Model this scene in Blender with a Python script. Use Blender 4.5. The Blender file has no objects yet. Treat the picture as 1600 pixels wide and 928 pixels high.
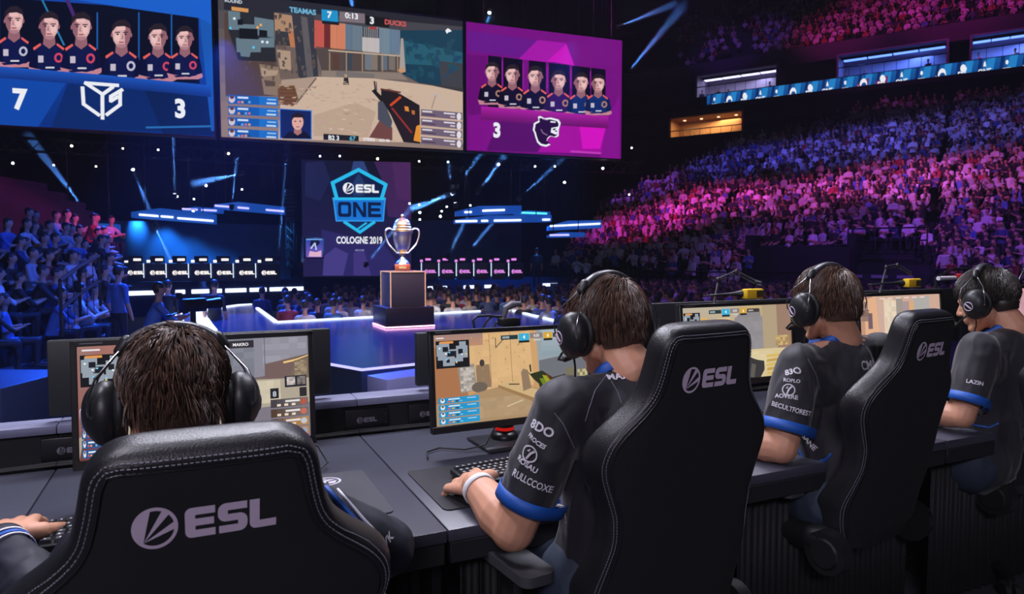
import bpy, bmesh, math, random
from math import sin, cos, pi, radians, sqrt, atan2, atan
from mathutils import Vector, Matrix, Euler, noise
from mathutils.bvhtree import BVHTree

random.seed(7)
SC = bpy.context.scene
COL = SC.collection
V = Vector
F, CX, CY, HZ, CAMZ = 1067.0, 800.0, 464.0, 400.0, 1.40
PITCH = atan((CY - HZ) / F)
CAM = V((0, 0, CAMZ))
_UP = V((0, sin(PITCH), cos(PITCH)))
_FW = V((0, cos(PITCH), -sin(PITCH)))
_RT = V((1, 0, 0))


def ray(px, py):
    d = _RT * ((px - CX) / F) - _UP * ((py - CY) / F) + _FW
    return d / d.y


def P(px, py, y):
    """point at ground distance y seen at a photo position"""
    return CAM + ray(px, py) * y


def G(px, py, z=0.0):
    d = ray(px, py)
    return CAM + d * ((z - CAMZ) / d.z)


def proj(p):
    q = p - CAM
    w = q.dot(_FW)
    return CX + F * q.dot(_RT) / w, CY - F * q.dot(_UP) / w


def rot2(a):
    return Matrix.Rotation(a, 4, 'Z')


# ------------------------------------------------------------------ materials
MATS = {}


def mat(name, col, rough=0.5, metal=0.0, spec=0.5, noise_amt=0.0, noise_scale=30.0, bump=0.0, bump_scale=200.0,
        emit=None, estr=0.0, coat=0.0, sheen=0.0, trans=0.0):
    if name in MATS:
        return MATS[name]
    m = bpy.data.materials.new(name)
    m.use_nodes = True
    nt = m.node_tree
    b = nt.nodes['Principled BSDF']
    c = (col[0], col[1], col[2], 1)
    b.inputs['Base Color'].default_value = c
    b.inputs['Roughness'].default_value = rough
    b.inputs['Metallic'].default_value = metal
    b.inputs['Specular IOR Level'].default_value = spec
    b.inputs['Coat Weight'].default_value = coat
    b.inputs['Sheen Weight'].default_value = sheen
    b.inputs['Transmission Weight'].default_value = trans
    if emit:
        b.inputs['Emission Color'].default_value = (*emit, 1)
        b.inputs['Emission Strength'].default_value = estr
    tc = nt.nodes.new('ShaderNodeTexCoord')
    if noise_amt:
        n = nt.nodes.new('ShaderNodeTexNoise')
        n.inputs['Scale'].default_value = noise_scale
        n.inputs['Detail'].default_value = 4
        nt.links.new(tc.outputs['Object'], n.inputs['Vector'])
        mx = nt.nodes.new('ShaderNodeMix')
        mx.data_type = 'RGBA'
        mx.inputs[6].default_value = tuple(max(0, x * (1 - noise_amt)) for x in col) + (1,)
        mx.inputs[7].default_value = tuple(min(1, x * (1 + noise_amt)) for x in col) + (1,)
        nt.links.new(n.outputs['Fac'], mx.inputs[0])
        nt.links.new(mx.outputs[2], b.inputs['Base Color'])
    if bump:
        n2 = nt.nodes.new('ShaderNodeTexNoise')
        n2.inputs['Scale'].default_value = bump_scale
        n2.inputs['Detail'].default_value = 3
        nt.links.new(tc.outputs['Object'], n2.inputs['Vector'])
        bp = nt.nodes.new('ShaderNodeBump')
        bp.inputs['Strength'].default_value = bump
        bp.inputs['Distance'].default_value = 0.002
        nt.links.new(n2.outputs['Fac'], bp.inputs['Height'])
        nt.links.new(bp.outputs['Normal'], b.inputs['Normal'])
    MATS[name] = m
    return m


def emat(name, col, s):
    """a light source: lamp lens, LED strip"""
    if name in MATS:
        return MATS[name]
    m = bpy.data.materials.new(name)
    m.use_nodes = True
    nt = m.node_tree
    nt.nodes.clear()
    e = nt.nodes.new('ShaderNodeEmission')
    e.inputs[0].default_value = (*col, 1)
    e.inputs[1].default_value = s
    o = nt.nodes.new('ShaderNodeOutputMaterial')
    nt.links.new(e.outputs[0], o.inputs[0])
    MATS[name] = m
    return m


def screen_mat(name, s):
    """a lit display: picture colours come from the mesh's colour attribute"""
    if name in MATS:
        return MATS[name]
    m = bpy.data.materials.new(name)
    m.use_nodes = True
    nt = m.node_tree
    nt.nodes.clear()
    a = nt.nodes.new('ShaderNodeAttribute')
    a.attribute_name = 'col'
    e = nt.nodes.new('ShaderNodeEmission')
    e.inputs[1].default_value = s
    o = nt.nodes.new('ShaderNodeOutputMaterial')
    nt.links.new(a.outputs['Color'], e.inputs[0])
    nt.links.new(e.outputs[0], o.inputs[0])
    MATS[name] = m
    return m


def srgb(r, g, b):
    f = lambda c: (c / 255 / 12.92) if c / 255 <= 0.04045 else ((c / 255 + 0.055) / 1.055) ** 2.4
    return (f(r), f(g), f(b))


# ------------------------------------------------------------------ mesh builder
def _norm(v):
    return v.normalized() if v.length > 1e-9 else V((0, 0, 1))


def frame_of(d):
    d = _norm(d)
    a = V((0, 0, 1)) if abs(d.z) < 0.9 else V((1, 0, 0))
    u = d.cross(a).normalized()
    return u, d.cross(u).normalized()


class MB:
    def __init__(self):
        self.v, self.f, self.m, self.c = [], [], [], []

    def add(self, vs, fs, mi=0, M=None, col=None):
        o = len(self.v)
        self.v.extend([(M @ V(p)) if M else V(p) for p in vs])
        for f in fs:
            self.f.append(tuple(i + o for i in f))
            self.m.append(mi)
            self.c.append(col)
        return self

    def box(self, c, s, M=None, mi=0, col=None):
        x, y, z = (k / 2 for k in s)
        vs = [V(c) + V((a * x, b * y, d * z)) for a in (-1, 1) for b in (-1, 1) for d in (-1, 1)]
        return self.add(vs, [(0, 1, 3, 2), (4, 6, 7, 5), (0, 4, 5, 1), (2, 3, 7, 6), (0, 2, 6, 4), (1, 5, 7, 3)], mi, M, col)

    def rbox(self, c, s, r=0.005, seg=2, M=None, mi=0):
        bm = bmesh.new()
        bmesh.ops.create_cube(bm, size=1)
        for q in bm.verts:
            q.co = V((q.co.x * s[0], q.co.y * s[1], q.co.z * s[2]))
        bmesh.ops.bevel(bm, geom=list(bm.edges), offset=min(r, min(s) * .49), segments=seg, affect='EDGES', profile=.5)
        bm.verts.index_update()
        vs = [q.co + V(c) for q in bm.verts]
        fs = [tuple(q.index for q in f.verts) for f in bm.faces]
        bm.free()
        return self.add(vs, fs, mi, M)

    def cyl(self, a, b, r0, r1=None, n=16, caps=True, mi=0, M=None):
        r1 = r0 if r1 is None else r1
        a, b = V(a), V(b)
        u, w = frame_of(b - a)
        vs = []
        for p, r in ((a, r0), (b, r1)):
            vs += [p + (u * cos(2 * pi * k / n) + w * sin(2 * pi * k / n)) * r for k in range(n)]
        fs = [(k, (k + 1) % n, n + (k + 1) % n, n + k) for k in range(n)]
        if caps:
            fs += [tuple(range(n))[::-1], tuple(range(n, 2 * n))]
        return self.add(vs, fs, mi, M)

    def tube(self, pts, r, n=8, mi=0, M=None, closed=False, caps=True):
        pts = [V(p) for p in pts]
        rs = r if isinstance(r, (list, tuple)) else [r] * len(pts)
        vs, N = [], len(pts)
        u = None
        for i, p in enumerate(pts):
            a = pts[(i - 1) % N] if (closed or i > 0) else p
            b = pts[(i + 1) % N] if (closed or i < N - 1) else p
            d = _norm(b - a)
            if u is None:
                u, w = frame_of(d)
            else:
                u = _norm(u - d * u.dot(d))
                w = d.cross(u).normalized()
            vs += [p + (u * cos(2 * pi * k / n) + w * sin(2 * pi * k / n)) * rs[i] for k in range(n)]
        fs = []
        for i in range(N if closed else N - 1):
            j = (i + 1) % N
            fs += [(i * n + k, i * n + (k + 1) % n, j * n + (k + 1) % n, j * n + k) for k in range(n)]
        if caps and not closed:
            fs += [tuple(range(n))[::-1], tuple(range((N - 1) * n, N * n))]
        return self.add(vs, fs, mi, M)

    def lathe(self, prof, n=24, mi=0, M=None):
        vs = []
        for r, z in prof:
            vs += [V((r * cos(2 * pi * k / n), r * sin(2 * pi * k / n), z)) for k in range(n)]
        fs = []
        for i in range(len(prof) - 1):
            fs += [(i * n + k, i * n + (k + 1) % n, (i + 1) * n + (k + 1) % n, (i + 1) * n + k) for k in range(n)]
        fs += [tuple(range(n))[::-1], tuple(range((len(prof) - 1) * n, len(prof) * n))]
        return self.add(vs, fs, mi, M)

    def prism(self, poly, t, mi=0, M=None, col=None):
        """2D outline in x,z extruded from y=0 to y=t"""
        n = len(poly)
        vs = [V((x, 0, z)) for x, z in poly] + [V((x, t, z)) for x, z in poly]
        fs = [tuple(range(n)), tuple(range(n, 2 * n))[::-1]] + [(k, k + n, (k + 1) % n + n, (k + 1) % n) for k in range(n)]
        return self.add(vs, fs, mi, M, col)

    def ell(self, c, r, M=None, mi=0, nu=20, nv=12):
        c = V(c)
        r = (r, r, r) if not hasattr(r, '__len__') else r
        vs = [c + V((0, 0, r[2]))]
        for i in range(1, nv):
            t = pi * i / nv
            vs += [c + V((r[0] * sin(t) * cos(2 * pi * k / nu), r[1] * sin(t) * sin(2 * pi * k / nu), r[2] * cos(t))) for k in range(nu)]
        vs.append(c - V((0, 0, r[2])))
        fs = [(0, 1 + k, 1 + (k + 1) % nu) for k in range(nu)]
        for i in range(nv - 2):
            o = 1 + i * nu
            fs += [(o + k, o + nu + k, o + nu + (k + 1) % nu, o + (k + 1) % nu) for k in range(nu)]
        o = 1 + (nv - 2) * nu
        fs += [(o + (k + 1) % nu, o + k, len(vs) - 1) for k in range(nu)]
        return self.add(vs, fs, mi, M)

    def capsule(self, a, b, ra, rb, n=14, h=5, mi=0, flat=None):
        """tapered capsule; flat=(axis vector, factor) squashes it about its axis"""
        a, b = V(a), V(b)
        u, w = frame_of(b - a)
        d = _norm(b - a)
        rings = []
        for i in range(h + 1):
            t = pi / 2 * (1 - i / h)
            rings.append((a - d * ra * sin(t), ra * cos(t)))
        for i in range(h + 1):
            t = pi / 2 * i / h
            rings.append((b + d * rb * sin(t), rb * cos(t)))
        vs = []
        for p, r in rings:
            r = max(r, 1e-5)
            for k in range(n):
                o = (u * cos(2 * pi * k / n) + w * sin(2 * pi * k / n)) * r
                if flat:
                    ax = _norm(V(flat[0]))
                    o = o - ax * (o.dot(ax) * (1 - flat[1]))
                vs.append(p + o)
        fs = []
        for i in range(len(rings) - 1):
            fs += [(i * n + k, i * n + (k + 1) % n, (i + 1) * n + (k + 1) % n, (i + 1) * n + k) for k in range(n)]
        fs += [tuple(range(n))[::-1], tuple(range((len(rings) - 1) * n, len(rings) * n))]
        return self.add(vs, fs, mi)

    def chain(self, pts, rs, flat=None, n=14):
        for i in range(len(pts) - 1):
            self.capsule(pts[i], pts[i + 1], rs[i], rs[i + 1], flat=flat, n=n)
        return self

    def xform(self, M):
        self.v = [M @ p for p in self.v]
        return self

    def mesh(self, name, mats, smooth=True, angle=40):
        me = bpy.data.meshes.new(name)
        me.from_pydata([tuple(p) for p in self.v], [], self.f)
        for m in (mats if isinstance(mats, (list, tuple)) else [mats]):
            me.materials.append(m)
        me.polygons.foreach_set('material_index', self.m)
        if any(c is not None for c in self.c):
            ca = me.color_attributes.new('col', 'FLOAT_COLOR', 'CORNER')
            buf = []
            for p, c in zip(me.polygons, self.c):
                c = c or (1, 1, 1)
                buf += [c[0], c[1], c[2], 1.0] * p.loop_total
            ca.data.foreach_set('color', buf)
        if smooth:
            me.polygons.foreach_set('use_smooth', [True] * len(me.polygons))
            me.set_sharp_from_angle(angle=radians(angle))
        me.update()
        return me

    def build(self, name, mats, parent=None, smooth=True, angle=40, loc=None):
        o = bpy.data.objects.new(name, self.mesh(name, mats, smooth, angle))
        COL.objects.link(o)
        if loc is not None:
            o.location = loc
        if parent:
            o.parent = parent
        return o


def tag(o, label, cat, group=None, kind=None):
    if label:
        o['label'] = label
    if cat:
        o['category'] = cat
    if group:
        o['group'] = group
    if kind:
        o['kind'] = kind
    return o


def thing(name, label, cat, loc=(0, 0, 0), rz=0.0, group=None):
    o = bpy.data.objects.new(name, None)
    o.empty_display_size = .1
    COL.objects.link(o)
    o.location = loc
    o.rotation_euler = (0, 0, rz)
    return tag(o, label, cat, group)


def struct(o):
    o['kind'] = 'structure'
    return o


def copy_tree(o, parent=None):
    c = o.copy()
    COL.objects.link(c)
    if parent:
        c.parent = parent
    for ch in list(o.children):
        copy_tree(ch, c)
    return c


def setp(o, label):
    o['label'] = label
    return o


# ------------------------------------------------------------------ organic surfaces
def remesh(mb, voxel, smooth=4, factor=.5, name='skin'):
    """fuse overlapping closed shapes into one continuous surface; returns a mesh"""
    me = mb.mesh(name + '_raw', MATS.get('skin') or mat('skin', (.5, .3, .2)), smooth=False)
    ob = bpy.data.objects.new('tmp', me)
    COL.objects.link(ob)
    r = ob.modifiers.new('r', 'REMESH')
    r.mode = 'VOXEL'
    r.voxel_size = voxel
    r.adaptivity = 0
    s = ob.modifiers.new('s', 'SMOOTH')
    s.factor = factor
    s.iterations = smooth
    dg = bpy.context.evaluated_depsgraph_get()
    out = bpy.data.meshes.new_from_object(ob.evaluated_get(dg))
    out.name = name
    bpy.data.objects.remove(ob)
    bpy.data.meshes.remove(me)
    out.polygons.foreach_set('use_smooth', [True] * len(out.polygons))
    return out


def mesh_obj(name, me, m, parent=None):
    me.materials.clear()
    for k in (m if isinstance(m, (list, tuple)) else [m]):
        me.materials.append(k)
    o = bpy.data.objects.new(name, me)
    COL.objects.link(o)
    if parent:
        o.parent = parent
    return o


def bvh_of(me):
    return BVHTree.FromPolygons([v.co.copy() for v in me.vertices], [tuple(p.vertices) for p in me.polygons])


# ------------------------------------------------------------------ flat artwork
_TXT = {}


def text_mesh(s, bold=0.0):
    """(verts2d, faces, width) of a word, cap height about 0.7"""
    k = (s, bold)
    if k in _TXT:
        return _TXT[k]
    cu = bpy.data.curves.new('t', 'FONT')
    cu.body = s
    cu.size = 1
    cu.offset = bold
    cu.resolution_u = 3
    ob = bpy.data.objects.new('t', cu)
    COL.objects.link(ob)
    dg = bpy.context.evaluated_depsgraph_get()
    me = bpy.data.meshes.new_from_object(ob.evaluated_get(dg))
    vs = [(v.co.x, v.co.y) for v in me.vertices]
    fs = [tuple(p.vertices) for p in me.polygons]
    bpy.data.objects.remove(ob)
    bpy.data.meshes.remove(me)
    if vs:
        x0 = min(a for a, b in vs)
        vs = [(a - x0, b) for a, b in vs]
    w = max([a for a, b in vs] or [0])
    _TXT[k] = (vs, fs, w)
    return _TXT[k]


def arc(cx, cy, r, a0, a1, n=8):
    return [(cx + r * cos(radians(a0 + (a1 - a0) * i / n)), cy + r * sin(radians(a0 + (a1 - a0) * i / n))) for i in range(n + 1)]


LETTER_E = [(.92, 0)] + arc(.2, .2, .2, 270, 180, 5) + arc(.2, .8, .2, 180, 90, 5) + [(.92, 1), (.92, .75), (.31, .75), (.31, .625), (.88, .625), (.88, .385), (.31, .385), (.31, .25), (.92, .25)]
LETTER_S = [(.92, 1)] + arc(.25, .75, .25, 90, 180, 5) + arc(.25, .63, .25, 180, 270, 5) + [(.63, .38), (.63, .25), (.03, .25), (.03, 0)] + arc(.68, .25, .25, 270, 360, 5) + arc(.68, .37, .25, 0, 90, 5) + [(.31, .62), (.31, .75), (.92, .75)]
LETTER_L = [(0, 1)] + arc(.2, .2, .2, 180, 270, 5) + [(.86, 0), (.86, .26), (.32, .26), (.32, 1)]


def league_logo():
    """list of polygons of the round rayed emblem and its three letters; letter height 1, total about 4.55 wide"""
    R, r = .68, .57
    polys = []
    o, i = arc(0, 0, R, 0, 360, 40), arc(0, 0, r, 0, 360, 40)
    for k in range(40):
        polys.append([o[k], o[k + 1], i[k + 1], i[k]])
    q = (r * cos(radians(232)), r * sin(radians(232)))
    for a0, a1, sp in ((102, 232, .0), (44, 68, .0), (-10, 14, .0)):
        pts = arc(0, 0, r + .01, a0, a1, 10)
        polys.append([q] + pts)
    polys = [[(x + .68, y + .5) for x, y in p] for p in polys]
    for k, L in enumerate((LETTER_E, LETTER_S, LETTER_L)):
        polys.append([(x + 1.56 + k * 1.0, y) for x, y in L])
    return polys


def panther_logo():
    outline = [(.12, 1.0), (.3, .93), (.55, .97), (.8, .9), (1.0, .82), (1.02, .62), (.94, .56), (.98, .42), (.86, .33), (.66, .34), (.58, .2), (.62, .08), (.7, .03), (.55, .0), (.4, .01),
               (.2, .12), (.08, .28), (.03, .48), (.04, .52), (.0, .6), (.08, .74), (.2, .86)]
    return outline


class Canvas:
    """a flat picture W x H metres, drawn back to front in its own x (right), z (up) plane, facing -y"""

    def __init__(self, W, H, eps):
        self.W, self.H, self.eps, self.k = W, H, eps, 0
        self.mb = MB()
        self.off = (0, 0)

    def poly(self, pts, col):
        self.k += 1
        pts = [(x + self.off[0], z + self.off[1]) for x, z in pts]
        y = -self.eps * self.k
        self.mb.add([V((x * self.W, y, z * self.H)) for x, z in pts], [tuple(range(len(pts)))], 0, None, col)

    def rect(self, x0, z0, x1, z1, col):
        self.poly([(x0, z0), (x1, z0), (x1, z1), (x0, z1)], col)

    def grad(self, x0, z0, x1, z1, c0, c1, n=8, vert=True):
        self.k += 1
        y = -self.eps * self.k
        for i in range(n):
            a, b = i / n, (i + 1) / n
            c = tuple(c0[j] + (c1[j] - c0[j]) * (i + .5) / n for j in range(3))
            if vert:
                q = [(x0, z0 + (z1 - z0) * a), (x1, z0 + (z1 - z0) * a), (x1, z0 + (z1 - z0) * b), (x0, z0 + (z1 - z0) * b)]
            else:
                q = [(x0 + (x1 - x0) * a, z0), (x0 + (x1 - x0) * b, z0), (x0 + (x1 - x0) * b, z1), (x0 + (x1 - x0) * a, z1)]
            self.mb.add([V((x * self.W, y, z * self.H)) for x, z in q], [(0, 1, 2, 3)], 0, None, c)

    def ellipse(self, cx, cz, rx, rz, col, n=18):
        self.poly([(cx + rx * cos(2 * pi * i / n), cz + rz * sin(2 * pi * i / n)) for i in range(n)], col)

    def line(self, pts, w, col):
        """w in units of H"""
        self.k += 1
        y = -self.eps * self.k
        pts = [(x + self.off[0], z + self.off[1]) for x, z in pts]
        for (x0, z0), (x1, z1) in zip(pts[:-1], pts[1:]):
            a, b = V((x0 * self.W, z0 * self.H)), V((x1 * self.W, z1 * self.H))
            d = (b - a)
            if d.length < 1e-9:
                continue
            d.normalize()
            nn = V((-d.y, d.x)) * w * self.H / 2
            e = d * w * self.H * .3
            q = [a - nn - e, b - nn + e, b + nn + e, a + nn - e]
            self.mb.add([V((p.x, y, p.y)) for p in q], [(0, 1, 2, 3)], 0, None, col)

    def text(self, s, x, z, h, col, bold=0.02, centre=False, sx=1.0):
        """cap height h in units of H"""
        vs, fs, w = text_mesh(s, bold)
        self.k += 1
        y = -self.eps * self.k
        sc = h * self.H / .7
        ox = x * self.W - (w * sc * sx / 2 if centre else 0)
        self.mb.add([V((ox + a * sc * sx, y, z * self.H + b * sc)) for a, b in vs], fs, 0, None, col)

    def polys(self, ps, x, z, h, col, sx=1.0):
        self.k += 1
        y = -self.eps * self.k
        for p in ps:
            self.mb.add([V((x * self.W + a * h * self.H * sx, y, z * self.H + b * h * self.H)) for a, b in p], [tuple(range(len(p)))], 0, None, col)

    def cells(self, x0, z0, x1, z1, nx, nz, base, var, seed=0, jit=0.0):
        """mottled patch, for textured ground or walls in a picture"""
        rr = random.Random(seed)
        self.k += 1
        y = -self.eps * self.k
        for i in range(nx):
            for j in range(nz):
                f = 1 + rr.uniform(-var, var)
                c = tuple(min(1.5, q * f) for q in base)
                a, b = x0 + (x1 - x0) * i / nx, x0 + (x1 - x0) * (i + 1) / nx
                d, e = z0 + (z1 - z0) * j / nz, z0 + (z1 - z0) * (j + 1) / nz
                self.mb.add([V((q[0] * self.W, y, q[1] * self.H)) for q in ((a, d), (b, d), (b, e), (a, e))], [(0, 1, 2, 3)], 0, None, c)

    def build(self, name, m, parent):
        return self.mb.build(name, m, parent, smooth=False)
# ================================================================== players' row: desks, ledges, monitors, chairs
PSI = radians(25)
RR, NN = V((cos(PSI), sin(PSI), 0)), V((-sin(PSI), cos(PSI), 0))


def RN(r, n, z=0.0):
    return RR * r + NN * n + V((0, 0, z))


def rn_of(p):
    return p.dot(RR), p.dot(NN)


BLACK = mat('black plastic', (.012, .012, .014), .42, noise_amt=.2)
SATIN = mat('satin black metal', (.014, .014, .017), .35, metal=.3, noise_amt=.2)
MATTE = mat('matte black board', (.010, .010, .013), .7, noise_amt=.25, noise_scale=12)
DESKTOP = mat('dark grey laminate', srgb(62, 63, 76), .38, noise_amt=.10, noise_scale=60, bump=.05, bump_scale=400)
PADM = mat('grey mouse mat cloth', srgb(58, 58, 66), .8, noise_amt=.12, noise_scale=300, bump=.2, bump_scale=900)
PADD = mat('black mouse mat cloth', srgb(34, 34, 40), .8, noise_amt=.12, noise_scale=300, bump=.2, bump_scale=900)
WHITEP = mat('white print', srgb(205, 200, 215), .6, noise_amt=.05)
GREYP = mat('grey lilac print', srgb(205, 188, 212), .6, noise_amt=.06)
LEDGET = mat('grey lilac ledge trim', srgb(120, 122, 150), .5, noise_amt=.06)
LEATHER = mat('black leatherette', (.012, .012, .015), .38, noise_amt=.2, bump=.35, bump_scale=350)
PANELF = mat('black woven chair cloth', (.0075, .0075, .010), .75, noise_amt=.2, bump=.3, bump_scale=700)
STITCH = mat('grey stitching thread', srgb(120, 120, 132), .7, noise_amt=.1)
RUBBER = mat('black rubber', (.01, .01, .011), .6, noise_amt=.1)
ALU = mat('dark aluminium', (.06, .06, .07), .3, metal=.9, noise_amt=.1)

DZ = .71
DF, DB = 1.593, 2.60          # desk front and back along the facing direction
SEAMS = [-1.43, -.42, .565, 1.55, 2.54, 3.53]
LOGO = league_logo()


def logo_mb(h, t=.0008, sx=1.0):
    mb = MB()
    for p in LOGO:
        mb.prism([(x * h * sx, z * h) for x, z in p], -t)
    return mb


# ---- desks
DESK_LAB = ['dark grey gaming desk running out past the brown-haired player who sits lowest',
            'dark grey gaming desk with the grey logo mouse mat at the lowest-seated player',
            'dark grey gaming desk with the white-wristband player and his keyboard',
            'dark grey gaming desk of the player between two high-backed chairs',
            'dark grey gaming desk under the last player of the row']
for i in range(5):
    a, b = SEAMS[i] + .002, SEAMS[i + 1] - .002
    w, d = b - a, DB - DF
    c = RN((a + b) / 2, (DF + DB) / 2)
    t = thing('gaming_desk', DESK_LAB[i], 'desk', c, PSI, 'desks in the players row')
    MB().rbox((0, 0, DZ - .016), (w, d, .032), .003, 2).build('desk_top', DESKTOP, t)
    for s in (-1, 1):
        MB().rbox((s * (w / 2 - .03), .06, (DZ - .034) / 2), (.03, d - .25, DZ - .034), .003, 1).build('side_panel', MATTE, t)
    MB().rbox((0, -d / 2 + .012, DZ - .062), (w - .01, .02, .056), .003, 1).build('front_apron', MATTE, t)
    mb = MB()
    k = 60
    pts = [(-w / 2 + .07 + (w - .14) * j / k, -d / 2 + .10 + .012 * sin(j * pi / 2 * 1.0)) for j in range(k + 1)]
    for (x0, y0), (x1, y1) in zip(pts[:-1], pts[1:]):
        mb.add([V((x0, y0, .02)), V((x1, y1, .02)), V((x1, y1, DZ - .09)), V((x0, y0, DZ - .09))], [(0, 1, 2, 3)])
    o = mb.build('pleated_skirt', MATTE, t, angle=80)
    sm = o.modifiers.new('s', 'SOLIDIFY')
    sm.thickness = .004

# ---- ledge behind the desks, one unit for each desk
LZ, LF, LB = .845, 2.635, 2.76
for i in range(5):
    a, b = SEAMS[i] + .001, SEAMS[i + 1] - .001
    w = b - a
    t = thing('console_ledge', ['black console ledge with lilac top edge at the row end nearest the seating stand',
                                'black console ledge with logo plate behind the lowest-seated player',
                                'black console ledge with two logo plates behind the player with the white wristband',
                                'black console ledge behind the third player monitor', 'black console ledge behind the last player monitor'][i],
              'console ledge', RN((a + b) / 2, (LF + LB) / 2), PSI, 'ledge units behind the desks')
    MB().rbox((0, .01, LZ / 2 - .015), (w, LB - LF - .03, LZ - .03), .002, 1).build('ledge_body', MATTE, t)
    MB().rbox((0, 0, LZ - .014), (w, LB - LF, .028), .003, 2).build('top_trim', LEDGET, t)
    y0 = -(LB - LF) / 2 + .002
    for k, xr in enumerate((-.455, -.20)):
        if i == 0 and k == 0:
            continue
        pl = MB().rbox((xr, y0 + .012, LZ - .085), (.17, .02, .085), .004, 2).build('control_plate', SATIN, t)
        lg = logo_mb(.018).xform(Matrix.Translation((xr - .04, y0 + .0015, LZ - .095))).build('printed_logo', mat('dim grey print', srgb(120, 116, 130), .6), pl)
        MB().cyl((xr + .075, y0 - .004, LZ - .07), (xr + .075, y0 + .006, LZ - .07), .006, n=12).cyl((xr + .075, y0 - .004, LZ - .1), (xr + .075, y0 + .006, LZ - .1), .006, n=12).build('switch_button', BLACK, pl)
    mb = MB()
    mb.tube([(-w / 2, y0 - .012, DZ + .013), (-w / 4, y0 - .02, DZ + .012), (0, y0 - .014, DZ + .012), (w / 3, y0 - .025, DZ + .012), (w / 2, y0 - .012, DZ + .013)], .006, 8)
    mb.tube([(-w / 2, y0 - .03, DZ + .010), (-w / 5, y0 - .035, DZ + .009), (w / 5, y0 - .04, DZ + .009), (w / 2, y0 - .03, DZ + .010)], .005, 8)
    tag(mb.xform(Matrix.Translation(RN((a + b) / 2, (LF + LB) / 2)) @ rot2(PSI)).build('desk_cable', RUBBER),
        ['black cables along the ledge foot at the row end beside the seating stand', 'black cables along the ledge foot behind the lowest-seated player',
         'black cables along the ledge foot behind the white-wristband player', 'black cables along the ledge foot behind the third player',
         'black cables along the ledge foot behind the last player'][i], 'cable', 'cables along the ledge')

# ---- pictures on the monitors
C_ = srgb


def team_rows(c, x0, z0, dx, dz, n, col, gap=.012, right=False):
    for k in range(n):
        z = z0 + (n - 1 - k) * dz
        c.grad(x0, z, x0 + dx, z + dz - gap, col, tuple(q * 1.25 for q in col), 5, vert=False)
        hx = x0 + dx * (.9 if right else .1)
        c.ellipse(hx, z + dz * .45, dx * .055, dz * .36, C_(215, 225, 235), 10)
        c.ellipse(hx, z + dz * .60, dx * .03, dz * .16, C_(90, 70, 60), 8)
        c.rect(x0 + dx * .24, z + dz * .52, x0 + dx * .52, z + dz * .68, C_(230, 240, 250))
        c.rect(x0 + dx * .7, z + dz * .52, x0 + dx * .92 if not right else x0 + dx * .8, z + dz * .64, C_(190, 215, 235))
        for j in range(4):
            c.rect(x0 + dx * (.22 + .1 * j), z + dz * .16, x0 + dx * (.28 + .1 * j), z + dz * .36, [C_(220, 90, 80), C_(230, 170, 80), C_(60, 60, 70), C_(120, 190, 230)][j])


def radar(c, x0, z0, w, h):
    c.rect(x0, z0, x0 + w, z0 + h, C_(30, 30, 36))
    g = C_(150, 160, 172)
    for a, b, d, e in ((.02, .45, .34, .86), (.1, .7, .4, .95), (.6, .35, .95, .8), (.7, .6, .9, .95), (.2, .08, .55, .42), (.28, .55, .7, .68), (.45, .22, .8, .36), (.05, .3, .3, .5)):
        c.rect(x0 + w * a, z0 + h * b, x0 + w * d, z0 + h * e, g)
    for a, b, d, e in ((.2, .6, .36, .78), (.66, .5, .8, .68), (.36, .42, .6, .62), (.3, .2, .4, .32)):
        c.rect(x0 + w * a, z0 + h * b, x0 + w * d, z0 + h * e, C_(34, 36, 44))
    rr = random.Random(3)
    for k in range(8):
        c.ellipse(x0 + w * rr.uniform(.1, .9), z0 + h * rr.uniform(.15, .85), w * .03, h * .03, [C_(240, 245, 250), C_(120, 200, 240), C_(240, 200, 120)][k % 3], 8)
    c.rect(x0 + w * .12, z0 + h * .9, x0 + w * .52, z0 + h * .98, C_(225, 150, 80))


def top_bar(c, cx=.5, sx=1.0, l=C_(60, 175, 215), r=C_(215, 165, 60), nl='4', nr='8'):
    z = .905
    c.rect(cx - .19 * sx, z, cx - .08 * sx, z + .05, C_(40, 60, 66))
    c.text('DECIDER', cx - .18 * sx, z + .015, .022, C_(210, 225, 230), sx=.7)
    c.rect(cx - .075 * sx, z - .02, cx - .005 * sx, z + .06, l)
    c.text(nl, cx - .04 * sx, z, .04, C_(245, 250, 250), .03, True)
    c.rect(cx - .075 * sx, z - .045, cx - .005 * sx, z - .02, C_(40, 40, 44))
    c.rect(cx + .0 * sx, z, cx + .085 * sx, z + .06, C_(140, 128, 124))
    c.text('0:35', cx + .043 * sx, z + .015, .03, C_(240, 240, 240), .02, True)
    c.rect(cx + .02 * sx, z - .03, cx + .07 * sx, z - .012, C_(200, 195, 190))
    c.rect(cx + .09 * sx, z - .01, cx + .15 * sx, z + .06, r)
    c.text(nr, cx + .12 * sx, z + .005, .035, C_(250, 245, 230), .03, True)
    c.rect(cx + .09 * sx, z - .035, cx + .15 * sx, z - .01, C_(40, 40, 44))
    c.rect(cx + .155 * sx, z, cx + .27 * sx, z + .05, C_(70, 60, 55))
    c.text('MAKRO', cx + .17 * sx, z + .014, .022, C_(225, 220, 215), sx=.8)


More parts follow.
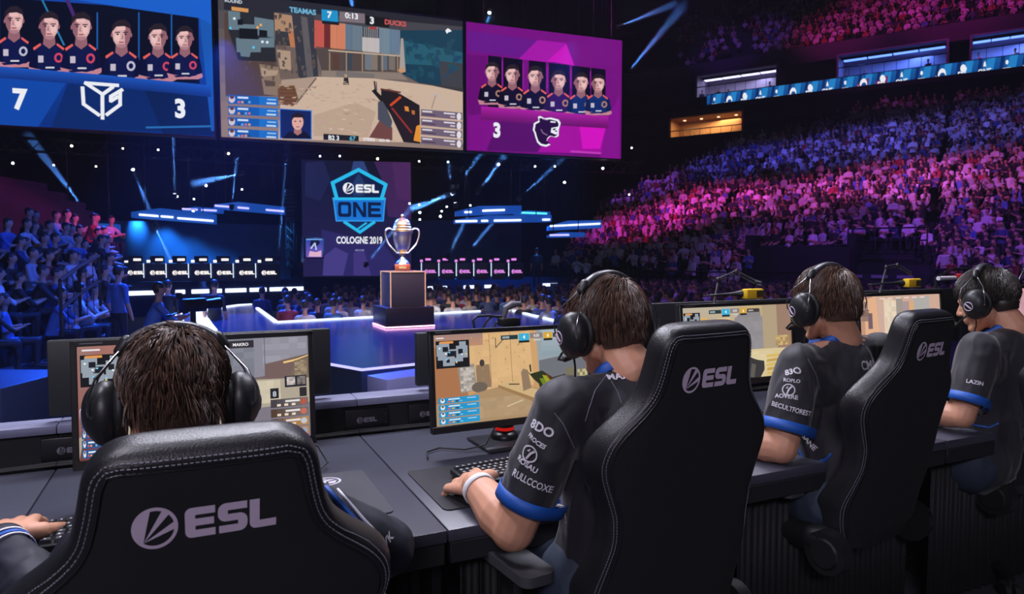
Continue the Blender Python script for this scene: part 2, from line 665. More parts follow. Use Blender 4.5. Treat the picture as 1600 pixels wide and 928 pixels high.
def pic_yard(c):
    """picture of player one's game: red-brown wall, grey concrete blocks, sand floor"""
    c.rect(0, 0, 1, 1, C_(120, 100, 100))
    c.grad(0, .0, .30, 1, C_(140, 84, 80), C_(158, 118, 112), 8)
    c.cells(.06, .05, .30, .99, 5, 8, C_(158, 108, 100), .10, 4)
    c.poly([(.2, .88), (.36, .90), (.36, .98), (.2, .97)], C_(226, 150, 120))
    c.poly([(.3, .56), (.3, 1), (.78, 1), (.78, .62)], C_(124, 126, 138))
    c.cells(.5, .62, .74, .99, 5, 6, C_(128, 130, 142), .12, 7)
    c.poly([(.74, .62), (.74, 1), (1, 1), (1, .66)], C_(140, 138, 150))
    c.cells(.78, .70, .99, .99, 5, 5, C_(150, 148, 160), .10, 8)
    c.line([(.79, .62), (.79, 1)], .006, C_(90, 88, 96))
    c.poly([(.79, .6), (.79, .74), (1, .82), (1, .60)], C_(118, 96, 94))
    c.line([(.88, .745), (.94, .765), (1, .80)], .018, C_(240, 200, 130))
    c.poly([(.9, .58), (.94, .76), (1, .80), (1, .56)], C_(120, 104, 92))
    c.cells(.93, .6, .99, .76, 4, 8, C_(150, 132, 110), .35, 9)
    c.poly([(0, 0), (0, .2), (.3, .5), (.7, .60), (1, .58), (1, 0)], C_(176, 164, 146))
    c.cells(.66, .36, .86, .58, 6, 5, C_(205, 194, 170), .07, 10)
    c.poly([(.62, .22), (.72, .32), (1, .34), (1, 0), (.5, 0)], C_(126, 120, 132))
    c.poly([(.0, 0), (.05, .5), (.07, .5), (.1, 0)], C_(120, 66, 58))
    radar(c, .012, .64, .165, .28)
    c.rect(.02, .955, .09, .97, C_(230, 225, 230))
    team_rows(c, .012, .02, .10, .085, 4, C_(50, 84, 140))
    c.line([(.125, .02), (.125, .4)], .008, C_(220, 90, 50))
    c.rect(.56, .9, .62, .985, C_(206, 160, 62))
    c.text('0', .59, .925, .035, C_(250, 240, 220), .03, True)
    c.rect(.565, .875, .615, .895, C_(50, 46, 50))
    c.rect(.62, .91, .74, .98, C_(54, 50, 58))
    c.text('MAKRO', .645, .93, .028, C_(235, 230, 235), .03)
    c.rect(.47, .92, .55, .97, C_(100, 94, 100))
    c.rect(.88, .50, .985, .61, C_(46, 46, 56))
    c.cells(.89, .52, .93, .60, 4, 4, C_(190, 180, 176), .4, 11)
    c.cells(.94, .52, .98, .60, 3, 4, C_(120, 112, 110), .5, 12)
    c.rect(.81, .40, .85, .50, C_(40, 42, 50))
    c.text('8', .83, .42, .05, C_(200, 205, 215), .02, True)
    c.rect(.95, .40, .985, .49, C_(50, 46, 52))
    for k in range(4):
        z = .31 - .095 * k
        c.grad(.81, z, .99, z + .08, C_(80, 60, 44) if k % 2 else C_(66, 60, 70), C_(190, 140, 80) if k > 1 else C_(120, 110, 110), 6, False)
        c.rect(.88, z + .045, .95, z + .065, C_(225, 220, 220))
        c.ellipse(.967, z + .04, .016, .03, [C_(180, 90, 70), C_(200, 110, 90), C_(190, 195, 205), C_(150, 160, 190)][k], 10)
        for j in range(3):
            c.rect(.84 + .035 * j, z + .01, .858 + .035 * j, z + .032, C_(235, 215, 190))
    c.grad(.81, 0, .99, .03, C_(120, 80, 150), C_(150, 90, 140), 4, False)


def pic_courtyard(c):
    """picture of player two's game: sunlit sandstone wall, ledge and the gun in hand"""
    c.rect(0, 0, 1, 1, C_(196, 152, 104))
    c.grad(0, .2, .62, 1, C_(200, 150, 100), C_(214, 172, 122), 8)
    c.cells(.2, .36, .62, .98, 9, 10, C_(218, 178, 128), .05, 21)
    c.poly([(0, .2), (0, 1), (.16, 1), (.2, .3)], C_(170, 116, 80))
    c.grad(.0, .86, .3, 1, C_(190, 140, 110), C_(160, 130, 124), 4)
    for x in (.345, .48, .63):
        c.line([(x, .42), (x - .006, .98)], .008, C_(176, 136, 92))
    c.poly([(.62, .42), (.60, .98), (.66, 1), (.70, .40)], C_(206, 160, 108))
    c.poly([(.66, .3), (.645, 1), (1, 1), (1, .2)], C_(150, 160, 166))
    c.grad(.68, .68, 1, 1, C_(140, 156, 166), C_(168, 182, 188), 5)
    c.poly([(.66, .28), (.66, .64), (1, .72), (1, .2)], C_(112, 114, 122))
    c.line([(.38, .93), (.38, .82), (.44, .93)], .012, C_(120, 96, 74))
    c.poly([(.155, .34), (.14, .62), (.24, .66), (.255, .36)], C_(150, 142, 134))
    c.cells(.155, .36, .24, .62, 5, 9, C_(176, 168, 160), .35, 22)
    c.poly([(.255, .38), (.25, .64), (.335, .64), (.345, .38)], C_(146, 120, 94))
    c.ellipse(.29, .66, .016, .04, C_(70, 62, 60), 10)
    c.ellipse(.27, .39, .05, .06, C_(110, 98, 88), 12)
    c.poly([(0, 0), (0, .24), (.28, .34), (.46, .40), (1, .16), (1, 0)], C_(172, 142, 106))
    c.cells(.24, .04, .60, .26, 8, 5, C_(178, 150, 116), .07, 23)
    q_ = random.Random(4)
    for k in range(46):
        x, z = q_.uniform(.2, .6), q_.uniform(.42, .96)
        c.ellipse(x, z, q_.uniform(.002, .006), q_.uniform(.004, .016), tuple(v * q_.uniform(.7, .95) for v in C_(206, 166, 116)), 7)
    c.poly([(.385, .40), (.45, .425), (.76, .23), (.73, .12)], C_(206, 176, 128))
    c.poly([(.385, .40), (.73, .12), (.725, .07), (.385, .365)], C_(158, 124, 84))
    c.line([(.44, .145), (.54, .2)], .012, C_(214, 196, 160))
    c.poly([(.545, .30), (.535, .52), (.55, .56), (.58, .54), (.60, .33)], C_(146, 122, 98))
    c.line([(.455, .395), (.52, .385)], .014, C_(90, 74, 60))
    c.off = (-.085, .03)
    # arms and gun
    c.poly([(.66, 0), (.72, .2), (.80, .26), (.83, .10), (.80, 0)], C_(84, 72, 66))
    c.poly([(.66, .50), (.675, .46), (.70, .47), (.76, .49), (.80, .44), (.86, .36), (.92, .2), (.92, .06), (.86, .05), (.82, .14), (.75, .22), (.735, .34), (.70, .40)], C_(48, 54, 34))
    c.poly([(.76, .44), (.80, .42), (.86, .30), (.90, .12), (.86, .12), (.80, .28)], C_(150, 160, 44))
    c.poly([(.74, .40), (.77, .40), (.80, .3), (.78, .26)], C_(110, 130, 40))
    c.line([(.79, .44), (.83, .34), (.86, .24)], .02, C_(130, 52, 30))
    c.poly([(.68, .49), (.675, .56), (.685, .58), (.69, .48)], C_(50, 52, 36))
    c.poly([(.84, .22), (.93, .24), (.96, .1), (.90, .05)], C_(206, 74, 50))
    c.poly([(.82, .40), (.95, .44), (.97, .28), (.86, .28)], C_(70, 68, 66))
    c.rect(.92, .2, .99, .5, C_(120, 114, 96))
    c.cells(.92, .2, .99, .5, 4, 8, C_(168, 160, 120), .5, 24)
    c.off = (0, 0)
    radar(c, .012, .63, .20, .30)
    c.rect(.015, .955, .06, .968, C_(230, 225, 220))
    team_rows(c, .016, .02, .245, .075, 4, C_(38, 140, 190))
    top_bar(c, .60)


def pic_market(c):
    """picture of player three's game: warm yard with a pale wall and stacked planks"""
    c.rect(0, 0, 1, 1, C_(196, 172, 128))
    c.grad(0, .5, .5, 1, C_(204, 172, 118), C_(186, 176, 158), 6)
    c.poly([(0, .42), (.0, .9), (.12, .9), (.14, .46)], C_(170, 182, 178))
    c.rect(.14, .5, .22, .86, C_(214, 176, 110))
    c.rect(.22, .48, .30, .82, C_(170, 128, 76))
    c.rect(.30, .5, .42, .84, C_(226, 196, 140))
    c.poly([(.42, .34), (.42, .74), (.52, .92), (.70, .95), (.74, .36)], C_(140, 136, 140))
    c.cells(.46, .38, .72, .84, 6, 7, C_(146, 142, 146), .07, 31)
    c.poly([(.72, .36), (.72, 1), (.88, 1), (.88, .38)], C_(178, 158, 128))
    c.poly([(.86, .36), (.86, 1), (1, 1), (1, .36)], C_(156, 126, 108))
    c.cells(.84, .42, .98, .56, 6, 5, C_(190, 160, 110), .3, 32)
    c.poly([(0, 0), (0, .42), (.42, .40), (1, .38), (1, 0)], C_(216, 196, 150))
    c.cells(.3, .18, .8, .36, 8, 4, C_(220, 202, 160), .05, 33)
    for k in range(5):
        c.poly([(.74, .02 + .06 * k), (.75, .06 + .06 * k), (.98, .07 + .06 * k), (.98, .035 + .06 * k)], [C_(216, 184, 100), C_(196, 160, 84)][k % 2])
    c.poly([(.54, 0), (.56, .26), (.58, .3), (.61, .27), (.66, .24), (.72, .22), (.72, .1), (.68, 0)], C_(60, 58, 60))
    c.poly([(.58, .02), (.60, .2), (.64, .18), (.62, 0)], C_(96, 92, 86))
    radar(c, .012, .66, .14, .27)
    top_bar(c, .42)
    team_rows(c, .016, .02, .2, .075, 4, C_(60, 130, 170))


def pic_alley(c):
    """picture of player four's game: pink sandstone arches and a bright lane"""
    c.rect(0, 0, 1, 1, C_(206, 170, 150))
    c.grad(.0, .3, .16, 1, C_(200, 150, 120), C_(180, 140, 130), 6)
    c.poly([(.06, .3), (.06, .95), (.2, 1), (.23, .32)], C_(226, 176, 140))
    c.rect(.10, .50, .15, .74, C_(120, 96, 104))
    c.rect(.23, .3, .29, .9, C_(206, 172, 156))
    c.poly([(.29, .4), (.29, .96), (.44, .92), (.44, .4)], C_(228, 206, 180))
    c.cells(.3, .44, .44, .9, 5, 6, C_(226, 208, 184), .10, 41)
    c.rect(.44, .45, .52, .95, C_(160, 150, 142))
    c.rect(.52, .5, .60, .9, C_(170, 150, 150))
    c.rect(.60, .5, .66, .88, C_(220, 170, 120))
    c.poly([(.66, .5), (.66, .94), (.86, .98), (.86, .5)], C_(176, 172, 168))
    c.rect(.86, .45, 1, 1, C_(206, 170, 150))
    c.poly([(0, 0), (0, .3), (.3, .42), (.6, .5), (1, .46), (1, 0)], C_(226, 200, 166))
    c.poly([(.18, 0), (.30, .40), (.36, .40), (.40, 0)], C_(196, 166, 140))
    c.poly([(.56, 0), (.58, .2), (.66, .26), (.76, .18), (.8, 0)], C_(70, 60, 60))
    c.rect(.02, .62, .10, .92, C_(150, 120, 110))
    c.text('855', .02, .7, .09, C_(120, 96, 92), .03)
    for k in range(6):
        c.rect(.24 + .1 * k, .95, .30 + .1 * k, .965, C_(235, 225, 225))
    c.line([(.7, .24), (.76, .12), (.92, .3)], .012, C_(240, 225, 205))


def pic_plaza(c):
    """picture of player five's game, only its pale end shows"""
    c.rect(0, 0, 1, 1, C_(206, 160, 156))
    c.grad(0, 0, 1, .4, C_(210, 180, 160), C_(220, 170, 160), 5)
    c.cells(.05, .45, .6, .95, 6, 5, C_(196, 150, 160), .06, 51)
    radar(c, .8, .66, .18, .3)


MON = [(-.91, 1.98, 1.168), (.012, 2.44, 1.146), (.975, 2.905, 1.203), (1.93, 3.365, 1.222), (2.90, 3.83, 1.235)]
MW, MH = .645, .352
MON_LAB = ['black monitor showing a red wall and grey blocks behind the player with messy brown hair',
           'black monitor showing a sunlit sandstone wall, red light glowing on its stand',
           'black monitor showing pale planks and a grey wall, on the desk of the third player',
           'black monitor showing pink sandstone walls, partly behind the second high-backed chair',
           'black monitor at the row end, pale pink picture beyond the last player']
PICS = [pic_yard, pic_courtyard, pic_market, pic_alley, pic_plaza]
SCRM = screen_mat('lit monitor panel', 1.0)
MONO = []
for i, (x, y, top) in enumerate(MON):
    t = thing('gaming_monitor', MON_LAB[i], 'monitor', (x, y, DZ), radians(26), 'players monitors')
    MONO.append(t)
    cz = top - MH / 2 - DZ
    T = Matrix.Translation((0, 0, cz)) @ Matrix.Rotation(radians(-5), 4, 'X')
    mb = MB()
    b = .016
    mb.rbox((0, .012, 0), (MW, .022, MH), .004, 2)
    mb.rbox((0, .032, .01), (MW * .72, .03, MH * .66), .012, 2)
    for s in (-1, 1):
        mb.rbox((s * (MW / 2 - b / 2), -.002, 0), (b, .012, MH), .002, 1)
    mb.rbox((0, -.002, MH / 2 - b / 2), (MW, .012, b), .002, 1)
    mb.rbox((0, -.003, -MH / 2 + .0125), (MW, .013, .025), .002, 1)
    mb.xform(T).build('bezel', BLACK, t)
    sw, sh = MW - 2 * b + .002, MH - b - .025 + .002
    cv = Canvas(sw, sh, .00005)
    PICS[i](cv)
    cv.mb.xform(T @ Matrix.Translation((-sw / 2, -.0005, -MH / 2 + .024)))
    cv.build('display', SCRM, t)
    mb = MB()
    vs, fs, w = text_mesh('MONITOR', .01)
    MB().rbox((-MW / 2 + .05, -.0085, MH / 2 - .008), (.055, .0006, .003), .0002, 1).xform(T).build('maker_mark', mat('dim print', srgb(110, 110, 118), .6), t)
    # stand
    MB().lathe([(.052, 0), (.052, .012), (.046, .02), (.034, .026), (.034, .16), (.03, .2)], 28, M=Matrix.Translation((0, .09, .012))).build('neck', SATIN, t)
    MB().rbox((0, .055, .0065), (.25, .21, .012), .004, 2).build('base_plate', mat('brushed dark metal', (.05, .05, .06), .35, metal=.6, noise_amt=.1), t)
    MB().rbox((0, .075, cz - .04), (.06, .06, .1), .006, 2).build('mount_arm', SATIN, t)
    MB().cyl((0, .09, .044), (0, .09, .056), .0348, n=28, caps=False).build('light_ring', emat('red stand light', (1, .02, .015), .45), t)
    # cables from the stand
    c = MB().tube([(-.05, .06, .07), (-.12, .0, .02), (-.19, .02, .008), (-.26, .08, .008), (-.32, .05, .008), (-.34, -.02, .008)] if i else
                  [(.25, .05, .02), (.33, .0, .012), (.37, .05, .02), (.35, .11, .06), (.33, .12, .07)], .0032, 8)
    c.xform(Matrix.Translation((x, y, DZ)) @ rot2(radians(26)))
    tag(c.build('monitor_cable', RUBBER), ['thin black cable looping out by the red-wall monitor edge', 'thin black cable trailing under the sandstone-wall monitor',
                                           'thin black cable trailing under the third player monitor', 'thin black cable trailing under the fourth player monitor',
                                           'thin black cable trailing under the last monitor of the row'][i], 'cable', 'monitor cables')

# ---- screens turned to the public, standing on the ledge behind each monitor
REAR = [(68, 513, .845, 1.12), (648, 905, .845, 1.085), (1016, 1268, .845, 1.172), (1276, 1498, .845, 1.20), (1502, 1660, .845, 1.21)]


def px_on_n(px, n):
    """ground point of a photo column on the line parallel to the desks at depth n"""
    d = ray(px, 400)
    k = n / d.dot(NN)
    return V((d.x * k, d.y * k, 0))


REARM = mat('charcoal screen back', (.022, .024, .028), .5, noise_amt=.15)
for i, (a, b, z0, z1) in enumerate(REAR):
    p, q = px_on_n(a, 2.70), px_on_n(b, 2.70)
    w = (q - p).length
    t = thing('public_screen', ['black back of the public screen behind the red-wall monitor', 'grey back of the public screen behind the white-wristband player',
                                'grey back of the public screen behind the third player', 'grey back of the public screen behind the fourth player',
                                'grey back of the public screen at the row end'][i], 'screen', (p + q) / 2 + V((0, 0, z0)), PSI, 'public screens on the ledge')
    h = z1 - z0
    MB().rbox((0, 0, h / 2 + .01), (w, .035, h - .02), .006, 2).build('rear_cover', REARM, t)
    for s in (-1, 1):
        MB().rbox((s * w * .35, 0, .006), (.08, .10, .012), .003, 1).build('foot', SATIN, t)
    MB().rbox((0, -.02, h * .55), (min(.3, w * .5), .02, .12), .005, 1).build('vent_panel', BLACK, t)


# ---- keyboards, mice, mats
KEYM = mat('black key caps', (.03, .03, .034), .45, noise_amt=.1)


def keyboard(loc, rz, label):
    t = thing('keyboard', label, 'keyboard', loc, rz, 'players keyboards')
    W, D = .365, .138
    T = Matrix.Rotation(radians(4), 4, 'X')
    MB().rbox((0, 0, .012), (W, D, .018), .004, 2, M=T).build('case', SATIN, t)
    mb = MB()
    rows = [(.056, 17), (.028, 17), (.009, 16), (-.010, 15), (-.029, 15), (-.048, 11)]
    for y, n in rows:
        p = (W - .02) / n
        for k in range(n):
            x = -W / 2 + .01 + p * (k + .5)
            mb.add([V((x - p * .45, y - .0085, .021)), V((x + p * .45, y - .0085, .021)), V((x + p * .45, y + .0085, .021)), V((x - p * .45, y + .0085, .021)),
                    V((x - p * .33, y - .006, .030)), V((x + p * .33, y - .006, .030)), V((x + p * .33, y + .007, .030)), V((x - p * .33, y + .007, .030))],
                   [(0, 1, 5, 4), (1, 2, 6, 5), (2, 3, 7, 6), (3, 0, 4, 7), (4, 5, 6, 7)], 0, T)
    mb.build('key_caps', KEYM, t, angle=20)
    mb = MB()
    rr = random.Random(5)
    for y, n in rows:
        p = (W - .02) / n
        for k in range(n):
            x = -W / 2 + .01 + p * (k + .5)
            mb.box((x - .001, y + .001, .0303), (.0045, .005, .0004), T)
    mb.build('key_legends', mat('key legends', srgb(190, 195, 205), .6), t)
    return t


def mouse(loc, rz, label):
    t = thing('mouse', label, 'mouse', loc, rz, 'players mice')
    mb = MB().ell((0, 0, .012), (.031, .060, .028)).ell((0, -.015, .016), (.030, .042, .026))
    me = remesh(mb, .003, 3)
    for v in me.vertices:
        v.co.z = max(v.co.z, .0015)
    mesh_obj('shell', me, BLACK, t)
    MB().cyl((-.004, .038, .034), (.004, .038, .034), .009, n=16).build('scroll_wheel', RUBBER, t)
    return t


def mousemat(cr, cn, w, d, label, m, logos=True, rz=PSI, emb=(.1, .3), logo=(.35, -.4)):
    t = thing('mouse_mat', label, 'mouse mat', RN(cr, cn, DZ), rz, 'mouse mats')
    pts = []
    for sx, sy, a in ((1, 1, 0), (-1, 1, 90), (-1, -1, 180), (1, -1, 270)):
        pts += arc(sx * (w / 2 - .02), sy * (d / 2 - .02), .02, a, a + 90, 5)
    MB().prism(pts, .004, M=Matrix.Rotation(radians(90), 4, 'X')).xform(Matrix.Translation((0, 0, 0))).build('cloth', m, t)
    return t


def flat_art(mb_polys, z, loc, name, m, parent):
    mb = MB()
    for p in mb_polys:
        mb.add([V((x + loc[0], y + loc[1], z)) for x, y in p], [tuple(range(len(p)))])
    return mb.build(name, m, parent, smooth=False)


def cat_ring(r, sy=.8):
    o, i = arc(0, 0, r, 0, 360, 32), arc(0, 0, r * .86, 0, 360, 32)
    ps = [[(o[k][0], o[k][1] * sy), (o[k + 1][0], o[k + 1][1] * sy), (i[k + 1][0], i[k + 1][1] * sy), (i[k][0], i[k][1] * sy)] for k in range(32)]
    ps.append([(-r * .8, 0), (-r * .2, r * .12), (r * .3, r * .45 * sy), (r * .7, r * .35 * sy), (r * .1, 0), (-.0, -r * .6 * sy), (-r * .3, -r * .3)])
    ps.append([(-r * .5, r * .3), (0, r * .62 * sy), (r * .3, r * .62 * sy), (-r * .1, r * .3)])
    ps.append([(r * .2, -r * .1), (r * .75, r * .05), (r * .55, -r * .45), (r * .2, -r * .55 * sy)])
    return ps


m1 = mousemat(.215, 1.965, .52, .40, 'grey mouse mat with white logos beside the blue-striped sleeve', PADM)
flat_art(cat_ring(.05), .0046, (.13, .125), 'emblem_print', WHITEP, m1)
flat_art([[(x * .024, y * .024) for x, y in p] for p in LOGO], .0046, (.10, -.185), 'logo_print', WHITEP, m1)
m2 = mousemat(.87, 1.90, .54, .37, 'black mouse mat under the hand with the white wristband', PADD)
flat_art([[(-.03, 0), (-.01, .02), (.03, .022), (.012, .012), (-.012, .008)], [(.0, -.004), (.03, .006), (.035, -.012), (.012, -.016)], [(-.032, -.006), (-.026, -.002), (-.022, -.018), (-.03, -.018)]],
         .0046, (-.165, -.15), 'logo_print', WHITEP, m2)
m3 = mousemat(1.80, 1.92, .54, .37, 'black mouse mat by the third player keyboard', PADD)
m4 = mousemat(2.8, 1.92, .54, .37, 'black mouse mat by the last player keyboard', PADD)
keyboard(RN(-.235, 1.93, DZ), radians(22), 'black keyboard at the frame edge under the lowest-seated player hand')
keyboard(RN(.895, 1.925, DZ + .004), radians(31), 'black keyboard under the hand with the white wristband')
keyboard(RN(1.80, 1.93, DZ + .004), radians(28), 'black keyboard between the second chair and the third player')
keyboard(RN(2.78, 1.93, DZ + .004), radians(26), 'black keyboard in front of the last player')
MOUSE_AT = [RN(.215, 1.84, DZ + .0045), RN(1.24, 1.87, DZ), RN(2.16, 1.88, DZ), RN(3.1, 1.9, DZ)]
for k, p in enumerate(MOUSE_AT):
    mouse(p, PSI, ['black mouse held by the player with the messy brown hair', 'black mouse held by the white-wristband player',
                   'black mouse held by the third player', 'black mouse held by the last player'][k])

# ---- boom microphones and cameras above the monitors
YEL = mat('yellow foam windshield', srgb(225, 180, 20), .75, noise_amt=.12, bump=.4, bump_scale=500)


def boom(base, pts, cubepos, rz, label):
    t = thing('boom_microphone', label, 'microphone', base, 0, 'boom microphones over the monitors')
    b = V(base)
    MB().lathe([(.03, 0), (.03, .012), (.012, .02), (.012, .05)], 16).build('clamp', SATIN, t)
    mb = MB()
    for off in (0, .016):
        mb.tube([V(p) - b + V((0, 0, off)) for p in pts], .0045, 8)
    mb.build('arm', mat('steel rod', (.25, .25, .28), .35, metal=.9, noise_amt=.1), t)
    for p in pts[1:-1]:
        MB().ell(V(p) - b + V((0, 0, .008)), (.012, .012, .016), nu=12, nv=8).build('joint', BLACK, t)
    c = V(cubepos) - b
    q = MB().rbox((0, 0, 0), (.11, .045, .05), .008, 2, M=Matrix.Translation(c) @ rot2(rz)).build('windshield', YEL, t)
    MB().rbox((.026, -.0235, 0), (.046, .002, .034), .001, 1, M=Matrix.Translation(c) @ rot2(rz)).build('logo_plate', mat('dark print', (.06, .04, .01), .6), q)
    MB().tube([c + V((-.05, 0, 0)), c + V((-.10, 0, .0)), c + V((-.17, .0, -.004)), c + V((-.24, .02, -.012))], [.022, .008, .005, .004], 10).build('microphone_body', SATIN, t)
    return t


def at_n(px, py, n):
    d = ray(px, py)
    return CAM + d * (n / d.dot(NN))


boom(at_n(1115, 500, 2.66) * 1, [at_n(1112, 497, 2.66), at_n(1122, 440, 2.66), at_n(1150, 428, 2.66), at_n(1182, 444, 2.62), at_n(1190, 446, 2.55)], at_n(1176, 459, 2.55), PSI,
     'boom microphone with yellow windshield above the third player monitor')
boom(at_n(1372, 470, 2.68), [at_n(1372, 468, 2.68), at_n(1385, 420, 2.68), at_n(1402, 417, 2.66), at_n(1424, 430, 2.62)], at_n(1425, 442, 2.60), PSI,
     'boom microphone with yellow windshield above the pink-wall monitor')
boom(at_n(1560, 470, 2.68), [at_n(1592, 440, 2.70), at_n(1600, 424, 2.70), at_n(1625, 418, 2.66), at_n(1650, 430, 2.62)], at_n(1660, 440, 2.60), PSI,
     'boom microphone reaching in beyond the last player')
t = thing('desk_microphone', 'white and red jointed desk arm standing between two monitors behind the last player', 'microphone arm', at_n(1462, 462, 2.72), 0)
b0 = at_n(1462, 462, 2.72)
MB().tube([at_n(1462, 462, 2.72) - b0, at_n(1462, 434, 2.72) - b0, at_n(1490, 420, 2.72) - b0, at_n(1512, 421, 2.70) - b0], .009, 8).build('arm', SATIN, t)
MB().cyl(at_n(1466, 435, 2.70) - b0, at_n(1492, 434, 2.70) - b0, .013, n=12).build('pale_sleeve', mat('pale grey plastic', srgb(200, 195, 205), .5, noise_amt=.05), t)
MB().rbox((0, 0, 0), (.035, .03, .035), .005, 2, M=Matrix.Translation(at_n(1498, 432, 2.70) - b0)).build('red_block', mat('red plastic', srgb(190, 40, 50), .5, noise_amt=.05), t)

t = thing('player_camera', 'small black camera with cables on top of the sandstone-wall monitor', 'camera', at_n(795, 515, 2.30), PSI)
b0 = at_n(795, 515, 2.30)
cc = at_n(795, 503, 2.30) - b0
R_ = rot2(-PSI)
MB().rbox((0, 0, cc.z), (.075, .05, .03), .005, 2).build('camera_body', BLACK, t)
MB().rbox((0, 0, cc.z / 2 - .015), (.03, .03, max(.02, cc.z)), .003, 1).build('mount', BLACK, t)
MB().tube([R_ @ (at_n(787, 497, 2.30) - b0), R_ @ (at_n(790, 482, 2.30) - b0), R_ @ (at_n(800, 476, 2.30) - b0), R_ @ (at_n(813, 474, 2.30) - b0)], [.006, .013, .014, .008], 10).build('gooseneck', mat('grey braided sleeve', (.12, .12, .14), .5, noise_amt=.3, noise_scale=200), t)
mb = MB()
mb.tube([R_ @ (at_n(x, y, 2.32) - b0) for x, y in ((742, 516), (739, 500), (746, 494), (765, 493), (785, 496))], .0045, 8)
mb.tube([R_ @ (at_n(x, y, 2.32) - b0) for x, y in ((754, 514), (760, 502), (770, 494), (786, 494))], .004, 8)
mb.tube([R_ @ (at_n(x, y, 2.32) - b0) for x, y in ((772, 512), (775, 504), (784, 500))], .004, 8)
mb.build('cable_loop', RUBBER, t)


# ---- chairs
PROF = [(0, .205), (.03, .222), (.09, .248), (.17, .262), (.25, .250), (.32, .236), (.39, .240), (.45, .262), (.50, .280), (.535, .281), (.575, .262), (.61, .228), (.645, .192), (.68, .170), (.72, .160),
        (.76, .153), (.795, .148)]
BH = .84


def prof_w(z):
    if z <= PROF[0][0]:
        return PROF[0][1]
    for (a, wa), (b, wb) in zip(PROF[:-1], PROF[1:]):
        if z <= b:
            t = (z - a) / (b - a)
            return wa + (wb - wa) * t
    return PROF[-1][1]


def half_w(z):
    w = sum(prof_w(z + d) for d in (-.015, 0, .015)) / 3
    r = .065
    if z > BH - r:
        k = (z - (BH - r)) / r
        w = w - r + r * sqrt(max(0, 1 - k * k))
    if z < .03:
        k = 1 - z / .03
        w -= .03 * (1 - sqrt(max(0, 1 - k * k)))
    return max(w, .01)


def wing(z):
    return .045 * math.exp(-((z - .5) / .12) ** 2) + .06 * math.exp(-((z - .14) / .12) ** 2)


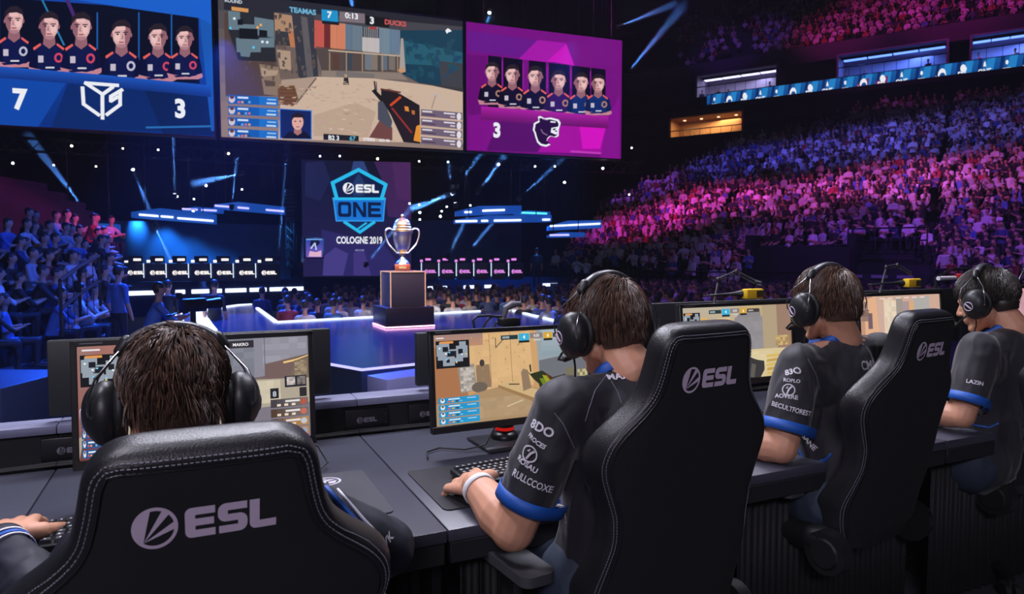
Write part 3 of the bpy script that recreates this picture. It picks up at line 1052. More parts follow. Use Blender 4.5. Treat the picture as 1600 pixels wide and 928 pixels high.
def chair(top, rz, recline, label, seat_drop=0.0):
    """top: world position of the middle of the headrest's upper edge"""
    # seat origin on the floor
    zb = .43
    L = (top.z - zb) / cos(recline)
    sc = L / BH
    fwd = V((-sin(rz), cos(rz), 0))
    base = V((top.x, top.y, 0)) + fwd * (L * sin(recline))
    o = base + fwd * .21
    t = thing('racing_chair', label, 'chair', (o.x, o.y, 0), rz, 'players chairs')
    T = Matrix.Translation((0, -.21, zb)) @ Matrix.Rotation(recline, 4, 'X')
    zs = [0, .004, .012, .022] + [.03 + .0145 * k for k in range(52)]
    zs = [z for z in zs if z < BH - .065] + [BH - .065 + .065 * sin(pi / 2 * k / 9) for k in range(10)]
    N = 48
    mb = MB()
    vs = []
    for z in zs:
        w = half_w(z)
        th = .042
        if z > BH - .03:
            th *= sqrt(max(.02, 1 - ((z - (BH - .03)) / .03) ** 2)) * .75 + .25
        for k in range(N):
            a = 2 * pi * k / N
            ca, sa = cos(a), sin(a)
            x = w * math.copysign(abs(ca) ** .42, ca)
            y = th * math.copysign(abs(sa) ** .5, sa)
            u = abs(x) / max(w, .001)
            y += wing(z) * u ** 5 * (1 if sa > -.3 else .55)
            vs.append(V((x, y, z * sc)))
    fs = []
    for i in range(len(zs) - 1):
        fs += [(i * N + k, i * N + (k + 1) % N, (i + 1) * N + (k + 1) % N, (i + 1) * N + k) for k in range(N)]
    fs += [tuple(range(N))[::-1], tuple(range((len(zs) - 1) * N, len(zs) * N))]
    mb.add(vs, fs, 0, T)
    back = mb.build('backrest', LEATHER, t, angle=60)
    bv = bvh_of(back.data)

    def on_back(x, z, off=.001):
        p = T @ V((x, -.3, z))
        d = (T.to_3x3() @ V((0, 1, 0))).normalized()
        h = bv.ray_cast(p, d)
        return (h[0] - d * off) if h[0] is not None else None

    # woven rear panel, following the outline a hand's breadth in
    ins = .032
    zz = [.05 + (BH - .05 - ins - .002) * k / 60 for k in range(61)]
    mb = MB()
    vs, rows = [], 0
    for z in zz:
        w = half_w(z) - ins
        if z > BH - .065 - ins:
            pass
        row = []
        for k in range(13):
            x = w * (k / 6 - 1)
            h = on_back(x, z * sc, .0022)
            row.append(h if h is not None else T @ V((x, -.042, z * sc)))
        vs += row
        rows += 1
    fs = [(i * 13 + k, i * 13 + k + 1, (i + 1) * 13 + k + 1, (i + 1) * 13 + k) for i in range(rows - 1) for k in range(12)]
    mb.add(vs, fs)
    MBP = mb.build('rear_panel', PANELF, t, angle=80)
    # stitched seam along the panel's edge
    mb, mp = MB(), MB()
    path = []
    for s in (-1, 1):
        seq = []
        for k in range(100):
            z = .05 + (BH - .05 - ins - .004) * k / 99
            seq.append((s * (half_w(z) - ins + .006), z * sc))
        path.append(seq)
    ztop = (BH - ins - .004)
    wt = half_w(ztop) - ins + .006
    full = path[0] + [(-wt + 2 * wt * k / 16, ztop * sc + .004) for k in range(1, 16)] + path[1][::-1]
    pts = [on_back(x, z, .0015) for x, z in full]
    pts = [p for p in pts if p is not None]
    mp.tube(pts, .0022, 6)
    # resample for the stitches
    for off in (.007, .0135):
        pp = []
        for (x, z), (x2, z2) in zip(full[:-1], full[1:]):
            d = V((x2 - x, z2 - z))
            if d.length < 1e-6:
                continue
            d.normalize()
            nrm = V((-d.y, d.x))
            h = on_back(x + nrm.x * off, z + nrm.y * off, .0012)
            if h is not None:
                pp.append(h)
        acc = 0
        for a, b in zip(pp[:-1], pp[1:]):
            L_ = (b - a).length
            nst = max(1, int(L_ / .006 + .5))
            if L_ > .05:
                continue
            for j in range(nst):
                p, q = a.lerp(b, (j + .12) / nst), a.lerp(b, (j + .78) / nst)
                mb.cyl(p, q, .0011, n=4, caps=False)
    mp.build('piping', LEATHER, t)
    mb.build('stitching', STITCH, t)
    # printed logo on the head part
    lh = .046
    m = MB()
    for p in LOGO:
        q3 = []
        for x, z in p:
            xx, z_ = (x - 2.27) * lh * .88, (BH - .125 - .023) * sc + z * lh
            h = on_back(xx, z_, .0032)
            q3.append(h)
        if None in q3:
            continue
        m.add(q3, [tuple(range(len(q3)))])
    m.build('printed_logo', GREYP, t, smooth=False)
    # seat with raised sides
    mb = MB()
    mb.rbox((0, .03, .445), (.40, .50, .085), .03, 3)
    seat = mb.build('seat', LEATHER, t)
    for s in (-1, 1):
        MB().capsule((s * .235, -.17, .455), (s * .235, .24, .465), .055, .05, n=16).build('seat_bolster', LEATHER, t)
    # recline joints, arms
    for s in (-1, 1):
        MB().cyl((s * .24, -.21, .43), (s * .285, -.21, .43), .075, .07, n=28).cyl((s * .285, -.21, .43), (s * .292, -.21, .43), .05, .045, n=24).build('recline_joint', BLACK, t)
        ar = MB().rbox((s * .30, .0, .405), (.05, .09, .025), .004, 1).rbox((s * .325, .0, .50), (.03, .07, .20), .008, 2).build('armrest_post', BLACK, t)
        pd = []
        for sx, sy, a in ((1, 1, 0), (-1, 1, 90), (-1, -1, 180), (1, -1, 270)):
            pd += arc(sx * .02, sy * .095, .028, a, a + 90, 5)
        MB().prism([(x + s * .325, y + .02) for x, y in pd], -.026, M=Matrix.Translation((0, 0, .632)) @ Matrix.Rotation(radians(90), 4, 'X')).build('armrest_pad', mat('grey armrest rubber', (.05, .05, .058), .5, noise_amt=.15), t)
    MB().rbox((0, 0, .375), (.26, .30, .05), .01, 2).build('tilt_mechanism', SATIN, t)
    MB().cyl((0, 0, .09), (0, 0, .36), .03, n=20).cyl((0, 0, .2), (0, 0, .36), .04, n=20).build('gas_lift', BLACK, t)
    MB().lathe([(.05, .085), (.055, .11), (.04, .135)], 20).build('base_hub', SATIN, t)
    for k in range(5):
        a = 2 * pi * k / 5 + .3
        d = V((cos(a), sin(a), 0))
        sp = MB().tube([d * .03 + V((0, 0, .11)), d * .17 + V((0, 0, .10)), d * .31 + V((0, 0, .078))], [.03, .024, .018], 10).build('base_leg', SATIN, t)
        e = d * .305
        w = V((-d.y, d.x, 0))
        cs = MB()
        for s in (-1, 1):
            cs.cyl(e + w * s * .008 + V((0, 0, .03)), e + w * s * .028 + V((0, 0, .03)), .03, n=18)
        cs.cyl(e + V((0, 0, .03)), e + V((0, 0, .075)), .008, n=10)
        cs.build('castor', RUBBER, sp)
    return t


CH = [
    (V((-.418, .92, 1.160)), 25, 14, 'black racing chair with a large pale logo hiding the lowest-seated player'),
    (V((.452, 1.60, 1.245)), 31, 9, 'black racing chair with pale logo behind the player with the white wristband'),
    (V((1.34, 2.20, 1.225)), 33, 11, 'black racing chair with small pale logo behind the third player'),
    (V((2.25, 2.72, 1.22)), 30, 10, 'black racing chair at the frame edge behind the last player'),
]
CHAIRS = [chair(p, radians(a), radians(b), lab) for p, a, b, lab in CH]
# ================================================================== the four players
SKIN = mat('fair skin', srgb(205, 150, 122), .5, noise_amt=.10, noise_scale=25, bump=.15, bump_scale=250)
SKIN.node_tree.nodes['Principled BSDF'].inputs['Subsurface Weight'].default_value = .08
SKIN.node_tree.nodes['Principled BSDF'].inputs['Subsurface Radius'].default_value = (.01, .004, .002)
JERSEY = mat('charcoal sports jersey', srgb(27, 26, 35), .62, noise_amt=.18, noise_scale=18, bump=.15, bump_scale=900, sheen=.25)
NAVY = mat('navy jacket cloth', srgb(22, 24, 40), .65, noise_amt=.15, noise_scale=20, bump=.15, bump_scale=700)
BLUE = mat('royal blue trim', srgb(24, 84, 176), .55, noise_amt=.08)
BLUED = mat('deep blue sleeve panel', srgb(20, 52, 120), .6, noise_amt=.1)
PRINT = mat('white jersey print', srgb(215, 212, 222), .6, noise_amt=.03)
SEAM = mat('pale seam line', srgb(120, 116, 134), .6, noise_amt=.1)
DENIM = mat('blue grey denim', srgb(44, 55, 74), .75, noise_amt=.2, noise_scale=150)
SHOE = mat('dark shoe', (.02, .02, .025), .5, noise_amt=.1)
HSET = mat('headset shell', (.014, .015, .018), .42, noise_amt=.15)
HPAD = mat('headset cushion', (.008, .008, .01), .55, noise_amt=.1)
BAND = mat('headband leather', (.05, .05, .06), .35, noise_amt=.15)
WIRE = mat('steel headband wire', (.45, .45, .48), .25, metal=1.0, noise_amt=.05)
WRIST = mat('white towelling', srgb(225, 225, 230), .8, noise_amt=.05, bump=.4, bump_scale=800)
EYEW = mat('eye', srgb(220, 215, 210), .2, noise_amt=.03)


def hair_material(name, dark, light):
    m = bpy.data.materials.new(name)
    m.use_nodes = True
    nt = m.node_tree
    b = nt.nodes['Principled BSDF']
    g = nt.nodes.new('ShaderNodeNewGeometry')
    cr = nt.nodes.new('ShaderNodeValToRGB')
    cr.color_ramp.elements[0].color = (*dark, 1)
    cr.color_ramp.elements[1].color = (*light, 1)
    cr.color_ramp.elements[0].position = .15
    nt.links.new(g.outputs['Random Per Island'], cr.inputs[0])
    nt.links.new(cr.outputs[0], b.inputs['Base Color'])
    b.inputs['Roughness'].default_value = .42
    b.inputs['Specular IOR Level'].default_value = .5
    b.inputs['Anisotropic'].default_value = .4
    return m


HAIR = hair_material('dark brown hair', srgb(34, 24, 20), srgb(112, 82, 66))
HAIR2 = hair_material('near black hair', srgb(18, 15, 15), srgb(62, 52, 48))


def head_parts(mb, T, nb, nr=.060):
    q = lambda *p: T @ V(p)
    M = T
    mb.ell((0, -.005, .04), (.076, .098, .088), M=M)
    mb.ell((0, .035, -.02), (.060, .066, .085), M=M)
    for s in (-1, 1):
        mb.capsule(q(s * .052, .0, -.05), q(0, .072, -.098), .026, .021)
        mb.ell((s * .038, .056, -.028), (.027, .027, .032), M=M)
        mb.ell((s * .079, -.008, -.004), (.009, .019, .031), M=M)
        mb.ell((s * .0125, .104, -.034), (.009, .010, .008), M=M)
        mb.capsule(q(s * .012, .094, .022), q(s * .046, .078, .020), .011, .009)
    mb.capsule(q(0, .094, .012), q(0, .116, -.028), .0095, .0125)
    mb.ell((0, .094, -.060), (.024, .012, .007), M=M)
    mb.ell((0, .091, -.071), (.021, .012, .008), M=M)
    mb.ell((0, .080, -.098), (.020, .018, .016), M=M)
    mb.capsule(q(0, -.025, -.04), nb, nr * .96, nr * 1.08)
    return mb


def hand_parts(mb, W, d, up, left, sc=1.0, curl=(28, 30, 22), spread=8.0, thumb_out=40, pinky_out=0.0):
    """palm, four fingers and a thumb; W wrist, d towards the fingertips, up = back of the hand"""
    d = _norm(V(d))
    up = V(up)
    up = _norm(up - d * up.dot(d))
    side = d.cross(up)              # to the right when d is forward and up is up
    s = 1 if left else -1           # thumb side is right for a left hand seen from the back
    fing = [(.034, .092, .074, .0078), (.0115, .098, .082, .0082), (-.012, .095, .076, .0078), (-.035, .086, .060, .0070)]
    kn = []
    for off, ln, fl, r in fing:
        k = W + d * ln * sc + side * s * off * sc + up * .002
        kn.append(k)
        mb.capsule(W + d * .012 * sc + side * s * off * .5 * sc, k, .018 * sc, .0125 * sc, flat=(up, .78))
    mb.capsule(W, W + d * .04 * sc, .027 * sc, .03 * sc, flat=(up, .66))
    for i, (off, ln, fl, r) in enumerate(fing):
        a = radians((1.5 - i) * spread * s) + (-s * pinky_out if i == 3 else 0)
        fd = _norm(d * cos(a) + side * sin(a))
        p = kn[i]
        cur = 0
        segs = [fl * .46, fl * .30, fl * .24]
        rr = [r * 1.12, r * 1.0, r * .93, r * .82]
        for j in range(3):
            cur += radians(curl[j] * (1.0 + .08 * (i - 1)))
            q = p + (fd * cos(cur) - up * sin(cur)) * segs[j] * sc
            mb.capsule(p, q, rr[j] * sc, rr[j + 1] * sc, n=12)
            p = q
    a = radians(thumb_out)
    t0 = W + d * .024 * sc + side * s * .022 * sc - up * .004
    td = _norm(d * cos(a) + side * s * sin(a) - up * .22)
    t1 = t0 + td * .046 * sc
    td2 = _norm(td * .9 + d * .35 - up * .12)
    t2 = t1 + td2 * .034 * sc
    td3 = _norm(td2 + d * .3 - up * .1)
    t3 = t2 + td3 * .026 * sc
    mb.capsule(W + d * .02 * sc, t1, .020 * sc, .0155 * sc)
    mb.capsule(t1, t2, .0125 * sc, .0115 * sc, n=12)
    mb.capsule(t2, t3, .0112 * sc, .0092 * sc, n=12)
    return mb


def build_hair(T, m, parent, seed, n=2600, length=.06, whorl=(.015, -.055, .118), nape=-.052, messy=.35, puff=.014, fringe=.02, napef=.42):
    rr = random.Random(seed)
    c = V((0, -.005, .04))
    R = V((.080, .103, .093))
    wh = V(whorl)

    def covered(p, grow=0):
        # below the hairline: face, ears and neck stay free
        x, y, z = p
        line = nape if y < -.045 else (nape + (y + .045) / .045 * (.03 - nape) if y < 0 else (.012 if y < .055 else .062 + (y - .055) * .5))
        if abs(x) > .055 and -.045 < y < .03:
            line = max(line, .02 - abs(y) * .6)
        return z > line - grow

    # scalp cap
    mb = MB()
    mb.ell(c, (R.x * 1.03, R.y * 1.03, R.z * 1.03), nu=56, nv=40)
    mb.ell((0, -.052, -.02), (.066, .05, .062), nu=40, nv=24)
    keep = []
    for f, mi, col in zip(mb.f, mb.m, mb.c):
        cc = sum((mb.v[i] for i in f), V()) / len(f)
        if covered(cc):
            keep.append(f)
    mb.f, mb.m, mb.c = keep, [0] * len(keep), [None] * len(keep)
    mb.xform(T)
    cap = mb.build('hair', m, parent)
    sb = MB()
    tries = 0
    cnt = 0
    while cnt < n and tries < n * 20:
        tries += 1
        z = rr.uniform(-.75, 1)
        a = rr.uniform(0, 2 * pi)
        q = sqrt(1 - z * z)
        nrm = V((q * cos(a), q * sin(a), z))
        p = c + V((nrm.x * R.x, nrm.y * R.y, nrm.z * R.z))
        if p.y < -.03 and p.z < 0:
            p = V((p.x * .9, p.y * .93, p.z))
        if not covered(p, -.004):
            continue
        cnt += 1
        nrm = _norm(V((nrm.x / R.x, nrm.y / R.y, nrm.z / R.z)))
        fl = p - wh
        fl = fl - nrm * fl.dot(nrm)
        fl = _norm(fl) if fl.length > .008 else _norm(V((rr.uniform(-1, 1), rr.uniform(-1, 1), 0)))
        # swirl about the whorl, then fall
        sw = nrm.cross(fl)
        nz = V((noise.noise(p * 38 + V((seed, 0, 0))), noise.noise(p * 38 + V((0, seed, 5))), noise.noise(p * 38 + V((9, 3, seed)))))
        fl = _norm(fl + sw * .25 + nz * messy * 1.6 + V((rr.gauss(0, messy * .35), rr.gauss(0, messy * .35), rr.gauss(0, messy * .2))) + V((0, 0, -.25)))
        L = length * rr.uniform(.65, 1.15) * (napef if p.z < -.005 else ((napef + 1) / 2 if p.z < .02 else 1))
        k = 5
        pts = [p]
        d = _norm(fl * .8 + nrm * (.55 + .4 * messy))
        lift = puff * rr.uniform(.6, 1.3)
        for j in range(1, k + 1):
            t = j / k
            npnt = pts[-1] + d * (L / k)
            # stay just outside the scalp
            e = npnt - c
            s_ = sqrt((e.x / R.x) ** 2 + (e.y / R.y) ** 2 + (e.z / R.z) ** 2)
            tgt = 1 + (lift * (1 - .35 * t) + .002) / .09
            if npnt.z > -.02:
                e = e * (1 + (tgt / s_ - 1) * .55)
                npnt = c + e
            pts.append(npnt)
            d = _norm(d * .8 + fl * .3 + V((0, 0, -.10)) + V((rr.gauss(0, .1), rr.gauss(0, .1), rr.gauss(0, .1))) * messy)
        w0 = rr.uniform(.0010, .0021)
        ws = [w0 * .7, w0, w0 * .95, w0 * .75, w0 * .5, w0 * .12]
        sb.tube([T @ x for x in pts], ws, 4, caps=False)
    sb.build('strand', m, cap, angle=80)
    return cap


def headset(T, label, boom_len=.10, tilt=0.0, cable_to=None, group='headsets of the players'):
    o = T.translation
    t = thing('headset', label, 'headset', o, 0, group)
    L = Matrix.Translation(-o) @ T @ Matrix.Rotation(radians(tilt), 4, 'X')
    R = .118
    band = []
    for k in range(19):
        a = radians(48 + 84 * k / 18)
        band.append(V((R * cos(a) * .98, .0, .035 + R * sin(a) * .97)))
    mb = MB()
    for k in range(18):
        a, b = band[k], band[k + 1]
        mb.capsule(a, b, .0095, .0095, n=12, flat=None)
    me = remesh(mb, .0035, 2)
    for v in me.vertices:
        v.co.y *= 1.7
        v.co = L @ v.co
    hb = mesh_obj('headband', me, BAND, t)
    for s in (-1, 1):
        ends = MB()
        ends.capsule(L @ V((s * .078, 0, .121)), L @ V((s * .090, 0, .105)), .014, .011)
        ends.build('band_cap', HSET, t)
    for s in (-1, 1):
        wm = MB()
        for e in (-1, 1):
            wm.tube([L @ V(p) for p in ((s * .088, e * .007, .108), (s * .100, e * .014, .094), (s * .128, e * .040, .058), (s * .142, e * .046, .020), (s * .140, e * .043, -.006), (s * .128, e * .036, -.018))], .0021, 8)
        wm.build('wire_arm', WIRE, t)
        mb = MB()
        mb.ell((s * .116, 0, -.008), (.034, .048, .061), nu=24, nv=16)
        mb.ell((s * .126, 0, -.004), (.029, .041, .053), nu=24, nv=16)
        mb.ell((s * .104, .002, -.028), (.024, .034, .034), nu=24, nv=16)
        me = remesh(mb, .003, 5)
        for v in me.vertices:
            v.co = L @ v.co
        cup = mesh_obj('ear_cup', me, HSET, t)
        cu = MB()
        cu.tube([L @ V((s * .091, .042 * cos(2 * pi * k / 28), -.006 + .050 * sin(2 * pi * k / 28))) for k in range(28)], .010, 10, closed=True)
        cu.build('ear_cushion', HPAD, cup)
        gr = MB()
        gr.tube([L @ V((s * .121, .046 * sin(a) * .8, -.006 + .050 * cos(a))) for a in [radians(-60 + 120 * k / 10) for k in range(11)]], .0022, 6)
        gr.build('ridge', HPAD, cup)
        rg = MB()
        bv = bvh_of(cup.data)
        nrm = (L.to_3x3() @ V((s, 0, 0))).normalized()

        def on(y, z):
            p = L @ V((s * .20, y, z))
            h = bv.ray_cast(p, -nrm)
            return (h[0] + nrm * .0008) if h[0] is not None else None
        cyy, czz = .012, -.014
        oo = [on(cyy + .017 * cos(2 * pi * k / 24), czz + .017 * sin(2 * pi * k / 24)) for k in range(24)]
        if None not in oo:
            rg.tube(oo, .0016, 6, closed=True)
            sl = [on(cyy - .009, czz - .009), on(cyy, czz), on(cyy + .009, czz + .010)]
            if None not in sl:
                rg.tube(sl, .003, 6)
            rg.build('emblem', GREYP, cup)
    # microphone on the left cup
    mc = MB()
    a = [L @ V(p) for p in ((-.112, .030, -.046), (-.112, .052, -.062), (-.102, .080, -.082), (-.076, .098, -.088), (-.052, .108, -.086))]
    mc.tube(a, .0032, 8)
    mc.ell(L @ V((-.112, .030, -.044)), .010, nu=12, nv=8)
    m_ = mc.build('microphone_boom', HSET, t)
    MB().capsule(L @ V((-.060, .106, -.087)), L @ V((-.036, .114, -.085)), .009, .009).build('microphone_tip', HPAD, m_)
    if cable_to is not None:
        s0 = L @ V((-.108, .008, -.055))
        e0 = V(cable_to) - o
        pts = [s0 + (e0 - s0) * (k / 8) + V((0, 0, -.0)) for k in range(9)]
        for k in range(1, 8):
            pts[k] = pts[k] + V((0.006 * sin(k), 0, 0))
        MB().tube(pts, .0028, 8).build('headset_cable', RUBBER, t)
    return t


def cloth_noise(me, amp, sc, seed, axis=None):
    n = len(me.vertices)
    co, no = [0.0] * (3 * n), [0.0] * (3 * n)
    me.vertices.foreach_get('co', co)
    me.vertices.foreach_get('normal', no)
    for i in range(n):
        j = 3 * i
        q = V((co[j] * sc, co[j + 1] * sc, co[j + 2] * sc * .55)) + V((seed, seed * 2, 0))
        k = noise.noise(q) + .5 * noise.noise(q * 2.1)
        r = 1 - abs(noise.noise(q * 1.3 + V((7, 1, 3)))) * 2
        e = amp * (.5 * k + .7 * max(0, r - .55))
        for d in range(3):
            co[j + d] += no[j + d] * e
    me.vertices.foreach_set('co', co)
    me.update()


class Player:
    pass


def px_cast(bv, px, py):
    d = ray(px, py).normalized()
    h = bv.ray_cast(CAM, d)
    return h[0], h[1]


def decal(bv, polys, px, py, h, ang, name, m, parent, sx=1.0, off=.0022, inv=None):
    """print shapes (letter height 1, centred by the caller) on a garment where the photo shows them"""
    p, n = px_cast(bv, px, py)
    if p is None:
        return None
    if n.dot(p - CAM) > 0:
        n = -n
    a = radians(ang)
    e = _RT * cos(a) + _UP * sin(a)
    u = _norm(e - n * e.dot(n))
    v = _norm(n.cross(u))
    mb = MB()
    for vs, fs in polys:
        w = []
        for x, y in vs:
            s = p + u * x * h * sx + v * y * h + n * .06
            hit = bv.ray_cast(s, -n, .15)
            w.append((hit[0] + hit[1] * (off if hit[1].dot(n) > 0 else -off)) if hit[0] is not None else p + u * x * h * sx + v * y * h + n * off)
        mb.add(w, fs)
    return mb.build(name, m, parent, smooth=False)


def text_polys(s, bold=.02):
    vs, fs, w = text_mesh(s, bold)
    return [([((x - w / 2) / .7, y / .7) for x, y in vs], fs)]


def ring_polys(slash=True):
    o, i = arc(0, 0, .5, 0, 360, 28), arc(0, 0, .41, 0, 360, 28)
    ps = [([o[k], o[k + 1], i[k + 1], i[k]], [(0, 1, 2, 3)]) for k in range(28)]
    if slash:
        ps.append(([(-.16, -.34), (-.04, -.36), (.10, .02), (.30, .26), (.18, .32), (-.02, .08)], [(0, 1, 2, 3, 4, 5)]))
        ps.append(([(-.22, .1), (-.12, .24), (-.02, .3), (-.08, .1)], [(0, 1, 2, 3)]))
    return ps


def seam(bv, pts, r, name, m, parent, sub=10):
    out = []
    for (a, b), (c, d) in zip(pts[:-1], pts[1:]):
        for k in range(sub):
            t = k / sub
            p, n = px_cast(bv, a + (c - a) * t, b + (d - b) * t)
            if p is not None:
                if out and (p - out[-1]).length > .06:
                    continue
                out.append(p)
    if len(out) > 2:
        return MB().tube(out, r, 6).build(name, m, parent)


def player(key, label, head, hyaw, hpitch, hroll, hip, byaw, shL, shR, elL, elR, wrL, wrR, hdL, hdR, sleeve='short', hairm=None, seed=1, hs=1.12, vox=.005, hair_kw={}, curlL=(28, 30, 22),
           nb=None, knees=None, jm=None, arm_r=1.0, spreadL=8, pinky=0, upL=(0, 0, 1)):
    head, hip, shL, shR, elL, elR, wrL, wrR = (V(x) for x in (head, hip, shL, shR, elL, elR, wrL, wrR))
    fw = V((-sin(byaw), cos(byaw), 0))
    rt = V((cos(byaw), sin(byaw), 0))
    T = Matrix.Translation(head) @ rot2(hyaw) @ Matrix.Rotation(-hpitch, 4, 'X') @ Matrix.Rotation(hroll, 4, 'Y')
    mid = (shL + shR) / 2
    nb = V(nb) if nb is not None else mid - fw * .005 + V((0, 0, .065))
    chest = mid.lerp(hip, .38) + fw * .02
    waist = mid.lerp(hip, .72) + fw * .0
    up_c = mid.lerp(hip, .12) + fw * .01
    mb = MB()
    head_parts(mb, T, nb)
    ar = arm_r
    for s, e, w in ((shL, elL, wrL), (shR, elR, wrR)):
        m_ = e.lerp(w, .3)
        mb.chain([s, s.lerp(e, .5), e], [.058, .056, .048 * ar])
        mb.chain([e, m_, w], [.046 * ar, .052 * ar, .033 * ar])
        mb.capsule(nb - V((0, 0, .03)), s, .045, .055)
    mb.chain([up_c, chest, waist, hip], [.125, .135, .125, .145], flat=(fw, .74), n=18)
    if knees is None:
        knees = (hip + fw * .43 - rt * .13 + V((0, 0, -.03)), hip + fw * .43 + rt * .13 + V((0, 0, -.03)))
    feet = []
    for kx, s in zip(knees, (-1, 1)):
        kx = V(kx)
        hj = hip + rt * s * .09 + V((0, 0, -.02))
        an = kx + fw * .03
        an.z = .10
        mb.chain([hj, kx], [.082, .056])
        mb.chain([kx, kx.lerp(an, .35), an], [.054, .052, .036])
        mb.chain([an, an + fw * .12 + V((0, 0, -.055))], [.038, .028])
        feet.append(an)
    hand_parts(mb, wrL, hdL, upL, True, hs, curl=curlL, spread=spreadL, pinky_out=pinky)
    hand_parts(mb, wrR, hdR, (0, 0, 1), False, hs, curl=(16, 22, 18), spread=5)
    me = remesh(mb, vox, 4, .45, 'person')
    body = mesh_obj('person', me, SKIN)
    tag(body, label, 'person', None)
    pl = Player()
    pl.body, pl.T = body, T
    for s in (-1, 1):
        ey = MB().ell(T @ V((s * .030, .079, .004)), .0112, nu=16, nv=10)
        o = ey.build('eye', EYEW, body)
        MB().ell(T @ V((s * .030, .0865, .004)), .005, nu=12, nv=8).build('iris', mat('brown iris', (.05, .03, .02), .2), o)
    # clothing
    jm = jm or JERSEY
    mb = MB()
    tt = .012
    mb.chain([up_c, chest, waist, hip - V((0, 0, -.01))], [.135 + tt, .150 + tt, .146 + tt, .155 + tt], flat=(fw, .76), n=22)
    mb.capsule(shL - V((0, 0, .004)), shR - V((0, 0, .004)), .062, .062)
    for s, e, w in ((shL, elL, wrL), (shR, elR, wrR)):
        mb.capsule(nb - V((0, 0, .035)), s, .052, .060)
        mb.capsule(s, chest, .07, .10)
        if sleeve == 'short':
            q = s.lerp(e, .74)
            mb.chain([s, s.lerp(e, .4), q], [.070, .074, .074])
        else:
            mb.chain([s, s.lerp(e, .5), e], [.062, .062, .062])
            mb.chain([e, e.lerp(w, .5), e.lerp(w, .93)], [.062, .060, .044])
    jme = remesh(mb, .0065, 6, .5, 'jersey')
    jme.update()
    cloth_noise(jme, .014, 9.0, seed)
    # cut the neck opening and flatten the sleeve ends
    bm = bmesh.new()
    bm.from_mesh(jme)
    d_up = _norm(V(T.translation) - nb)
    kill = [f for f in bm.faces if (f.calc_center_median() - (nb + d_up * .024)).dot(d_up) > 0 and (f.calc_center_median() - nb).length < .16]
    if sleeve == 'short':
        for s, e in ((shL, elL), (shR, elR)):
            d = _norm(e - s)
            q = s.lerp(e, .76)
            kill += [f for f in bm.faces if (f.calc_center_median() - q).dot(d) > 0 and (f.calc_center_median() - q).length < .12 and (f.calc_center_median() - q - d * (f.calc_center_median() - q).dot(d)).length < .10]
    bmesh.ops.delete(bm, geom=list(set(kill)), context='FACES')
    bm.to_mesh(jme)
    bm.free()
    j = mesh_obj('jersey' if sleeve == 'short' else 'jacket', jme, jm, body)
    sd = j.modifiers.new('s', 'SOLIDIFY')
    sd.thickness = .003
    pl.j, pl.bv = j, bvh_of(jme)

    def ring_band(lp, offs, name, m, thick=.003):
        """closed strip round a limb; offs = list of shift vectors, one for each edge loop"""
        nn = len(lp)
        mb = MB()
        vs = [p + o(p) for o in offs for p in lp]
        mb.add(vs, [(i * nn + k, i * nn + (k + 1) % nn, (i + 1) * nn + (k + 1) % nn, (i + 1) * nn + k) for i in range(len(offs) - 1) for k in range(nn)])
        o = mb.build(name, m, j, angle=80)
        sd_ = o.modifiers.new('s', 'SOLIDIFY')
        sd_.thickness = thick
        sd_.offset = 1
        return o

    def loop_on(c0, ax, r0, nn=40, outward=.0):
        a_, b_ = frame_of(ax)
        out = []
        for k in range(nn):
            dd = a_ * cos(2 * pi * k / nn) + b_ * sin(2 * pi * k / nn)
            h = pl.bv.ray_cast(c0 + dd * r0 * 2.2, -dd, r0 * 2.2)
            out.append((h[0] - c0).length if h[0] is not None else r0)
        for _ in range(8):
            out = [(out[k - 1] + 2 * out[k] + out[(k + 1) % nn]) / 4 for k in range(nn)]
        return [c0 + (a_ * cos(2 * pi * k / nn) + b_ * sin(2 * pi * k / nn)) * (out[k] + outward + .002) for k in range(nn)]
    lp = loop_on(nb + d_up * .018, d_up, .075)
    inn = lambda p: -_norm(p - (nb + d_up * .018))
    ring_band(lp, [lambda p: inn(p) * -.002 - d_up * .008, lambda p: inn(p) * .004 + d_up * .012, lambda p: inn(p) * .011 + d_up * .020], 'collar', BLUE)
    if sleeve == 'short':
        for s, e in ((shL, elL), (shR, elR)):
            d = _norm(e - s)
            c0 = s.lerp(e, .74)
            lp = loop_on(c0, d, .075, 40, .001)
            ring_band(lp, [lambda p: -d * .014, lambda p: d * .004, lambda p: d * .020], 'sleeve_cuff', BLUE)
    else:
        for e, w in ((elL, wrL), (elR, wrR)):
            d = _norm(w - e)
            c0 = e.lerp(w, .92)
            for off, mm, ww in ((0, NAVY, .03), (-.014, PRINT, .006), (-.03, BLUE, .012), (-.045, PRINT, .005)):
                lp = loop_on(c0 + d * off, d, .05, 32, .0025)
                ring_band(lp, [lambda p: -d * ww / 2, lambda p: d * ww / 2], 'cuff' if off == 0 else 'cuff_stripe', mm, .002)
    mb = MB()
    for kx, s, an in zip(knees, (-1, 1), feet):
        kx = V(kx)
        hj = hip + rt * s * .09 + V((0, 0, -.02))
        mb.chain([hj, kx], [.098, .070])
        mb.chain([kx, an + V((0, 0, .03))], [.068, .052])
    mb.capsule(hip - rt * .08 - V((0, 0, .01)), hip + rt * .08 - V((0, 0, .01)), .125, .125, flat=(fw, .9))
    jn = remesh(mb, .010, 4, .5, 'jeans')
    jn.update()
    cloth_noise(jn, .008, 10, seed + 3)
    mesh_obj('jeans', jn, DENIM, body)
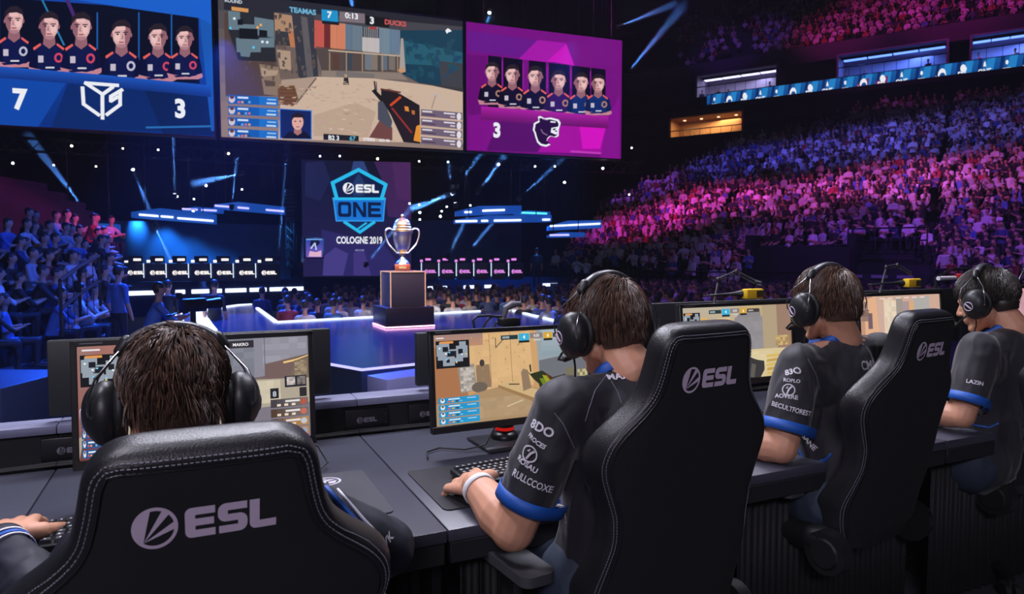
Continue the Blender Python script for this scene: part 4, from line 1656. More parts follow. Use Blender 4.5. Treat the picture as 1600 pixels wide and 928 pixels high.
    for an in feet:
        mb = MB()
        mb.capsule(an - fw * .03 - V((0, 0, .055)), an + fw * .16 - V((0, 0, .065)), .048, .038, flat=((0, 0, 1), .8))
        mb.capsule(an - V((0, 0, .02)), an - V((0, 0, .05)), .045, .048)
        sm_ = remesh(mb, .008, 4)
        for v in sm_.vertices:
            v.co.z = max(.004, v.co.z)
        mesh_obj('shoe', sm_, SHOE, body)
    build_hair(T, hairm or HAIR, body, seed, **hair_kw)
    return pl


def nails(body, bvh):
    pass


def RV(v):
    return v


# --- player with the white wristband
wL = V((-.100, 1.835, .775))
P2 = player('p2', 'person in charcoal jersey with white wristband and left hand on the keyboard', (.253, 1.80, 1.206), radians(33), radians(10), 0, RN(.985, 1.50, .57), PSI,
            (.130, 1.66, 1.035), (.475, 1.81, 1.045), (.002, 1.665, .722), (.545, 1.86, .75), wL, RN(1.22, 1.78, .752), (-.36, .90, -.20), (-.35, .93, -.05),
            seed=11, vox=.004, hair_kw=dict(length=.062, messy=.32, n=5200), curlL=(30, 40, 30), hs=1.34, arm_r=1.18, spreadL=11, pinky=.40, upL=(-.15, -.55, 1))
mb = MB()
d = _norm(wL - V((.002, 1.665, .722)))
bvb = bvh_of(P2.body.data)
a_, b_ = frame_of(d)
rows = []
for off, e in ((-.030, .002), (-.028, .005), (-.012, .0055), (-.008, .002)):
    row = []
    for k in range(36):
        dd = a_ * cos(2 * pi * k / 36) + b_ * sin(2 * pi * k / 36)
        c0 = wL + d * off
        h = bvb.ray_cast(c0 + dd * .08, -dd, .08)
        row.append((h[0] if h[0] is not None else c0 + dd * .035) + dd * e)
    rows.append(row)
vs = sum(rows, [])
mb.add(vs, [(i * 36 + k, i * 36 + (k + 1) % 36, (i + 1) * 36 + (k + 1) % 36, (i + 1) * 36 + k) for i in range(3) for k in range(36)])
setp(mb.build('wristband', WRIST, P2.body, angle=80), 'white towelling wristband')
headset(P2.T, 'black headset with wire arms on the player with the white wristband', tilt=10, cable_to=P2.T.translation + V((-.09, .02, -.36)))
b, j = P2.bv, P2.j
decal(b, text_polys('MAX', .03), 968, 593, .019, 14, 'name_print', PRINT, j)
decal(b, text_polys('8DO', .03), 843, 675, .021, -25, 'sleeve_print', PRINT, j)
decal(b, text_polys('FROCES', .03), 836, 692, .010, -28, 'sleeve_print', PRINT, j)
decal(b, ring_polys(), 828, 709, .042, -20, 'sleeve_emblem', PRINT, j)
decal(b, text_polys('ROSAU', .03), 822, 729, .013, -26, 'sleeve_print', PRINT, j)
decal(b, text_polys('RULLCCOXE', .02), 828, 758, .017, -22, 'hem_print', PRINT, j, sx=.72)
decal(b, text_polys('SJ', .04), 876, 792, .022, -55, 'side_print', PRINT, j)
decal(b, text_polys('ROMO', .03), 882, 803, .011, -50, 'side_print', PRINT, j)
seam(b, [(948, 585), (930, 610), (920, 640), (914, 660)], .0012, 'yoke_seam', SEAM, j)
seam(b, [(955, 595), (965, 612), (972, 632)], .0012, 'yoke_seam', SEAM, j)
seam(b, [(866, 645), (880, 662), (893, 690), (898, 702)], .0014, 'armhole_seam', SEAM, j)
seam(b, [(866, 790), (860, 812), (862, 830), (872, 852), (882, 870)], .0042, 'blue_piping', BLUE, j)

# --- third player
P3 = player('p3', 'person in charcoal jersey sitting between two high-backed chairs with bare forearm', (1.109, 2.40, 1.222), radians(24), radians(8), 0, RN(2.04, 1.66, .57), radians(28),
            (.968, 2.29, 1.035), (1.35, 2.50, 1.05), (.895, 2.24, .765), (1.42, 2.52, .78), RN(1.70, 1.79, .765), RN(2.15, 1.80, .75), (-.42, .90, -.06), (-.42, .9, -.05),
            seed=23, hair_kw=dict(length=.066, messy=.30, n=4200), arm_r=1.15)
headset(P3.T, 'black headset with wire arms on the third player', tilt=10, cable_to=P3.T.translation + V((-.06, .0, -.25)))
b, j = P3.bv, P3.j
decal(b, text_polys('NANAMAR', .03), 1326, 533, .016, -6, 'name_print', PRINT, j)
decal(b, text_polys('CMP', .02), 1358, 577, .030, 6, 'back_print', PRINT, j)
decal(b, text_polys('83O', .03), 1239, 584, .019, -6, 'sleeve_print', PRINT, j)
decal(b, text_polys('ROPLO', .03), 1237, 597, .011, -8, 'sleeve_print', PRINT, j)
decal(b, ring_polys(), 1232, 609, .040, -10, 'sleeve_emblem', PRINT, j)
decal(b, text_polys('AOVERE', .03), 1228, 622, .013, -10, 'sleeve_print', PRINT, j)
decal(b, text_polys('BECULTFOREST', .02), 1237, 643, .015, -14, 'hem_print', PRINT, j, sx=.8)
decal(b, text_polys('SANE', .03), 1262, 693, .018, -35, 'side_print', PRINT, j)
seam(b, [(1247, 700), (1255, 716), (1272, 724), (1290, 718), (1300, 708)], .005, 'blue_piping', BLUE, j)
seam(b, [(1244, 712), (1252, 728), (1266, 736), (1280, 738)], .005, 'blue_piping', BLUE, j)
seam(b, [(1262, 560), (1275, 585), (1282, 610)], .0014, 'armhole_seam', SEAM, j)
seam(b, [(1300, 530), (1308, 542), (1325, 546)], .0012, 'yoke_seam', SEAM, j)

# --- fourth player
P4 = player('p4', 'person in charcoal jersey at the frame edge with face turned toward the monitor', (1.955, 2.80, 1.214), radians(34), radians(16), 0, RN(2.94, 1.70, .57), radians(25),
            (1.83, 2.66, 1.035), (2.19, 2.82, 1.045), (1.745, 2.62, .78), (2.26, 2.90, .78), RN(2.68, 1.80, .765), RN(3.1, 1.80, .75), (-.42, .90, -.06), (-.42, .9, -.05),
            seed=37, hairm=HAIR2, hair_kw=dict(length=.05, messy=.24, n=4200, puff=.010))
headset(P4.T, 'black headset with wire arms on the last player', tilt=8, cable_to=P4.T.translation + V((-.05, .0, -.22)))
b, j = P4.bv, P4.j
decal(b, text_polys('NAMIRI', .03), 1590, 508, .017, -4, 'name_print', PRINT, j)
decal(b, text_polys('LAZIN', .03), 1523, 600, .014, -14, 'hem_print', PRINT, j)
decal(b, text_polys('SANE', .03), 1522, 640, .018, -30, 'side_print', PRINT, j)
seam(b, [(1512, 650), (1522, 664), (1545, 668), (1562, 660)], .005, 'blue_piping', BLUE, j)

# --- player with messy hair, lowest in the row
P1 = player('p1', 'person in navy jacket with messy brown hair seen from behind above the big chair', (-.648, 1.30, 1.118), radians(27), radians(20), 0, RN(-.01, 1.24, .55), PSI,
            RN(-.165, 1.33, .875), RN(.185, 1.34, .90), (-.80, 1.20, .70), (-.264, 1.385, .795), (-1.150, 1.49, .765), RN(.19, 1.71, .765), (-.40, .91, -.05), (-.3, .95, -.08),
            sleeve='long', seed=5, hair_kw=dict(length=.060, messy=.62, n=6000, puff=.019, nape=-.10, napef=.8), jm=NAVY, nb=V((-.60, 1.225, .985)), hs=1.34, upL=(.1, -.4, 1))
headset(P1.T, 'black headset on the messy-haired player in front', tilt=14)
b, j = P1.bv, P1.j
seam(b, [(508, 762), (532, 788), (553, 812), (573, 835), (590, 852)], .007, 'sleeve_stripe', BLUE, j)
seam(b, [(516, 752), (545, 784), (570, 813), (594, 838)], .0035, 'sleeve_stripe', PRINT, j)
seam(b, [(524, 800), (546, 818), (564, 838), (580, 858)], .0035, 'sleeve_stripe', PRINT, j)
decal(b, text_polys('AVK', .03), 604, 852, .016, 20, 'sleeve_print', PRINT, j)
# ================================================================== arena: stage, screens, stands
import numpy as np
PS = radians(20)
AA, BBv = V((cos(PS), sin(PS), 0)), V((-sin(PS), cos(PS), 0))
PIT = -.9
DARK = mat('dark arena concrete', (.010, .011, .016), .8, noise_amt=.3, noise_scale=2)
STAGE = mat('glossy dark stage floor', (.03, .04, .085), .18, noise_amt=.15, noise_scale=3, bump=.03, bump_scale=8)
PLATF = mat('dark grey platform floor', srgb(66, 66, 74), .5, noise_amt=.15, noise_scale=10)
STEPM = mat('dark terrace concrete', (.022, .022, .03), .8, noise_amt=.3, noise_scale=3)
LEDW = emat('white blue led strip', (.62, .72, 1.0), 2.2)
LEDP = emat('violet led strip', (.40, .38, 1.0), 1.8)
TRUSS = mat('black truss tube', (.02, .02, .024), .45, metal=.5, noise_amt=.1)


def poly_slab(pts, z0, z1, name, m, parent=None):
    a = sum(pts[i].x * pts[(i + 1) % len(pts)].y - pts[(i + 1) % len(pts)].x * pts[i].y for i in range(len(pts)))
    if a < 0:
        pts = pts[::-1]
    n = len(pts)
    mb = MB()
    vs = [V((p.x, p.y, z1)) for p in pts] + [V((p.x, p.y, z0)) for p in pts]
    mb.add(vs, [tuple(range(n)), tuple(range(n, 2 * n))[::-1]] + [(k, k + n, (k + 1) % n + n, (k + 1) % n) for k in range(n)])
    return mb.build(name, m, parent, smooth=False)


# ---- shell of the hall
o = struct(MB().box((5, 40, PIT - .1), (170, 150, .2)).build('floor', DARK))
o = struct(MB().box((5, 40, 40), (170, 150, .4)).build('ceiling', DARK))
o = struct(MB().box((0, 0, 19), (150, .5, 42), M=Matrix.Translation(BBv * 84) @ rot2(PS)).build('wall_back', DARK))
o = struct(MB().box((0, 0, 19), (.5, 150, 42), M=Matrix.Translation((-42, 40, 0)) @ rot2(radians(8))).build('wall_left', DARK))
o = struct(MB().box((0, 0, 19), (.5, 150, 42), M=Matrix.Translation((86, 40, 0))).build('wall_right', DARK))

# ---- platform the players sit on
struct(poly_slab([V((-4.6, -3, 0)), V((9, -3, 0)), V((9, 6.6, 0)), RN(4, 3.1), RN(-2.2, 3.1), V((-4.6, 2.0, 0))], PIT, 0, 'floor_platform', PLATF))

# ---- main stage with the trophy, edged with light
S_ = [G(285, 521), G(280, 492), G(374, 477), G(400, 477), G(431, 504), G(750, 486.5), G(795, 484), G(874, 503.5), V((2.2, 12.2, 0)), V((1.7, 10.7, 0)), G(668, 569), G(565, 580), G(510, 570), V((-4.3, 9.6, 0))]
st = thing('trophy_stage', 'low glossy stage with lit edges carrying the trophy pedestal', 'stage', (0, 0, 0))
poly_slab(S_, PIT, 0, 'stage_deck', STAGE, st)


def led(a, b, w=.09, h=.05, m=LEDW, parent=None, name='led_strip', z=.0):
    a, b = V((a.x, a.y, z)), V((b.x, b.y, z))
    d = _norm(b - a)
    s = V((-d.y, d.x, 0)) * w / 2
    mb = MB()
    u = V((0, 0, h))
    mb.add([a - s, b - s, b + s, a + s, a - s + u, b - s + u, b + s + u, a + s + u], [(3, 2, 1, 0), (4, 5, 6, 7), (0, 1, 5, 4), (1, 2, 6, 5), (2, 3, 7, 6), (3, 0, 4, 7)])
    return mb.build(name, m, parent, smooth=False)


for p, q, w in (((279, 491), (284, 519), .16), ((310, 489), (321, 508), .26), ((321, 508), (328, 518), .26), ((285, 518), (316, 511), .16), ((297, 488), (374, 477), .10), ((374, 477), (393, 476), .09), ((402, 482), (431, 503.5), .08),
                ((433, 504), (600, 495), .07), ((672, 491), (750, 486.5), .07), ((796, 484.5), (872, 503), .08), ((667, 569), (566, 579.5), .02), ((565, 579.5), (511, 570), .02)):
    led(G(*p), G(*q), w, .03, LEDW if w > .03 else LEDP, st)
# lit step in front of the stage
p, q = G(604, 596, -.02), G(684, 584, -.02)
stp = thing('front_step', 'pale lilac lit step between the stage and the ledge', 'step', (p + q) / 2 + V((0, 0, -.45 - p.z * 0)), atan2((q - p).y, (q - p).x))
MB().rbox((0, .2, .30), ((q - p).length, .42, .34), .01, 2).build('step_box', mat('pale lilac board', srgb(150, 150, 205), .5, noise_amt=.04), stp)
MB().rbox((0, .2, -.2), ((q - p).length * .96, .38, .66), .01, 1).build('step_base', MATTE, stp)

# ---- trophy on its pedestal
TY = 13.75
c0 = P(630, 505, TY)
ped = thing('trophy_pedestal', 'black square pedestal with gold lit edges under the trophy', 'pedestal', (c0.x, c0.y, 0), radians(26))
wb = .98
MB().rbox((0, 0, .2), (wb, wb, .40), .01, 2).build('base_block', SATIN, ped)
ph = CAMZ - (424 - 400) * TY / F
MB().rbox((0, 0, (.4 + ph) / 2), (.70, .70, ph - .4), .006, 2).build('column_block', mat('charcoal lacquer', (.03, .03, .034), .4, noise_amt=.1), ped)
mb = MB()
e = .353
for sx in (-1, 1):
    for sy in (-1, 1):
        mb.box((sx * e, sy * e, (.4 + ph) / 2), (.018, .018, ph - .4))
for s in (-1, 1):
    mb.box((s * e, 0, ph), (.018, .724, .018))
    mb.box((0, s * e, ph), (.724, .018, .018))
mb.build('gold_edging', mat('pale gold trim', srgb(225, 185, 150), .35, metal=.4, noise_amt=.05, emit=srgb(230, 190, 150), estr=.35), ped)
mb = MB()
for s in (-1, 1):
    mb.box((s * (wb / 2 + .006), 0, .022), (.012, wb, .02))
    mb.box((0, s * (wb / 2 + .006), .022), (wb, .012, .02))
mb.build('glow_strip', emat('pink glow strip', (1.0, .42, .72), 5.0), ped)
k = TY / F
SILV = mat('polished silver', (.92, .89, .84), .30, metal=1.0, noise_amt=.03)
GOLD = mat('pale gold', (1.0, .74, .34), .36, metal=1.0, noise_amt=.03)
tr = thing('trophy', 'tall silver and gold trophy cup with two scroll handles', 'trophy', (c0.x, c0.y, ph + .01), radians(8))
H = lambda y: (423.5 - y) * k
MB().rbox((0, 0, H(418)), (.30, .30, .13), .012, 2).build('wooden_plinth', mat('red brown wood', srgb(130, 66, 40), .35, noise_amt=.25, noise_scale=12), tr)
MB().rbox((0, -.152, H(418)), (.14, .006, .05), .002, 1).build('plaque', GOLD, tr)
MB().lathe([(.14, H(413)), (.13, H(411)), (.115, H(409)), (.07, H(406)), (.05, H(402)), (.048, H(399)), (.075, H(398)), (.05, H(396)), (.06, H(394.5))], 32).build('foot', SILV, tr)
MB().lathe([(.06, H(395)), (.10, H(393)), (.135, H(388)), (.165, H(380)), (.18, H(372)), (.188, H(366)), (.21, H(363.5)), (.21, H(362)), (.17, H(361))], 40).build('bowl', SILV, tr)
MB().lathe([(.14, H(396)), (.115, H(394.3)), (.05, H(393))], 32).build('bowl_base_leaf', GOLD, tr)
MB().lathe([(.20, H(362.5)), (.205, H(360)), (.18, H(358)), (.19, H(356)), (.165, H(354)), (.17, H(351.5)), (.15, H(349.5)), (.15, H(347.5)), (.11, H(344)), (.05, H(341.5)), (.02, H(341)), (.026, H(339)), (.03, H(337.5)), (.02, H(336)), (.004, H(335))], 40).build('lid', GOLD, tr)
for s in (-1, 1):
    w = lambda x: (x - 630) * k
    pts = [(621, 395), (617, 391), (609, 382), (605, 372), (604, 364), (606, 359), (611, 357.5), (614.5, 360), (616, 365), (619, 366), (622, 363)]
    pp = [V((-w(a) * s * 1.0, 0, H(b))) for a, b in pts]
    # smooth the scroll
    out = []
    for i in range(len(pp) - 1):
        p0, p1, p2, p3 = pp[max(0, i - 1)], pp[i], pp[i + 1], pp[min(len(pp) - 1, i + 2)]
        for j in range(5):
            t_ = j / 5
            out.append(.5 * ((2 * p1) + (p2 - p0) * t_ + (2 * p0 - 5 * p1 + 4 * p2 - p3) * t_ ** 2 + (3 * p1 - p0 - 3 * p2 + p3) * t_ ** 3))
    MB().tube(out + [pp[-1]], .017, 8).build('handle', SILV, tr)
tr.scale = (1, 1, 1)

# ---- hanging picture walls
BIGM = screen_mat('lit big screen', .95)
CAB = mat('black screen cabinet', (.008, .009, .012), .6, noise_amt=.2)
O_ = V((-1.757, 25, 0))
ZB, ZT = CAMZ + 163 * 25 / F, CAMZ + 358 * 25 / F


class Wall:
    """a flat picture wall; uv() reads where a photo position falls on it"""

    def __init__(self, o, a, W, z0, z1, eps=.00015):
        self.o, self.a, self.W, self.z0, self.H = V(o), V(a), W, z0, z1 - z0
        self.n = V((self.a.y, -self.a.x, 0))
        self.cv = Canvas(W, self.H, eps)

    def uv(self, px, py):
        d = ray(px, py)
        t = (self.o - CAM).dot(self.n) / d.dot(self.n)
        p = CAM + d * t
        return (p - self.o).dot(self.a) / self.W, (p.z - self.z0) / self.H

    def poly(self, pts, c):
        cl = lambda q: (min(1, max(0, q[0])), min(1, max(0, q[1])))
        self.cv.poly([cl(self.uv(*p)) for p in pts], c)

    def line(self, pts, w, c):
        self.cv.line([self.uv(*p) for p in pts], w / self.H, c)

    def ell(self, px, py, rx, ry, c, n=14):
        self.poly([(px + rx * cos(2 * pi * i / n), py + ry * sin(2 * pi * i / n)) for i in range(n)], c)

    def text(self, s, px, py, h, c, bold=.03, sx=1.0, centre=True):
        u, v = self.uv(px, py)
        self.cv.text(s, u, v, h / self.H, c, bold, centre, sx)

    def thing(self, name, label, cat, group=None, depth=.28, rig=True):
        o = V((self.o.x, self.o.y, self.z0))
        t = thing(name, label, cat, o, atan2(self.a.y, self.a.x), group)
        b = .05
        MB().rbox((self.W / 2, depth / 2 + .03, self.H / 2), (self.W + 2 * b, depth, self.H + 2 * b), .02, 1).build('cabinet', CAB, t)
        mb = MB()
        for x in (-b / 2, self.W + b / 2):
            mb.box((x, .0, self.H / 2), (b, .08, self.H + 2 * b))
        for z in (-b / 2, self.H + b / 2):
            mb.box((self.W / 2, .0, z), (self.W, .08, b))
        mb.build('frame', CAB, t, smooth=False)
        self.cv.build('display', BIGM, t)
        if rig:
            for k in range(4):
                x = self.W * (.12 + .76 * k / 3)
                MB().cyl((x, .2, self.H), (x, .2, 39.7 - self.z0), .02, n=6).build('suspension_cable', TRUSS, t)
        return t


def portrait(w, px, py, s, suit, accent, side=-1, tilt=0.0, fade=None):
    """head and shoulders of a player; px,py = middle of the face, s = head height"""
    skin, sh, hr = C_(224, 176, 176), C_(150, 100, 112), C_(40, 30, 40)
    f = lambda pts: [(px + x * s, py + (y if y < 1.4 else 1.4 + (y - 1.4) * .62) * s + tilt * x * s) for x, y in pts]
    w.poly(f([(-.66, .86), (-.30, .60), (.30, .60), (.66, .86), (.78, 1.5), (.72, 1.95), (-.72, 1.95), (-.78, 1.5)]), suit)
    w.poly(f([(-.2, .3), (.2, .3), (.24, .66), (0, .84), (-.24, .66)]), sh)
    w.poly(f([(-.36, -.12), (-.30, -.42), (0, -.5), (.30, -.42), (.36, -.12), (.31, .2), (.18, .42), (0, .5), (-.18, .42), (-.31, .2)]), skin)
    w.poly(f([(side * .36, -.12), (side * .30, -.40), (side * .1, -.44), (side * .14, .46), (side * .2, .42), (side * .31, .2)]), sh)
    w.poly(f([(-side * .05, -.05), (-side * .26, -.02), (-side * .26, .16), (-side * .12, .28), (-side * .04, .1)]), C_(238, 196, 194))
    w.poly(f([(-.18, -.32), (.14, -.34), (.16, -.2), (-.2, -.18)]), C_(236, 192, 190))
    w.poly(f([(-.2, .34), (.2, .34), (.14, .46), (0, .5), (-.14, .46)]), C_(176, 128, 136))
    w.poly(f([(-.38, -.10), (-.36, -.38), (-.16, -.56), (.12, -.6), (.34, -.42), (.38, -.1), (.31, -.26), (.1, -.34), (-.2, -.32)]), hr)
    for x in (-.15, .15):
        w.poly(f([(x - .10, -.12), (x + .10, -.13), (x + .10, -.09), (x - .10, -.08)]), hr)
        w.ell(px + x * s, py - .03 * s, .055 * s, .03 * s, hr, 8)
        w.ell(px + x * 2.45 * s, py + .0 * s, .04 * s, .09 * s, sh, 8)
    w.poly(f([(side * .02, -.04), (side * .06, -.02), (side * .09, .15), (-side * .05, .16), (0, .12)]), C_(182, 130, 136))
    w.poly(f([(-.66, .86), (-.5, .74), (-.42, 1.9), (-.72, 1.95), (-.78, 1.5)]), tuple(q * .55 for q in suit))
    w.poly(f([(.66, .86), (.5, .74), (.46, 1.9), (.72, 1.95), (.78, 1.5)]), tuple(q * .55 for q in suit))
    w.poly(f([(-.12, .25), (.12, .25), (.08, .30), (-.08, .30)]), C_(160, 80, 86))
    w.poly(f([(-.62, .80), (-.34, .62), (-.30, .70), (-.58, .90)]), C_(226, 96, 90))
    w.poly(f([(.30, .62), (.58, .82), (.54, .90), (.28, .70)]), C_(226, 96, 90))
    w.ell(px + .36 * s, py + 1.18 * s, .17 * s, .19 * s, accent, 14)
    w.ell(px + .36 * s, py + 1.18 * s, .09 * s, .11 * s, suit, 10)
    w.poly(f([(-.42, 1.10), (-.22, 1.10), (-.22, 1.36), (-.42, 1.36)]), C_(200, 190, 205))
    w.poly(f([(-.14, 1.60), (.2, 1.60), (.2, 1.70), (-.14, 1.70)]), C_(214, 214, 226))
    w.poly(f([(-.80, 1.60), (-.5, 1.72), (.2, 1.90), (.76, 1.62), (.8, 1.9), (.6, 2.05), (-.7, 2.05)]), C_(196, 132, 146))
    w.poly(f([(-.5, 1.78), (.5, 1.72), (.5, 1.80), (-.4, 1.92)]), suit)


# left wall
tl = -14.7
L0 = Wall(O_ + AA * tl, AA, 6.42, ZB, ZT)
w = L0
w.cv.grad(0, 0, 1, 1, C_(10, 48, 128), C_(20, 74, 176), 12)
w.poly([(0, 110), (110, 118), (60, 205), (0, 202)], C_(16, 72, 170))
w.poly([(110, 118), (330, 134), (345, 210), (80, 205)], C_(10, 42, 108))
w.poly([(220, 128), (330, 140), (338, 212), (255, 210)], C_(8, 34, 88))
w.poly([(120, 0), (345, 0), (345, 40), (310, 28), (210, 14)], C_(26, 96, 205))
w.poly([(312, 30), (345, 40), (345, 205), (330, 205)], C_(24, 88, 180))
w.poly([(0, -4), (165, 8), (310, 28), (312, 131), (160, 118), (0, 106)], C_(8, 12, 34))
for x in (152, 217, 268):
    w.line([(x, 20), (x, 110)], .04, C_(30, 90, 170))
w.line([(66, 0), (100, 70)], .05, C_(40, 120, 170))
w.line([(105, 0), (118, 30)], .10, C_(70, 40, 110))
for k, (x, y, s) in enumerate(((22, 33, 40), (77, 42, 41), (127, 43, 41), (190, 55, 41), (247, 59, 38), (289, 61, 35))):
    portrait(w, x, y, s, C_(14, 22, 74), C_(206, 70, 100) if k % 3 else C_(190, 190, 210), side=-1 if k < 3 else 1)
w.cv.k += 1
for k in range(6):
    w.poly([(0, 104 + 3 * k), (160, 117 + 3 * k), (330, 134 + 3 * k), (330, 137 + 3 * k), (160, 120 + 3 * k), (0, 107 + 3 * k)], C_(28 - 2 * k, 84 - 6 * k, 186 - 10 * k))
WHT = C_(240, 243, 250)
cw = lambda x, y: (x / 4, y / 4)
for pts in ([(535, 520), (738, 535)], [(535, 520), (641, 590)], [(706, 545), (641, 592)], [(641, 588), (642, 742)], [(517, 548), (524, 652), (620, 720)], [(764, 562), (694, 604), (694, 634)], [(752, 572), (752, 655), (668, 718)], [(694, 632), (738, 606)]):
    w.line([cw(*p) for p in pts], .10, WHT)
w.text('7', 33, 170, .56, WHT, .045, .85)
w.text('3', 282, 183, .54, WHT, .045, .85)
w.poly([(228, 198), (330, 196), (330, 199), (228, 201)], C_(40, 110, 180))
w.thing('led_screen', 'wide blue hanging screen with six player portraits and scores 7 and 3', 'screen', 'hanging screens')

# centre wall
w = M0 = Wall(O_ + AA * -8.08, AA, 8.06, ZB, ZT)
c4 = lambda *p: [(330 + x / 4, y / 4) for x, y in p]
w.cv.grad(0, 0, 1, 1, C_(150, 128, 118), C_(60, 62, 72), 8)
w.poly(c4((80, 0), (80, 60), (700, 90), (1600, 170), (1600, -160), (80, -160)), C_(40, 40, 50))
w.poly(c4((1180, 190), (1590, 190), (1590, 560), (1300, 520), (1190, 460)), C_(26, 62, 84))
w.poly(c4((1190, 250), (1590, 330), (1590, 420), (1210, 400)), C_(40, 92, 112))
w.poly(c4((1420, 380), (1590, 400), (1590, 560), (1440, 540)), C_(64, 66, 74))
w.poly(c4((80, 80), (400, 80), (420, 600), (90, 600)), C_(84, 66, 60))
w.poly(c4((395, 80), (520, 100), (545, 300), (400, 280)), C_(176, 138, 110))
w.poly(c4((400, 190), (480, 200), (495, 290), (400, 280)), C_(56, 56, 62))
w.poly(c4((480, 190), (545, 200), (545, 300), (495, 290)), C_(190, 120, 80))
w.poly(c4((395, 290), (550, 300), (575, 500), (430, 490)), C_(112, 96, 90))
w.poly(c4((410, 310), (495, 320), (500, 440), (430, 430)), C_(176, 150, 128))
w.poly(c4((500, 60), (640, 60), (670, 480), (590, 505), (545, 480)), C_(54, 56, 66))
w.poly(c4((560, 100), (600, 110), (640, 490), (600, 500)), C_(96, 92, 96))
cols = [(205, 92, 82), (110, 44, 44), (214, 132, 100), (104, 122, 140), (112, 126, 140), (196, 190, 190), (120, 138, 156), (108, 128, 150)]
xs = [645, 705, 745, 838, 890, 945, 1050, 1110, 1180]
for k in range(8):
    w.poly(c4((xs[k], 125 + k * 8), (xs[k + 1], 133 + k * 8), (xs[k + 1], 325 + k * 4), (xs[k], 300 + k * 5)), C_(*cols[k]))
w.poly(c4((945, 160), (1050, 175), (1050, 240), (945, 232)), C_(60, 74, 84))
w.poly(c4((650, 290), (1180, 345), (1180, 450), (690, 440)), C_(84, 72, 70))
for k, x in enumerate((760, 840, 960, 1000, 1060, 1110)):
    w.poly(c4((x, 335), (x + 40, 338), (x + 40, 440), (x, 435)), C_(*[(90, 62, 54), (60, 70, 82), (110, 120, 130), (130, 118, 108), (98, 110, 124), (120, 112, 108)][k]))
w.line(c4((735, 315), (1180, 350)), .05, C_(190, 170, 150))
for x in (740, 845, 945, 1070, 1165):
    w.line(c4((x, 330), (x, 445)), .035, C_(170, 140, 112))
w.poly(c4((1185, 240), (1200, 240), (1215, 450), (1175, 450)), C_(170, 160, 156))
w.ell(*c4((1190, 440))[0], 5, 4, C_(200, 150, 110))
w.poly(c4((690, 440), (1180, 455), (1230, 500), (690, 480)), C_(140, 126, 116))
w.poly(c4((780, 440), (1020, 462), (1020, 492), (780, 480)), C_(120, 112, 110))
w.poly(c4((440, 500), (660, 480), (1010, 490), (1590, 560), (1590, 900), (420, 870)), C_(206, 180, 160))
w.poly(c4((520, 660), (660, 488), (650, 480), (440, 500), (430, 560)), C_(176, 152, 136))
w.line(c4((530, 650), (655, 490)), .04, C_(90, 80, 76))
w.poly(c4((640, 720), (900, 640), (1030, 700), (980, 860), (640, 850)), C_(190, 164, 144))
rr = random.Random(8)
for k in range(60):
    x, y = rr.uniform(560, 1250), rr.uniform(520, 840)
    w.poly(c4((x, y), (x + rr.uniform(15, 60), y + rr.uniform(-4, 8)), (x + rr.uniform(10, 50), y + rr.uniform(6, 14))), rr.choice((C_(216, 192, 172), C_(186, 158, 140), C_(170, 142, 126))))
w.poly(c4((300, 400), (420, 420), (440, 540), (420, 600), (330, 590)), C_(140, 118, 100))
w.poly(c4((310, 420), (360, 440), (420, 440), (410, 470), (320, 480)), C_(176, 152, 132))
w.poly(c4((330, 500), (400, 510), (400, 540), (340, 540)), C_(90, 74, 64))
w.poly(c4((415, 560), (440, 535), (520, 535), (545, 620), (510, 665), (420, 650)), C_(112, 76, 54))
for k in range(4):
    w.line(c4((430, 560 + 24 * k), (530, 560 + 24 * k)), .02, C_(84, 54, 40))
w.poly(c4((830, 470), (852, 465), (862, 530), (825, 530)), C_(44, 42, 48))
w.ell(*c4((841, 475))[0], 3, 3, C_(170, 150, 130))
rr = random.Random(18)
for k in range(8):
    n = max(2, (xs[k + 1] - xs[k]) // 12)
    for j in range(1, n):
        x = xs[k] + (xs[k + 1] - xs[k]) * j / n
        w.line(c4((x, 130 + k * 8), (x, 302 + k * 5)), .018, tuple(q * rr.uniform(.6, .95) for q in C_(*cols[k])))
for k in range(150):
    x, y = rr.uniform(400, 1230), rr.uniform(500, 860)
    if y < 500 + abs(x - 800) * .08:
        continue
    w.poly(c4((x, y), (x + rr.uniform(8, 40), y + rr.uniform(-3, 5)), (x + rr.uniform(5, 34), y + rr.uniform(4, 9)), (x - 4, y + 5)), tuple(q * rr.uniform(.8, 1.1) for q in C_(198, 172, 152)))
for k in range(90):
    x, y = rr.uniform(90, 640), rr.uniform(90, 480)
    g = rr.uniform(.75, 1.15)
    w.poly(c4((x, y), (x + rr.uniform(4, 22), y + 2), (x + rr.uniform(4, 20), y + rr.uniform(10, 44)), (x, y + rr.uniform(8, 40))), tuple(q * g for q in C_(92, 80, 76)))
for k in range(40):
    x, y = rr.uniform(1210, 1530), rr.uniform(240, 470)
    w.poly(c4((x, y), (x + rr.uniform(10, 50), y + 4), (x + rr.uniform(10, 40), y + rr.uniform(10, 60)), (x, y + 30)), tuple(q * rr.uniform(.85, 1.15) for q in C_(32, 74, 96)))
w.poly(c4((1300, 520), (1590, 555), (1590, 580), (1200, 500)), C_(60, 58, 62))
